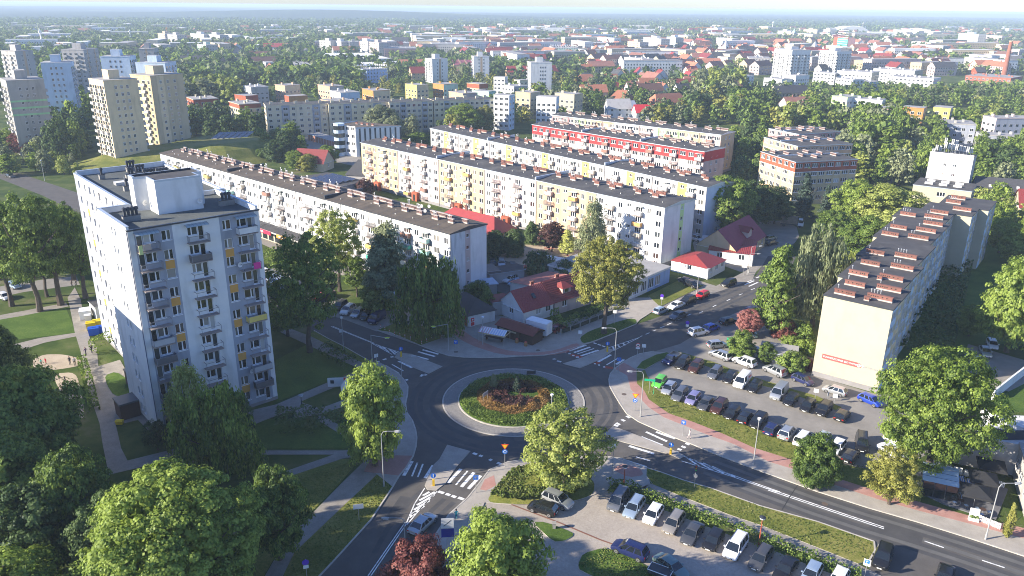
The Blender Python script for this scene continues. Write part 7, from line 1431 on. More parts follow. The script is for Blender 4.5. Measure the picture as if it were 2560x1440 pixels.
hedge('hedge',[(1519,1222),(1560,1222),(1640,1258),(1780,1310),(1930,1368),(2060,1418),(2150,1455)],2.0,.9,L_mid,'clipped low hedge between the old slab car park and its footpath',30)
hedge('hedge',[(1402,822),(1440,805),(1480,790),(1530,772)],1.2,1.5,L_mid,'dark clipped hedge behind the concrete fence posts',40); hedge('hedge',[(1385,795),(1395,820),(1410,828)],1.6,1.8,L_mid,'taller end of the garden hedge near the box truck',40)
hedge('hedge',[(945,470),(1030,492),(1090,510)],1.6,1.3,L_bri,'bright trimmed hedge along the foot of the yellow and white block',18,.35); hedge('hedge',[(1040,490),(1180,528),(1330,572),(1480,615)],1.8,1.2,L_cop,'red leaved hedge along the foot of the yellow and white block',18,.35)
hedge('hedge', [(1480, 640), (1560, 655), (1640, 672)], 2.0, 1.2, L_cop, 'red leaved hedge near the white gable', 18, .35)
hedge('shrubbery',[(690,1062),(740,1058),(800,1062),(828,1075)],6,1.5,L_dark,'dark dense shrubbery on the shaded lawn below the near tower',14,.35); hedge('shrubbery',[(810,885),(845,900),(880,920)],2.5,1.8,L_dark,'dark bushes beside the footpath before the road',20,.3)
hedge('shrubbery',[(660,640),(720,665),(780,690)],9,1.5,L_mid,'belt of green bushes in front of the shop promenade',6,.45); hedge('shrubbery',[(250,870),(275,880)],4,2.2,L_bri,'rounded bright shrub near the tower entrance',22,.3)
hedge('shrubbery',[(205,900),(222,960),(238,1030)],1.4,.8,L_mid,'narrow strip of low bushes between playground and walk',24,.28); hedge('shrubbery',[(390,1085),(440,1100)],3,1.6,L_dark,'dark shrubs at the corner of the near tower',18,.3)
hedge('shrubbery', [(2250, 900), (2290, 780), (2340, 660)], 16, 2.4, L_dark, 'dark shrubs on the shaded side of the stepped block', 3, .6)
hedge('shrubbery', [(1500, 690), (1540, 720), (1590, 735)], 5, 2, L_mid, 'low bushes around the shop with the blue wall', 8, .4)
# planting on the roundabout
def bed(name, rmin, rmax, a0, a1, n, ht, size, lm, label, zoff=.3):
 r=np.sqrt(RNG.uniform(rmin**2,rmax**2,n)); a=np.radians(RNG.uniform(a0,a1,n)); z=np.interp(r,[0,2.5,5,7.5,9.1],[1.0,.95,.75,.42,.21])+RNG.uniform(.05,1,n)*ht*(1+.3*np.sin(a*9+r*2))
 P=np.stack([C0.x+r*np.cos(a),C0.y+r*np.sin(a),z],1); V=quads(P,RNG.normal(0,.6,P.shape)+np.array([0,0,.9]),np.full(n,size)); tag(obj(name,fastmesh(name,V,np.arange(len(V)).reshape(-1,4),[lm])),label,'planting',kind='stuff')
bed('ground_cover',6.2,8.9,0,360,16000,.45,.22,L_mid,'ring of green ground cover plants'); bed('orange_shrubs',3.6,6.3,200,350,6000,.55,.2,leaf('leaves_orange',(.14,.1,.03),(.32,.19,.06),(.46,.28,.1)),'orange leaved low shrubs in a crescent'); bed('orange_shrubs',4.2,6.2,-10,200,4500,.5,.2,leaf('leaves_rust',(.09,.05,.015),(.2,.12,.03),(.3,.17,.05)),'rusty shrubs at the rear of the island')
bed('dark_shrubs',1.2,4.3,20,330,6000,.7,.22,L_pur,'dark purple shrubs in the middle of the island'); bed('heather',2.0,3.8,230,320,2200,.5,.18,leaf('leaves_mauve',(.12,.07,.07),(.26,.17,.16),(.36,.25,.23)),'greyish mauve plants on the near side')
tree_at(C0+Vector((.6,1.5,0)),3.2,.9,'spruce',L_blue,'little conifer in the middle of the roundabout',.05,z0=.9); tree_at(C0+Vector((-3.4,2.6,0)),3.0,.7,'birch',L_olive,'bare thin tree on the left of the roundabout island',.1,z0=.7)
# mound with grass below the roundabout
def mound(name, pts, h, m, z0=.05, n=26, label=None, kind='structure', flat=.0):
 P=[G(*p) for p in pts]; P=chaikin([Vector((p.x,p.y,0)) for p in P],2); c=sum(P,Vector())/len(P); mb=MB(); K=7; prev=None; N=len(P)
 for k in range(K + 1):
  f = 1 - k / K * (1 - flat); zz = z0 + h * math.sin(min(1, (1 - f) / (1 - flat) ) * math.pi / 2) ** 1.1; ring = []
  for i,p in enumerate(P):q=c+(p-c)*f; ring.append(len(mb.v)); mb.v.append((q.x,q.y,zz+(.0 if k in (0,) else h*.06*math.sin(i*1.7+k))))
  if prev:
   for i in range(N): j = (i + 1) % N; mb.f.append((prev[i], prev[j], ring[j], ring[i])); mb.m.append(0)
  prev = ring
 mb.f.append(tuple(prev)); mb.m.append(1 if flat else 0); return tag(mb.obj(name, m if isinstance(m, list) else [m], smooth=True), kind=kind)
mound('grass_mound',[(1212,1257),(1243,1218),(1274,1183),(1317,1166),(1400,1163),(1488,1200),(1485,1238),(1433,1255),(1340,1262),(1278,1262)],1.2,grass_m,.1)
def turf(name, pts, n, lm, size, ht, z0=.12):
 P = [G(*p) for p in pts]; xs = [p.x for p in P]; ys = [p.y for p in P]; out = []
 X, Y = RNG.uniform(min(xs), max(xs), n * 3), RNG.uniform(min(ys), max(ys), n * 3); ins = np.zeros(len(X), bool); j = len(P) - 1
 for i in range(len(P)):
  a, b = P[i], P[j]; c = ((a.y > Y) != (b.y > Y)) & (X < (b.x - a.x) * (Y - a.y) / (b.y - a.y + 1e-9) + a.x); ins ^= c; j = i
 X,Y=X[ins][:n],Y[ins][:n]; C=np.stack([X,Y,z0+RNG.uniform(.0,ht,len(X))],1); V=quads(C,RNG.normal(0,.8,C.shape)+np.array([-.3,-.3,.5]),np.full(len(X),size),1.6)
 tag(obj(name, fastmesh(name, V, np.arange(len(V)).reshape(-1, 4), [lm])), 'tufts of grass and weeds', 'grass', kind='stuff')
G_t = leaf('grass_blades', (.05, .08, .012), (.11, .15, .025), (.2, .22, .06), .3)
turf('grass_tufts', [(1225, 1250), (1280, 1185), (1400, 1165), (1480, 1205), (1430, 1250), (1290, 1258)], 6000, G_t, .3, .35, .8)
for q,n in (([(1617,1172),(1900,1267),(2183,1356),(2172,1402),(2040,1369),(1825,1289),(1632,1212)],15000),([(1640,974),(1885,1072),(2095,1160),(2290,1150),(2300,1250),(2070,1190),(1810,1087),(1672,1035),(1610,977)],15000),([(943,1190),(980,1222),(850,1385),(735,1505),(700,1500),(736,1390),(861,1268)],9000),([(1450,846),(1535,808),(1590,800),(1575,818),(1480,854)],2500),([(1445,1413),(1511,1370),(1632,1425),(1700,1462),(1560,1475)],5000),([(660,1216),(900,1150),(850,1206),(712,1345)],7000)):turf('grass_tufts',q,n//6,G_t,.14,.06)
# grassed reservoir mound with solar sheets
TP=[G(x,y,z) for x,y,z in ((292,382,3.5),(304,373,4),(354,364,4.5),(415,360,5),(465,347,6),(527,337,6.5),(585,332,6.5),(642,340,6.5),(668,348,6.5),(625,356,6.5),(540,365,6.5),(470,370,5.5),(400,376,4.5),(330,384,3.5))]
cc = sum(TP, Vector()) / len(TP); mb = MB(); nT = len(TP); rings = []
for w_, f in ((15, 0), (10, .3), (5, .75), (0, 1), (-3, 1.02)):
 ring = []
 for i in range(nT):
  t=TP[(i+1)%nT]-TP[i-1]; o_=Vector((t.y,-t.x,0)).normalized(); o_=o_ if o_.dot(TP[i]-cc)>0 else-o_; q=TP[i]+o_*w_*(1.5 if i in (0,13) else 1); ring.append((q.x,q.y,TP[i].z*f))
 rings.append([Vector(p) for p in ring])
rings = [[Vector(q) for r_ in [chaikin(g, 1)] for q in r_] for g in rings]; nT = len(rings[0])
for a, c in zip(rings, rings[1:]):
 for i in range(nT): j = (i + 1) % nT; mb.poly([a[i], a[j], c[j], c[i]], 0)
ct = sum(rings[-1], Vector()) / nT
for i in range(nT): mb.poly([rings[-1][i], rings[-1][(i + 1) % nT], ct], 1)
me=mb.mesh('reservoir_mound',[grass_m,lawn_dry]); bm_=bmesh.new(); bm_.from_mesh(me); bmesh.ops.remove_doubles(bm_,verts=bm_.verts,dist=.01); bmesh.ops.recalc_face_normals(bm_,faces=bm_.faces); bm_.to_mesh(me); bm_.free(); tag(obj('reservoir_mound',me),kind='structure')
pm = mat('solar_panel', (.03, .035, .06), .25, spec=.8); mb = MB(); mb.box(-3.2, 3.2, -5, 5, 0, .12, 0, top=1)
for i in range(4): mb.box(-3.2, 3.2, -5 + i * 2.5, -4.92 + i * 2.5, .121, .14, 2)
spm=mb.mesh('solar_panel',[galv,pm,PAL['white']]); root=thing('solar_array','row of six white and dark solar panels on the grassy mound','solar array',G(580,341,6.7))
for i in range(6):p=G(546+i*14.5,341-i*.4,6.7); o=obj('solar_panel',spm,root,(p.x-root.location.x,p.y-root.location.y,.6),R(20)); o.rotation_euler=(R(12),0,R(-10)); o.scale=(.42,.8,1)
root.location.z = 6.5
# generic trees: boxes on the survey, nearest three hundred on their own, the rest one mass
GT = []
def grove(x0, y0, x1, y1, n, hs, ls, r=(3.2, 5.5), pad=3.5, mind=5.5):
 for _ in range(n):
  for t in range(6):
   p = G(RNG.uniform(x0, x1), RNG.uniform(y0, y1))
   if clear(p.x, p.y, pad) and all((p.x - q[0]) ** 2 + (p.y - q[1]) ** 2 > mind ** 2 for q in GT[-220:]): break
  else: continue
  h = RNG.uniform(*hs); lim = proj(p.x, p.y, h)[1]; GT.append((p.x, p.y, h, RNG.uniform(*r) * h / 13, ls[int(RNG.integers(len(ls)))]))
g1,g2,g3,g4=[L_mid,L_mid,L_bri,L_dark],[L_mid,L_bri,L_bri,L_yel,L_olive],[L_dark,L_dark,L_mid],[L_mid,L_olive,L_dark,L_bri,L_och]
grove(0,385,120,440,14,(5,9),g2); grove(120,330,215,400,22,(9,15),g3); grove(110,395,200,440,8,(4,8),g2); grove(150,270,235,330,16,(10,16),g1); grove(400,300,660,352,34,(9,15),g3,mind=7); grove(460,245,600,262,22,(13,18),[L_bri,L_olive,L_yel]); grove(640,345,760,400,16,(5,10),g1); grove(500,372,600,400,5,(3,5),g2)
grove(2090,380,2350,470,26,(9,15),g2,pad=2); grove(1820,345,1910,480,14,(9,14),g1); grove(2130,330,2240,420,30,(13,20),[L_olive,L_olive,L_mid]); grove(1720,260,1960,330,40,(9,17),g4); grove(1720,235,1850,262,14,(17,22),[L_yel,L_olive,L_bri]); grove(1960,280,2260,335,60,(9,16),g2); grove(2250,320,2440,385,36,(9,15),g2); grove(1850,248,2250,275,60,(7,11),g1); grove(2200,245,2560,270,80,(8,12),g4); grove(2400,262,2560,300,12,(8,12),g2)
grove(2420,400,2560,470,22,(10,15),g1); grove(2440,480,2600,640,12,(8,12),g2); grove(1600,290,1720,320,14,(7,12),g4); grove(1430,225,1720,290,70,(7,14),g4); grove(1230,255,1460,320,46,(8,15),g4); grove(1000,285,1230,345,30,(6,13),g4); grove(840,290,960,320,10,(6,11),g1); grove(880,180,1460,250,130,(6,12),g4,pad=4); grove(380,200,880,262,70,(6,12),g4,pad=4)
grove(2260, 560, 2440, 860, 12, (4, 8), g3, pad=5); grove(2080, 640, 2180, 800, 6, (4, 7), g1, pad=2)
GT.sort(key=lambda q: q[0] ** 2 + q[1] ** 2)
ln={id(L_mid):'green',id(L_bri):'bright green',id(L_dark):'dark green',id(L_olive):'grey green',id(L_yel):'yellow green',id(L_och):'brownish green',id(L_cop):'copper',id(L_pur):'purple'}
NI = 190; gen = []
for i, (x, y, h, r, lm) in enumerate(GT[:NI]):
 left=proj(x,y,0)[0]; side='left of the long blocks' if left<900 else ('behind the long blocks' if left<1500 else 'in the woods right of the pastel block')
 tree_at((x,y),h,r,('midA','midB','midA','midC')[i%4] if math.hypot(x,y)>260 else ('mapleA','mapleB')[i%2],lm,'%s %s tree'%('tall' if h>13 else ('low' if h<8 else 'leafy'),ln[id(lm)]),.1,group='%s trees %s'%(ln[id(lm)],side)); gen.append(NEW[0])
name_apart(gen)
def mass(name, items, base, label):
 """many crowns of cards joined in one mesh per leaf colour"""
 by = {}
 for it in items: by.setdefault(it[4].name, []).append(it)
 Vs, Fs, Ms, mats_ = [], [], [], []; off = 0
 for mi, (k, its) in enumerate(by.items()):
  mats_.append(MATS[k]); B0 = base[1]; nv = len(B0)
  for x, y, h, r, _ in its:
   B1=base[int(RNG.integers(len(base)))]; a=RNG.uniform(0,6.28); c,s=math.cos(a),math.sin(a); v=B1*np.array([r,r,h*.39]); V=np.stack([v[:,0]*c-v[:,1]*s+x,v[:,0]*s+v[:,1]*c+y,v[:,2]+h*.06],1); Vs.append(V); n=len(V)//4; Ms.append(np.full(n,mi))
 V=np.concatenate(Vs); return tag(obj(name,fastmesh(name,V,np.arange(len(V)).reshape(-1,4),mats_,np.concatenate(Ms))),label,'trees',kind='stuff')
def unit(ncl, nlf, size, csz, seed, prof=el, inner=.12):
 me=crownmesh('tmp',1,2.4,prof,ncl,nlf,size,csz,inner,seed=seed); v=np.empty(len(me.vertices)*3,np.float32); me.vertices.foreach_get('co',v); bpy.data.meshes.remove(me); return v.reshape(-1,3)
U1=[unit(34,11,.26,.26,s) for s in (101,102,103)]; U2=[unit(9,4,.6,.4,s) for s in (111,112,113,114)]; U3=[unit(5,3,.85,.5,s) for s in (121,122,123)]
mass('tree_belt', GT[NI:], U1, 'continuous belt of leafy trees between the blocks')
FT, FF = [], []
def scatter(x0, y0, x1, y1, n, hs, ls, lst):
 A = RNG.uniform(0, 1, (n, 3))
 for u, v, q in A:
  p = G(x0 + (x1 - x0) * u, y0 + (y1 - y0) * v)
  if clear(p.x, p.y, 2): h = hs[0] + (hs[1] - hs[0]) * q; lst.append((p.x, p.y, h, h * (.36 + .12 * u), ls[int(v * 997) % len(ls)]))
FOOTN = FOOT; 
FOOT = [f for f in FOOTN if math.hypot(f[0], f[1]) > 330]
gg = [L_mid, L_mid, L_dark, L_olive, L_dark, L_mid, L_bri]
scatter(-60,120,480,255,760,(8,15),gg,FT); scatter(440,120,900,215,820,(8,15),gg,FT); scatter(860,135,1460,200,520,(7,13),gg,FT); scatter(1430,120,1860,250,420,(6,11),gg,FT); scatter(1840,105,2620,180,460,(6,11),gg,FT); scatter(2240,105,2420,165,300,(8,13),[L_mid,L_dark],FT); scatter(1850,225,2620,245,200,(6,9),gg,FT); scatter(2350,130,2620,190,160,(6,11),gg,FT)
scatter(-60,76,900,125,2600,(9,15),[L_dark,L_mid,L_dark,L_olive],FF); scatter(900,72,2620,112,3600,(8,14),[L_dark,L_mid,L_dark,L_olive],FF)
scatter(-60, 52, 2620, 78, 5200, (10, 17), [L_dark, L_dark, L_mid], FF)
mass('town_trees', FT, U2, 'countless trees between the far houses'); mass('far_forest', FF, U3, 'forest edge beyond the town')
FOOT = FOOTN

# ================================================================ STREET FURNITURE
pole_m=mat('lamp_pole',(.42,.42,.41),.5,.3,var=.1); lamp_g=mat('lamp_glass',(.8,.82,.85),.2); pole_r=mat('lamp_pole_red',(.35,.08,.04),.6); sign_b=mat('sign_blue',(.02,.16,.6),.45); sign_w=mat('sign_white',(.78,.78,.76),.5); sign_y=mat('sign_yellow',(.8,.5,.02),.5); sign_r=mat('sign_red',(.7,.03,.02),.5); sign_back=mat('sign_back',(.35,.36,.37),.5,.5)
def street_lamp(bx, by, ty, tx, label, style='arm', cm=None, arm=1.9, yellow=False):
 p=G(bx,by); h=hgt(p,ty); root=thing('street_lamp',label,'street lamp',p); q=G(tx,by); a=math.atan2(q.y-p.y,q.x-p.x) if tx!=bx else 0; dx,dy=math.cos(a),math.sin(a); m=cm or pole_m
 mb = MB(); mb.bar((0, 0, 0), (0, 0, .9), .12, 0, 8); mb.bar((0, 0, .9), (0, 0, h if style == 'yoke' else h * .93), .085, 0, 8, .055)
 if style == 'arm':
  pts = [Vector((0, 0, h * .93)), Vector((dx * .25, dy * .25, h * .985)), Vector((dx * .8, dy * .8, h)), Vector((dx * arm, dy * arm, h * 1.0))]
  for u, v in zip(pts, pts[1:]): mb.bar(u, v, .045, 0, 6)
 elif style == 'yoke': mb.bar((0, 0, h), (dx * arm, dy * arm, h + .6 * 0 - .5), .05, 0, 6)
 elif style == 'double': mb.bar((-.6 * dx, -.6 * dy, h * .95), (.6 * dx, .6 * dy, h * .95), .04, 0, 6)
 mb.obj('pole', [m], root)
 hd = MB(); hz_ = h if style == 'arm' else (h - .5 if style == 'yoke' else h)
 if style in ('arm','yoke'):hd.bar((-.1,0,0),(.45,0,0),.11,0,8,.17); hd.bar((.45,0,0),(.78,0,.0),.17,0,8,.07); hd.box(-.05,.6,-.1,.1,-.15,-.06,1); o=hd.obj('lamp_head',[m if not yellow else mat('lamp_lime',(.5,.6,.05),.5),lamp_g],root,(dx*arm,dy*arm,hz_),a)
 elif style=='cap':hd.bar((0,0,0),(0,0,.22),.3,1,10,.34); hd.bar((0,0,.22),(0,0,.38),.42,0,10,.1); hd.obj('lamp_head',[sign_back if cm is not pole_r else coping_d,lamp_g],root,(0,0,h*.93))
 else: hd.bar((0, 0, 0), (0, 0, .3), .2, 1, 10, .26); hd.obj('lamp_head', [m, lamp_g], root, (0, 0, h * .93))
 return root
for a in ((1601,1043,928,1578,'tall street lamp with a bowed arm on the pavement east of the roundabout','arm'),(1883,1162,1041,1893,'tall street lamp with a globe head in front of the car park','ball'),(2463,1350,1208,2475,'tall street lamp at the lower right by the white terrace fence','arm'),(960,1217,1078,998,'street lamp with a bent arm at the lower left crossing','arm'),(1013,1370,1295,965,'street lamp with its head to the left near the lower edge','arm'),(1005,960,890,1036,'street lamp behind the upright bright green tree','arm'),(1535,932,820,1514,'street lamp at the upper right crossing','arm'),(859,876,790,859,'plain lamp post left of the dark blue van','ball'),(990,808,728,990,'tall old post in front of the dark willow','ball'),(1207,862,790,1210,'thin lamp post before the striped stall','ball'),(1378,1052,985,1374,'globe lamp behind the yellow green tree','ball'),
  (1742,735,672,1768,'lamp post next to the red hatchback','arm'),(1872,682,615,1905,'tall curved lamp by the small white shop','arm'),(1868,688,634,1880,'shorter lamp beside the tall curved one','arm'),(2215,440,395,2237,'lamp on the far road, left one of the pair','arm'),(2224,418,372,2245,'lamp on the far road, right one of the pair','arm'),(112,452,398,112,'white lamp post beside the wide road at the left','ball')):street_lamp(*a)
street_lamp(1121,878,810,1090,'crossing lamp with a lime yellow head on the paved corner','yoke',arm=2.4,yellow=True); street_lamp(931,908,838,966,'crossing lamp with a lime yellow head at the kerb left of the roundabout','yoke',arm=2.6,yellow=True)
for bx,by,ty,lab in ((1559,1220,1165,'short red lamp post at the tip of the hedge'),(1897,1362,1292,'short red lamp post in the long hedge'),(755,1020,988,'short park lamp below the near tower')):street_lamp(bx,by,ty,bx,lab,'cap',pole_r if 'red' in lab else coping_d)
def sign(bx, by, ty, label, kind, face=None, w_=.75):
 p=G(bx,by); h=hgt(p,ty); fc=math.atan2(-p.y,-p.x)+math.pi/2 if face is None else R(face); root=thing('road_sign',label,'road sign',p,fc); pm_=MB(); pm_.bar((0,0,0),(0,0,h),.04,0,6); pm_.obj('post',[galv],root)
 def plate(z, shape, cols, s, nm='plate'):
  mb = MB(); ns = dict(tri=3, disc=20, sq=4, dia=4)[shape]; of = dict(tri=math.pi / 2 + math.pi, disc=0, sq=math.pi / 4, dia=0)[shape]
  if kind == 'bump': of = math.pi / 2
  for k, (c, f) in enumerate(cols):
   y0, y1 = -.05 - k * .012, -.04 - k * .012
   pts = [(s * f * math.cos(of + 2 * math.pi * i / ns), s * f * math.sin(of + 2 * math.pi * i / ns)) for i in range(ns)]
   mb.poly([(x, y0, z + q) for x, q in pts], k); 
   for i in range(ns):j=(i+1)%ns; mb.poly([(pts[i][0],y0,z+pts[i][1]),(pts[i][0],y1,z+pts[i][1]),(pts[j][0],y1,z+pts[j][1]),(pts[j][0],y0,z+pts[j][1])],k)
   if k == 0: mb.poly([(x, y1, z + q) for x, q in reversed(pts)], len(cols))
  mb.obj(nm, [c for c, f in cols] + [sign_back], root)
 def rect(z, wd, ht, m, nm='plate', y=-.06): mb = MB(); mb.box(-wd / 2, wd / 2, y, y + .02, z - ht / 2, z + ht / 2); return mb.obj(nm, [m], root)
 if kind=='yield':plate(h-.45,'tri',[(sign_r,1),(sign_y,.72)],.62); plate(h-1.35,'disc',[(sign_b,1),(sign_w,.6),(sign_b,.4)],.38)
 elif kind == 'cross': plate(h - .4, 'sq', [(sign_b, 1)], .5); plate(h - .4, 'tri', [(sign_w, .62)], .5); 
 elif kind=='keep':plate(h-.3,'disc',[(sign_b,1)],.38); rect(h-.3,.12,.5,sign_w,'arrow',-.075); mb=MB(); mb.box(-.16,.16,-.16,.16,.05,h-.95,0); mb.obj('bollard_body',[sign_y],root)
 elif kind=='weight':plate(h-.4,'disc',[(sign_r,1),(sign_w,.78)],.42); rect(h-.4,.35,.22,coping_d,'emblem',-.1); rect(h-1.0,.75,.35,sign_w)
 elif kind=='park':rect(h-.45,.75,.9,sign_w); rect(h-.3,.5,.5,sign_b,'symbol',-.075); text('P',.42,sign_w,root,(-.13,-.08,h-.45),(math.pi/2,0,0)); text('PŁATNY',.15,coping_d,root,(-.3,-.07,h-.8),(math.pi/2,0,0))
 elif kind == 'pdisc': plate(h - .4, 'disc', [(mat('sign_violet', (.12, .04, .5), .5), 1)], .38); rect(h - 1.0, .6, .45, sign_w)
 elif kind == 'blank': rect(h - .35, w_, .7, sign_w)
 elif kind=='guide':rect(h-.7,1.5,1.4,sign_w); rect(h-2.1,1.5,1.2,mat('sign_navy',(.02,.03,.3),.5)); plate(h-2.1,'disc',[(sign_w,1),(mat('sign_navy',(.02,.03,.3),.5),.7)],.4,'ring_symbol'); mb=MB(); mb.poly([(-.5,-.07,h-1.1),(-.38,-.07,h-1.1),(.5,-.07,h-.3),(.38,-.07,h-.3)]); mb.obj('stripe',[coping_d],root)
 elif kind=='green':mb=MB(); mb.box(-.9,.9,-.05,.05,h-.35,h,0); mb.bar((.8,0,0),(.8,0,h),.04,0,5); mb.obj('frame',[mat('sign_green',(.0,.4,.2),.5)],root)
 elif kind == 'name':
  for x in (.7,): mb = MB(); mb.bar((x * 2, 0, 0), (x * 2, 0, h), .04, 0, 5); mb.obj('post', [galv], root)
  mb = MB(); mb.box(-.1, 1.5, -.05, .02, h - .6, h + .05); mb.obj('plate', [coping_d if 'dark' in label else sign_back], root)
 elif kind == 'lights':
  mb = MB(); mb.box(-.15, .15, -.16, .14, h - 1.0, h); mb.obj('signal_housing', [coping_d], root)
  for i,c in enumerate(((.3,.02,.02),(.35,.2,.02),(.02,.25,.08))):mb=MB(); mb.bar((0,-.16,h-.18-i*.3),(0,-.175,h-.18-i*.3),.1,0,10); mb.obj('lens',[mat('lens%d'%i,c,.2)],root)
  mb = MB(); mb.bar((0, -.08, h - 1.7), (0, -.0, h - 1.7), .3, 0, 10); mb.obj('round_sign', [sign_back], root)
 return root
for a in ((1262,1168,1108,'yellow give way triangle over a blue roundabout disc at the lower crossing','yield'),(1586,1029,982,'yellow give way triangle over a blue disc on the right hand pavement','yield'),(1190,1233,1187,'blue pedestrian crossing sign beside the lower zebra','cross'),(1140,885,850,'blue pedestrian crossing triangle on the paved corner','cross'),(1546,930,893,'blue pedestrian crossing sign at the upper right zebra','cross'),(1084,1215,1184,'yellow bollard with a blue keep right disc on the lower island','keep'),(1003,893,868,'yellow bollard with a round sign on the left island','keep'),(1518,880,855,'yellow bollard with a round sign on the upper right island','keep'),(1676,1136,1107,'yellow bollard with a blue disc on the right hand island','keep'),(1593,893,858,'white round prohibition sign with a red rim at the car park mouth','weight'),(2160,1447,1398,'white parking sign with a blue square and fare plate','park'),(1716,836,802,'violet round sign over a white plate by the parked cars','pdisc'),
  (898,1302,1260,'blank white plate sign on the verge at the lower left','blank',None,1.3),(1706,1092,1050,'blue square sign beside the walking person','cross'),(1735,1222,1162,'traffic signal post on the grass verge by the main road','lights'),(942,915,885,'grey square sign back at the left crossing','blank',210),(1120,1378,1295,'tall road sign with a struck out white panel above a blue roundabout panel','guide'),(1622,985,948,'green gate frame at the tip of the verge','green'),(1208,1020,985,'grey name board on the left of the roundabout island','name',60),(1318,946,928,'dark name board at the back of the roundabout island','name',10),
  (2037,1000,972,'small white signboard left of the twin boards','blank'),(2068,1005,980,'grey signboard in the middle of three','blank',230),(2085,1010,985,'white signboard on the right of three','blank'),(1858,690,662,'white map board beside the curved lamp','blank',None,1.2),(1450,848,826,'small plate on a post at the grass island tip','blank'),(1535,812,775,'sign post under the big street tree','blank'),(1695,690,655,'plate on a post by the white gable','blank'),(1653,765,735,'white diamond priority sign beside the kerb cars','pdisc'),(853,838,823,'small sign on the pavement by the road left of the crossing','blank'),(1608,890,860,'post with a small plate near the pickup truck','blank'),(1530,1192,1110,'dark sign post in the shade of the yellow green tree','blank',200),(770,1470,1398,'small round sign at the lower edge of the verge','pdisc')):
 if a[3]: sign(*a)
# bollards on the grass triangle
mb=MB(); mb.bar((0,0,0),(0,0,.28),.07,0,8); mb.bar((0,0,.28),(0,0,.5),.071,1,8); mb.bar((0,0,.5),(0,0,.78),.07,0,8); mb.bar((0,0,.78),(0,0,.98),.071,1,8,.05); me=mb.mesh('post',[sign_w,mat('bollard_red',(.6,.1,.05),.6)])
for i,(x,y) in enumerate(((810,262),(855,295),(905,312),(960,325),(1010,340),(1065,358),(1120,375),(1178,405),(1228,380),(1278,345),(1328,315),(768,250))):
 r=thing('bollard','striped bollard on the edge of the grass triangle, %s from the left'%ORD[sorted((810,855,905,960,1010,1065,1120,1178,1228,1278,1328,768)).index(x)],'bollard',G(760+x/4,760+y/4),0,'striped bollards round the grass triangle'); obj('post',me,r)
# market stalls
wood_d = mat('stall_wood', (.06, .03, .022), .8, var=.3, scale=4); stall_r = mat('stall_roof', (.19, .045, .03), .75, var=.2, scale=3)
a = R(-38)
def stall(px, py, L, D, h, lab, ang=None, rm=stall_r, side=True):
 b = Bld('market_stall', lab, 'market stall', G(px, py), a if ang is None else ang, [wood_d])
 if side:
  for q in ((0, 0, 0, L), (L, 0, math.pi / 2, D), (L, D, math.pi, L), (0, D, -math.pi / 2, D)): b.wall(*q, 0, h)
 k=MB(); k.poly([(-.4,-.4,h-.1),(L+.4,-.4,h-.1),(L+.4,D/2,h+.8),(-.4,D/2,h+.8)]); k.poly([(-.4,D+.4,h-.1),(-.4,D/2,h+.8),(L+.4,D/2,h+.8),(L+.4,D+.4,h-.1)])
 for x in (0, L): k.poly([(x, 0, h), (x, D, h), (x, D / 2, h + .8)], 1)
 k.poly([(-.4,-.4,h-.12),(-.4,D+.4,h-.12),(L+.4,D+.4,h-.12),(L+.4,-.4,h-.12)],1); k.obj('roof',[rm,wood_d],b.root); b.finish([rm,wood_d]); return b
stall(1290,852,4.0,3.4,2.3,'dark brown wooden market hut with a small white poster'); b=stall(1243,838,5.5,3.6,2.4,'long brown market stall with an open counter beside the wooden hut')
mb = MB(); mb.box(.6, 4.8, -.08, -.01, 1.6, 1.9); mb.obj('awning_valance', [W_pale], b.root)
mb=MB(); mb.box(-.05,.05,0,.9,.0,1.0); r=thing('poster_board','white poster board with blue drawing leaning on the wooden hut','poster',G(1325,862),R(-38)); mb=MB(); mb.box(-.45,.45,-.04,.04,.1,1.4,0); mb.box(-.25,.25,-.055,-.041,.4,1.0,1); mb.obj('board',[sign_w,sign_b],r)
for x, y, lab in ((1292, 858, 'wooden barrel with produce left of the hut door'), (1314, 866, 'wooden barrel with flowers at the front of the hut')):
 r=thing('barrel',lab,'barrel',G(x,y)); mb=MB(); mb.bar((0,0,0),(0,0,.45),.32,0,10,.38); mb.bar((0,0,.45),(0,0,.9),.38,0,10,.32); mb.obj('staves',[mat('barrel_wood',(.3,.15,.06),.8)],r); mb=MB(); mb.bar((0,0,.9),(0,0,1.1),.28,0,8,.1); mb.obj('contents',[mat('produce',(.5,.08,.05),.7)],r)
r=thing('market_tent','white market canopy with pink and blue stripes on the paved corner','market canopy',G(1236,856),R(-24)); W_,D_=5.6,3.0; strp=[sign_w,mat('stripe_pink',(.7,.4,.45),.7),mat('stripe_blue',(.5,.55,.72),.7)]
for sgn in (0, 1):
 mb = MB(); n = 22
 for i in range(n):
  x0,x1=-W_/2+W_*i/n,-W_/2+W_*(i+1)/n; m=0 if i%2 else (1 if i<9 else 2); y0,y1=(-D_/2,0) if not sgn else (D_/2,0)
  mb.poly([(x0, y0, 2.35), (x1, y0, 2.35), (x1, y1, 2.95), (x0, y1, 2.95)][::-1 if sgn else 1], m)
 mb.obj('canopy', strp, r)
mb=MB(); mb.box(-W_/2,W_/2,-D_/2-.03,-D_/2,2.1,2.36); mb.box(W_/2,W_/2+.03,-D_/2,D_/2,2.1,2.36); mb.box(-W_/2-.03,-W_/2,-D_/2,D_/2,2.1,2.36); mb.obj('valance',[W_cream],r)
for x in (-W_ / 2 + .1, W_ / 2 - .1):
 for y in (-D_ / 2 + .1, D_ / 2 - .1): mb = MB(); mb.bar((x, y, 0), (x, y, 2.4), .035, 0, 5); mb.obj('leg', [galv], r)
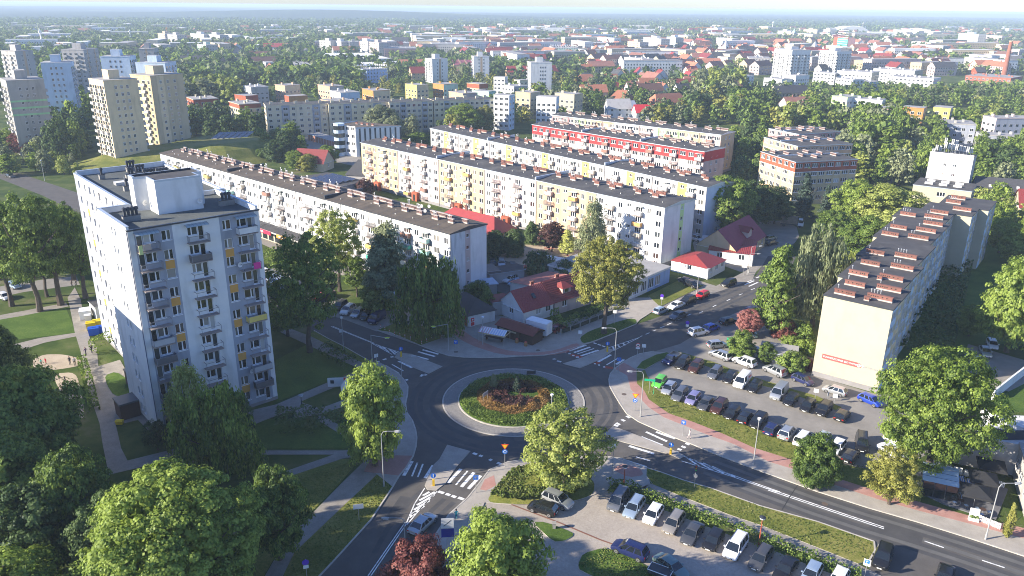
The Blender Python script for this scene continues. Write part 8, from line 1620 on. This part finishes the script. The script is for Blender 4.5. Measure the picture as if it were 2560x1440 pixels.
r=thing('market_table','trestle table under the striped market canopy','table',G(1236,852),R(-24)); mb=MB(); mb.box(-2,2,-.5,.5,.75,.8); mb.obj('tabletop',[wood_d],r)
for x in (-1.6, 1.6): mb = MB(); mb.box(x - .05, x + .05, -.4, .4, 0, .75); mb.obj('leg', [wood_d], r)
for lab, x, y, a_ in (('small wooden bench by the kiosk wall', 1146, 806, 30), ('wooden a-frame sandwich board by the kiosk', 1156, 818, 20)):
 r = thing('bench' if 'bench' in lab else 'sandwich_board', lab, 'bench' if 'bench' in lab else 'board', G(x, y), R(a_))
 if 'bench' in lab:
  mb = MB(); mb.box(-.9, .9, -.2, .2, .42, .48); mb.obj('seat', [wood_d], r)
  for q in (-.75, .75): mb = MB(); mb.box(q - .04, q + .04, -.18, .18, 0, .42); mb.obj('leg', [wood_d], r)
 else:
  for s in (-1,1):mb=MB(); mb.poly([(-.35,s*.3,0),(.35,s*.3,0),(.35,s*.02,1.1),(-.35,s*.02,1.1)]); mb.obj('panel',[PAL['pink']],r)
# folded banner advertising on the lawn, fence of the garden, bicycle rack
r=thing('advertising_banner','white v shaped advertising banner with red corner on the lawn','banner',G(820,970),0); p0,p1,p2=G(820,970),G(868,968),G(853,990)
for u, v, c in ((p0, p1, sign_w), (p1, p2, sign_w)):
 mb=MB(); d=(v-u); u_,v_=u-p0,v-p0; mb.poly([(u_.x,u_.y,.2),(v_.x,v_.y,.2),(v_.x,v_.y,1.9),(u_.x,u_.y,1.9)]); nx,ny=-d.y/d.length*.04,d.x/d.length*.04; mb.poly([(v_.x+nx,v_.y+ny,.2),(u_.x+nx,u_.y+ny,.2),(u_.x+nx,u_.y+ny,1.9),(v_.x+nx,v_.y+ny,1.9)]); o=mb.obj('banner_panel',[c],r)
mb=MB(); q=p1-p0; mb.box(-.5,.02,-.1,-.06,1.0,1.88); o=mb.obj('red_corner',[sign_r],r,(q.x,q.y,0)); mb=MB(); mb.box(.5,1.1,-.07,-.03,.9,1.5); mb.obj('print',[coping_d],r)
fr=thing('garden_fence','fence of concrete posts and dark mesh around the garden of the beige house','fence',G(1402,838)); pts=[(1402,838),(1426,830),(1450,821),(1474,811),(1495,803),(1515,795),(1540,785)]; W0=G(*pts[0]); pp=[G(*p)-W0 for p in pts]
for p in pp: mb = MB(); mb.box(-.1, .1, -.1, .1, 0, 1.35); mb.obj('post', [concrete], fr, p)
for u,v in zip(pp,pp[1:]):mb=MB(); mb.poly([(u.x,u.y,.25),(v.x,v.y,.25),(v.x,v.y,1.2),(u.x,u.y,1.2)]); mb.obj('mesh_panel',[mat('fence_mesh',(.02,.03,.02),.8)],fr);
mb = MB(); band(mb, [G(*p) - W0 for p in pts], .2, .3); mb.obj('base_wall', [concrete], fr)
# bins
def bin_(px, py, a_, cm, lab, w_=1.3, d_=1.1, h_=1.2, lidm=None):
 r=thing('waste_container',lab,'waste container',G(px,py),R(a_)); mb=MB(); b0=[(-w_/2+.08,-d_/2+.08),(w_/2-.08,-d_/2+.08),(w_/2-.08,d_/2-.08),(-w_/2+.08,d_/2-.08)]; t0=[(-w_/2,-d_/2),(w_/2,-d_/2),(w_/2,d_/2),(-w_/2,d_/2)]
 for i in range(4): j = (i + 1) % 4; mb.poly([(*b0[i], .12), (*b0[j], .12), (*t0[j], h_), (*t0[i], h_)])
 mb.poly([(*p,.12) for p in b0[::-1]]); mb.obj('body',[cm],r); mb=MB(); mb.box(-w_/2-.03,w_/2+.03,-d_/2-.03,d_/2+.03,h_,h_+.08); mb.box(-w_/2,w_/2,-.15,.15,h_+.081,h_+.16); mb.obj('lid',[lidm or cm],r)
 for x in (-w_ / 2 + .15, w_ / 2 - .15):
  for y in (-d_ / 2 + .15, d_ / 2 - .15): mb = MB(); mb.bar((x, y - .03, .08), (x, y + .03, .08), .08, 0, 8); mb.obj('wheel', [tyre], r)
yb = mat('bin_yellow', (.75, .55, .02), .5); bb = mat('bin_blue', (.02, .1, .5), .5); gb_ = mat('bin_green', (.02, .25, .12), .5)
for a_ in ((229,823,25,yb,'yellow waste container, left of the pair by the tower wall',1.7,1.5,1.5),(246,818,25,yb,'yellow waste container, right of the pair by the tower wall',1.7,1.5,1.5),(236,837,25,bb,'blue waste container, left of the pair by the tower wall',1.9,1.5,1.5),(254,832,25,bb,'lighter blue waste container closest to the tower wall',1.6,1.4,1.4),(216,795,25,sign_w,'white open roofed box beside the walk near the containers',2.2,2.6,1.9),(222,808,25,sign_w,'narrow white clothes bank with a yellow label',1.2,1.2,1.8),(1863,888,20,yb,'yellow recycling igloo among the bushes',1.5,1.5,1.7),(1885,890,20,sign_w,'white recycling igloo beside the yellow one',1.5,1.5,1.7),(1826,868,20,gb_,'green recycling bin behind the silver green hatchback',1.2,1.2,1.8),(1362,705,10,bb,'blue waste container in the courtyard',1.5,1.2,1.3),(1345,712,10,PAL['beige'],'beige waste container in the courtyard',1.5,1.2,1.2),(1385,1322,0,concrete,'small round concrete litter bin on the little lawn',.5,.5,.9),(300,1062,0,yb,'small yellow grit box at the corner of the walk',1.1,.7,.7)):bin_(*a_)
b=Bld('bin_shelter','flat grey roofed bin shelter among the bushes of the car park','shelter',G(1900,905),R(-22),[W_lgrey]); b.wall(0,0,0,6,0,2.2); b.wall(6,0,math.pi/2,4.5,0,2.2); b.wall(6,4.5,math.pi,6,0,2.2); b.wall(0,4.5,-math.pi/2,4.5,0,2.2); b.flatroof(0,6,0,4.5,2.2,over=.4,th=.15); b.finish([bitumen_far,coping])
b=Bld('substation','small white substation hut behind the waste containers','hut',G(243,800),R(41.7),[W_white]); b.wall(0,0,0,3.5,0,2.8); b.wall(3.5,0,math.pi/2,4.5,0,2.8); b.wall(3.5,4.5,math.pi,3.5,0,2.8); b.wall(0,4.5,-math.pi/2,4.5,0,2.8); b.flatroof(0,3.5,0,4.5,2.8,over=.2,th=.15); b.finish([bitumen,W_white])
# playground
def frame(px, py, cm, lab, s=1.0, a_=0):
 r = thing('swing', lab, 'swing', G(px, py), R(a_)); mb = MB()
 for x in (-1.5 * s, 1.5 * s):
  for y in (-.8, .8): mb.bar((x, y, 0), (x * .95, 0, 2.2), .06, 0, 5)
 mb.obj('frame', [cm], r); mb = MB(); mb.bar((-1.5 * s, 0, 2.2), (1.5 * s, 0, 2.2), .06, 0, 5); mb.obj('crossbar', [cm], r)
 for x in (-.6, .6):
  mb=MB(); mb.bar((x-.2,0,2.2),(x-.2,0,.5),.015,0,4); mb.bar((x+.2,0,2.2),(x+.2,0,.5),.015,0,4); mb.box(x-.25,x+.25,-.12,.12,.45,.5); mb.obj('seat',[coping_d],r)
rw=mat('play_red',(.5,.06,.05),.6); frame(1407,660,rw,'reddish swing frame in the sand playground',1,20); frame(148,978,wood_d,'dark swing frame in the shaded sand by the left walk',.9,60)
r = thing('climbing_frame', 'red climbing tower with a slide in the sandy courtyard', 'climbing frame', G(1279, 628)); mb = MB()
for x in (-.7, .7):
 for y in (-.7, .7): mb.bar((x, y, 0), (x, y, 2.6), .08, 0, 5)
mb.obj('posts',[rw],r); mb=MB(); mb.box(-.8,.8,-.8,.8,1.3,1.4); mb.obj('deck',[rw],r); mb=MB(); mb.poly([(-1,-1,2.5),(1,-1,2.5),(0,0,3.3)]); mb.poly([(1,-1,2.5),(1,1,2.5),(0,0,3.3)]); mb.poly([(1,1,2.5),(-1,1,2.5),(0,0,3.3)]); mb.poly([(-1,1,2.5),(-1,-1,2.5),(0,0,3.3)]); mb.obj('roof',[rw],r); mb=MB(); mb.poly([(.8,-.3,1.35),(3.2,-.3,.2),(3.2,.3,.2),(.8,.3,1.35)]); mb.obj('slide',[rw],r)
r=thing('seesaw','small red picnic seat beside the playground path','seesaw',G(1373,625)); mb=MB(); mb.box(-1.4,1.4,-.3,.3,.5,.58); mb.obj('plank',[rw],r); mb=MB(); mb.box(-.15,.15,-.2,.2,0,.5); mb.obj('stand',[rw],r)
r=thing('play_fire_engine','red play fire engine beside the glass pavilion','play vehicle',G(1321,676)); mb=MB(); mb.box(-1.2,1.2,-.7,.7,.3,1.2); mb.box(.2,1.1,-.65,.65,1.2,1.8); mb.obj('body',[rw],r); mb=MB(); mb.box(-1.22,1.22,-.72,.72,.7,.85); mb.obj('stripe',[sign_w],r)
# cafe terrace at the lower right
CA=R(-24); b=Bld('glass_kiosk','black framed glass cafe cabin with a pale blue curved glass roof on the terrace','cafe cabin',G(2300,1238),CA,[coping_d,carglass]); fr_=coping_d
for q in ((0,0,0,4.2),(4.2,0,math.pi/2,3.6),(4.2,3.6,math.pi,4.2),(0,3.6,-math.pi/2,3.6)):b.wall(*q,0,2.4,[('.',.12,0,0),('.',1.2,0,1)],rep=3)
for i in range(4):
 z0,z1=2.4+.9*math.sin(i/4*math.pi/2)**1,2.4+.9*math.sin((i+1)/4*math.pi/2); mb=MB(); y0,y1=i*.9,(i+1)*.9-.08; mb.poly([(-.1,y0,z0),(4.3,y0,z0),(4.3,y1,z1),(-.1,y1,z1)]); mb.obj('roof_pane',[mat('roof_glass',(.35,.45,.55),.12,spec=.8)],b.root)
b.finish([fr_, fr_])
mb=MB(); mb.prism([tuple(G(*p))[:2] for p in ((2310,1238),(2275,1180),(2330,1168),(2480,1205),(2520,1225),(2490,1300),(2430,1285),(2360,1262))],-.3,.14,0); tag(mb.obj('terrace_deck',[mat('terrace_grey',(.13,.13,.14),.9,var=.15)]),kind='structure')
def umbrella(px, py, lab):
 r = thing('parasol', lab, 'parasol', G(px, py), CA); mb = MB(); s, z = 1.75, 2.5; c = [(-s, -s), (s, -s), (s, s), (-s, s)]
 for i in range(4):j=(i+1)%4; mb.poly([(*c[i],z),(*c[j],z),(0,0,z+.85)]); mb.poly([(*c[j],z-.22),(*c[i],z-.22),(*c[i],z),(*c[j],z)])
 mb.obj('canopy',[mat('parasol_black',(.02,.02,.022),.85)],r); mb=MB(); mb.bar((0,0,0),(0,0,3.3),.035,0,6); mb.obj('pole',[galv],r); mb=MB(); mb.box(-.4,.4,-.4,.4,0,.12); mb.obj('base',[concrete],r)
umbrella(2470,1200,'black square parasol, rear one of three on the cafe terrace'); umbrella(2450,1233,'black square parasol, middle one of three on the cafe terrace'); umbrella(2432,1268,'black square parasol, nearest of three on the cafe terrace')
def fence(pts, lab, h_=1.0, tall=()):
 P = [G(*p) for p in pts]; r = thing('picket_fence', lab, 'fence', P[0])
 for u, v in zip(P, P[1:]):
  L = (v - u).length; n = max(2, int(L / .18)); a_ = math.atan2(v.y - u.y, v.x - u.x)
  pk = MB(); pk.box(-.06, .06, -.02, .02, .14, h_); pkm = pk.mesh('picket', [sign_w])
  for i in range(n): obj('picket', pkm, r, (u - P[0]) + (v - u) * (i + .5) / n, a_)
  mb = MB(); mb.box(0, L, .021, .06, .3, .36); mb.box(0, L, .021, .06, h_ - .25, h_ - .19); mb.obj('rail', [sign_w], r, u - P[0], a_)
 return r
fence([(2432,1298),(2500,1326)],'white picket fence at the front of the cafe terrace'); fence([(2325,1168),(2380,1183),(2440,1200),(2510,1222)],'white picket fence along the back of the cafe terrace')
for i, (x, y) in enumerate(((2336, 1178), (2362, 1186), (2390, 1195), (2418, 1203), (2432, 1300))):
 r=thing('planter_screen','tall white planter screen, %s'%('first from the left behind the glass cabin','second from the left behind the glass cabin','third from the left behind the glass cabin','fourth from the left near the parasols','alone at the front of the terrace')[i],'screen',G(x,y),CA)
 mb=MB(); mb.box(-.55,.55,-.04,.04,.3,1.75); mb.obj('panel',[sign_w],r); mb=MB(); mb.box(-.6,.6,-.5,-.05,.1,.5); mb.obj('planter',[sign_w],r)
 n=60; V=quads(RNG.uniform((-.5,-.45,.5),(.5,-.1,.8),(n,3)),RNG.normal(size=(n,3)),np.full(n,.18)); obj('plant',fastmesh('plant',V,np.arange(len(V)).reshape(-1,4),[L_mid]),r)
for i, (x, y) in enumerate(((2404, 1210), (2422, 1216))):
 r = thing('deck_chair', 'blue and white striped deck chair, %s one' % ('left', 'right')[i], 'deck chair', G(x, y), CA + .4)
 for k in range(5):mb=MB(); mb.poly([(-.3+k*.12,-.5,.25),(-.18+k*.12,-.5,.25),(-.18+k*.12,.45,1.0),(-.3+k*.12,.45,1.0)]); mb.obj('stripe',[sign_w if k%2 else sign_b],r)
 mb=MB(); mb.bar((-.33,-.6,0),(-.33,.5,1.05),.025,0,4); mb.bar((.33,-.6,0),(.33,.5,1.05),.025,0,4); mb.bar((-.33,.5,0),(-.33,-.4,.6),.025,0,4); mb.bar((.33,.5,0),(.33,-.4,.6),.025,0,4); mb.obj('frame',[wood_d],r)
for i, (x, y) in enumerate(((2385, 1240), (2400, 1262), (2455, 1285), (2375, 1215))):
 r=thing('cafe_table','small round cafe table, %s'%('beside the glass cabin','with blue stools before the parasols','under the nearest parasol','behind the glass cabin corner')[i],'table',G(x,y,.14)); mb=MB(); mb.bar((0,0,.72),(0,0,.76),.4,0,12); mb.obj('tabletop',[wood_d],r); mb=MB(); mb.bar((0,0,0),(0,0,.72),.04,0,6); mb.obj('leg',[steel],r)
 for k in range(3):q=G(x,y,.14)+Vector((math.cos(k*2.1+i)*.8,math.sin(k*2.1+i)*.8,0)); s=thing('stool','low blue stool, %s, at the cafe table %s'%(('right one','left one','front one')[k],('beside the glass cabin','before the parasols','under the nearest parasol','behind the cabin corner')[i]),'stool',q,0,'stools on the cafe terrace'); mb=MB(); mb.box(-.2,.2,-.2,.2,.42,.47); mb.obj('seat',[PAL['blue']],s); mb=MB(); [mb.bar((u*.16,v*.16,0),(u*.16,v*.16,.42),.02,0,4) for u in (-1,1) for v in (-1,1)]; mb.obj('legs',[steel],s)
r=thing('mural_panel','colourful graffiti panel standing on the lawn behind the terrace','mural',G(2460,1168),R(-14)); mb=MB(); mb.box(-2.2,2.2,-.05,.05,.1,2.0); mb.obj('panel',[ramp_ground('graffiti',[(.35,(.02,.18,.12)),(.5,(.15,.4,.3)),(.58,(.5,.5,.4)),(.68,(.5,.12,.04))],1.1,0,5,3,.4,.6)],r)
# walls and boundary at the right edge
for lab,pts,h_ in (('long white garden wall at the right edge',[(2480,1000),(2530,960),(2575,925)],1.8),('white wall and forecourt edge under the spreading tree',[(2450,1040),(2520,1075),(2600,1110)],1.5),('black stone garden wall at the right edge',[(2460,1088),(2510,1100),(2600,1098)],1.6)):
 P = [G(*p) for p in pts]; r = thing('garden_wall', lab, 'wall', P[0]); mb = MB()
 for u, v in zip(P, P[1:]):
  d=(v-u).normalized(); nn=Vector((-d.y,d.x,0))*.15; q=[u-P[0]+nn,v-P[0]+nn,v-P[0]-nn,u-P[0]-nn]; mb.prism([(x.x,x.y) for x in q],0,h_)
 mb.obj('masonry', [W_white if 'white' in lab else coping_d], r)
area('white_terrace',[(2430,1035),(2560,1040),(2640,1120),(2640,1160),(2500,1110),(2440,1075)],-.3,.06,mat('white_gravel',(.6,.6,.58),.9,var=.12,scale=3))
b=Bld('house','pale house front with glass canopy at the far right edge','house',G(2530,1260),R(66),[W_lgrey]); b.wall(0,0,0,14,0,5,[('w',3,1.5,0)],1,1,3,rep=4); b.wall(14,0,math.pi/2,8,0,5); b.wall(14,-8,math.pi/2,8,0,5); b.root.location=G(2570,1330); b.wall(0,-8,-0.0,14,0,5); b.wall(0,0,-math.pi/2,8,0,5); b.r.box(-.2,14.2,-8.2,.2,5,5.3); b.finish([bitumen_far,coping])
r=thing('cargo_trailer','small dark trailer with a white frame at the lower edge of the grass patch','trailer',G(1650,1440),R(-30)); mb=MB(); mb.box(-1.3,1.3,-.7,.7,.45,.95); mb.obj('box',[coping_d],r); mb=MB(); mb.box(-1.35,1.35,-.75,-.7,.9,.98); mb.box(-1.35,1.35,.7,.75,.9,.98); mb.box(-1.35,-1.3,-.7,.7,.9,.98); mb.box(1.3,1.35,-.7,.7,.9,.98); mb.obj('rim',[sign_w],r)
for s in (-1, 1): mb = MB(); mb.bar((0, s * .75, .3), (0, s * .9, .3), .3, 0, 10); mb.obj('wheel', [tyre], r)
# bicycle at the paved corner
r = thing('bicycle', 'dark bicycle standing at the rack on the paved corner', 'bicycle', G(1112, 848), R(15))
for x in (-.55, .55):
 mb = MB(); n = 14
 for i in range(n):a0,a1=6.283*i/n,6.283*(i+1)/n; mb.bar((x+.33*math.cos(a0),0,.34+.33*math.sin(a0)),(x+.33*math.cos(a1),0,.34+.33*math.sin(a1)),.02,0,4)
 mb.obj('wheel', [tyre], r)
mb=MB(); [mb.bar(u,v,.02,0,4) for u,v in (((-.55,0,.34),(-.2,0,.85)),((-.2,0,.85),(.42,0,.85)),((-.1,0,.34),(.42,0,.85)),((-.55,0,.34),(-.1,0,.34)),((-.1,0,.34),(-.22,0,.95)),((.55,0,.34),(.4,0,1.0)))]; mb.obj('frame',[mat('bike_green',(.1,.25,.15),.4)],r); mb=MB(); mb.box(-.34,-.1,-.06,.06,.94,.99); mb.obj('saddle',[trim],r); mb=MB(); mb.bar((.4,-.27,1.02),(.4,.27,1.02),.015,0,4); mb.obj('handlebar',[trim],r)

# ================================================================ PEOPLE
def person(p, face, lab, top, legs, hair, pose='walk', skin=(.45, .27, .19), bag=None, h=1.72, cat='person', z=.115):
 """one continuous skinned body with clothing colours by height, head turned with the body"""
 v = {'pel': (0, 0, .93), 'bel': (0, .01, 1.08), 'che': (0, 0, 1.3), 'nek': (0, -.01, 1.48), 'hd0': (0, .02, 1.56), 'hd1': (0, .03, 1.66)}
 st = .24 if pose == 'walk' else .03
 for s, n in ((-1, 'l'), (1, 'r')):
  f=st*s; v['hip'+n]=(s*.09,0,.88); v['kne'+n]=(s*.1,f*.55+.04,.48); v['ank'+n]=(s*.1,f-.02,.08); v['toe'+n]=(s*.11,f+.15,.03)
  v['sho'+n]=(s*.19,0,1.4); v['elb'+n]=(s*.25,-f*.5,1.13); v['wri'+n]=(s*.24,-f*.9+.08,.9); v['han'+n]=(s*.235,-f*1.0+.1,.84)
  for k in range(4): v['f%d%s' % (k, n)] = (s * (.225 - .012 * k), -f * 1.0 + .125 - .02 * k, .755 + .01 * abs(k - 1.5))
  v['th' + n] = (s * .2, -f + .13, .82)
 rad=dict(pel=.15,bel=.135,che=.165,nek=.06,hd0=.085,hd1=.1); rr=dict(hip=.1,kne=.062,ank=.04,toe=.035,sho=.065,elb=.045,wri=.032,han=.036,th=.011)
 E = [('pel', 'bel'), ('bel', 'che'), ('che', 'nek'), ('nek', 'hd0'), ('hd0', 'hd1')]
 for n in 'lr':E+=[('pel','hip'+n),('hip'+n,'kne'+n),('kne'+n,'ank'+n),('ank'+n,'toe'+n),('che','sho'+n),('sho'+n,'elb'+n),('elb'+n,'wri'+n),('wri'+n,'han'+n),('han'+n,'th'+n)]+[('han'+n,'f%d%s'%(k,n)) for k in range(4)]
 names = list(v); me = bpy.data.meshes.new('body'); me.from_pydata([v[n] for n in names], [(names.index(a), names.index(b)) for a, b in E], [])
 root=thing('person',lab,cat,(p.x,p.y,z),face); root.scale=(h/1.76,)*3; o=obj('body',me,root); sk=o.modifiers.new('s','SKIN'); su=o.modifiers.new('u','SUBSURF'); su.levels=1; su.render_levels=1
 for i, n in enumerate(names):
  r=rad.get(n,rr.get(n[:-1],.009)); d=me.skin_vertices[0].data[i]; d.radius=(r,r*(.72 if n in ('pel','bel','che') else 1)); d.use_root=n=='pel'
 bpy.context.view_layer.update(); dg=bpy.context.evaluated_depsgraph_get(); m2=bpy.data.meshes.new_from_object(o.evaluated_get(dg)); o.modifiers.clear(); o.data=m2; m2.materials.clear()
 for m in (mat('skin_%d' % int(skin[0] * 100), skin, .6), top, legs, mat('shoes', (.04, .035, .03), .6)): m2.materials.append(m)
 for q in m2.polygons:
  c = q.center; arm = abs(c.x) > .205 and c.z < 1.3
  q.use_smooth=True; q.material_index=3 if c.z<.1 else (0 if c.z>1.47 or (arm and c.z<.9) else (1 if c.z>.97 or (arm and c.z>.85) else 2))
 hb = MB(); hb2 = bmesh.new(); bmesh.ops.create_icosphere(hb2, subdivisions=2, radius=.118); hm_ = bpy.data.meshes.new('hair')
 bmesh.ops.delete(hb2,geom=[x for x in hb2.verts if x.co.y>.035 and x.co.z<.045 or x.co.z<-.07],context='VERTS'); hb2.to_mesh(hm_); hb2.free(); hm_.materials.append(hair); ho=obj('hair',hm_,root,(0,.01,1.655))
 fm__=MB(); fm__.box(-.045,-.025,.125,.135,1.635,1.65,0); fm__.box(.025,.045,.125,.135,1.635,1.65,0); fm__.box(-.03,.03,.118,.128,1.575,1.585,1); fm__.poly([(-.015,.128,1.6),(.015,.128,1.6),(0,.155,1.605),(0,.125,1.645)],2); fm__.obj('face',[black_m,sign_r,mat('skin_%d'%int(skin[0]*100),skin,.6)],root)
 if bag: mb = MB(); mb.box(-.14, .14, -.25, -.13, 1.05, 1.42); mb.obj('backpack', [bag], root)
 return root
cloth = lambda n, c: mat('cloth_' + n, c, .9); hair_b = mat('hair_brown', (.06, .035, .02), .8); hair_g = mat('hair_grey', (.3, .29, .28), .8)
person(G(1723,1098),R(100),'woman in a long white and pink coat walking on the right hand pavement',cloth('cream',(.62,.5,.48)),cloth('cream',(.62,.5,.48)),hair_g,h=1.64)
person(G(1141,1303),R(20),'person in a turquoise jacket standing at the lower kerb beside the silver saloon',cloth('turquoise',(.1,.6,.5)),cloth('teal',(.05,.2,.25)),hair_b)
person(G(216,889),R(80),'person in dark violet walking on the paved way beside the tower',cloth('violet',(.08,.05,.12)),cloth('dark',(.03,.03,.04)),hair_b,z=.055); person(G(231,884),R(80),'person in black beside the one in violet near the bushes',cloth('black',(.02,.02,.022)),cloth('dark',(.03,.03,.04)),hair_b,z=.055)
person(G(181,718),R(110),'left one of two dark figures on the path between the lawn trees',cloth('brown',(.1,.05,.04)),cloth('dark',(.03,.03,.04)),hair_b,z=.05); person(G(192,717),R(110),'right one of two dark figures on the path between the lawn trees',cloth('black',(.02,.02,.022)),cloth('dark',(.03,.03,.04)),hair_b,z=.05)
person(G(115,909),R(0),'child in red in the sand playground',cloth('red',(.6,.05,.06)),cloth('red',(.6,.05,.06)),hair_b,'stand',h=1.15,z=.03); person(G(104,912),R(40),'child in turquoise in the sand playground',cloth('turquoise',(.1,.6,.5)),cloth('dark',(.03,.03,.04)),hair_b,'stand',h=1.1,z=.03); person(G(176,912),R(180),'adult in black at the edge of the sand playground',cloth('black',(.02,.02,.022)),cloth('dark',(.03,.03,.04)),hair_b,'stand',z=.05); person(G(188,914),R(200),'adult in pale grey at the edge of the sand playground',cloth('grey',(.4,.38,.4)),cloth('dark',(.03,.03,.04)),hair_b,'stand',z=.05)
for i, (x, y, c) in enumerate(((2375, 1198, 'red'), (2381, 1212, 'blue'), (2390, 1226, 'brown'), (2402, 1250, 'black'))):
 person(G(x,y),R(200+i*70),'cafe guest in %s on the terrace'%('a red top by the fence','blue behind the cabin','brown at the table','black with pale trousers')[i],cloth(c+'_g',dict(red=(.6,.03,.04),blue=(.04,.08,.35),brown=(.25,.12,.08),black=(.02,.02,.02))[c]),cloth('jeans',(.2,.28,.4)),hair_b,'stand',z=.14)
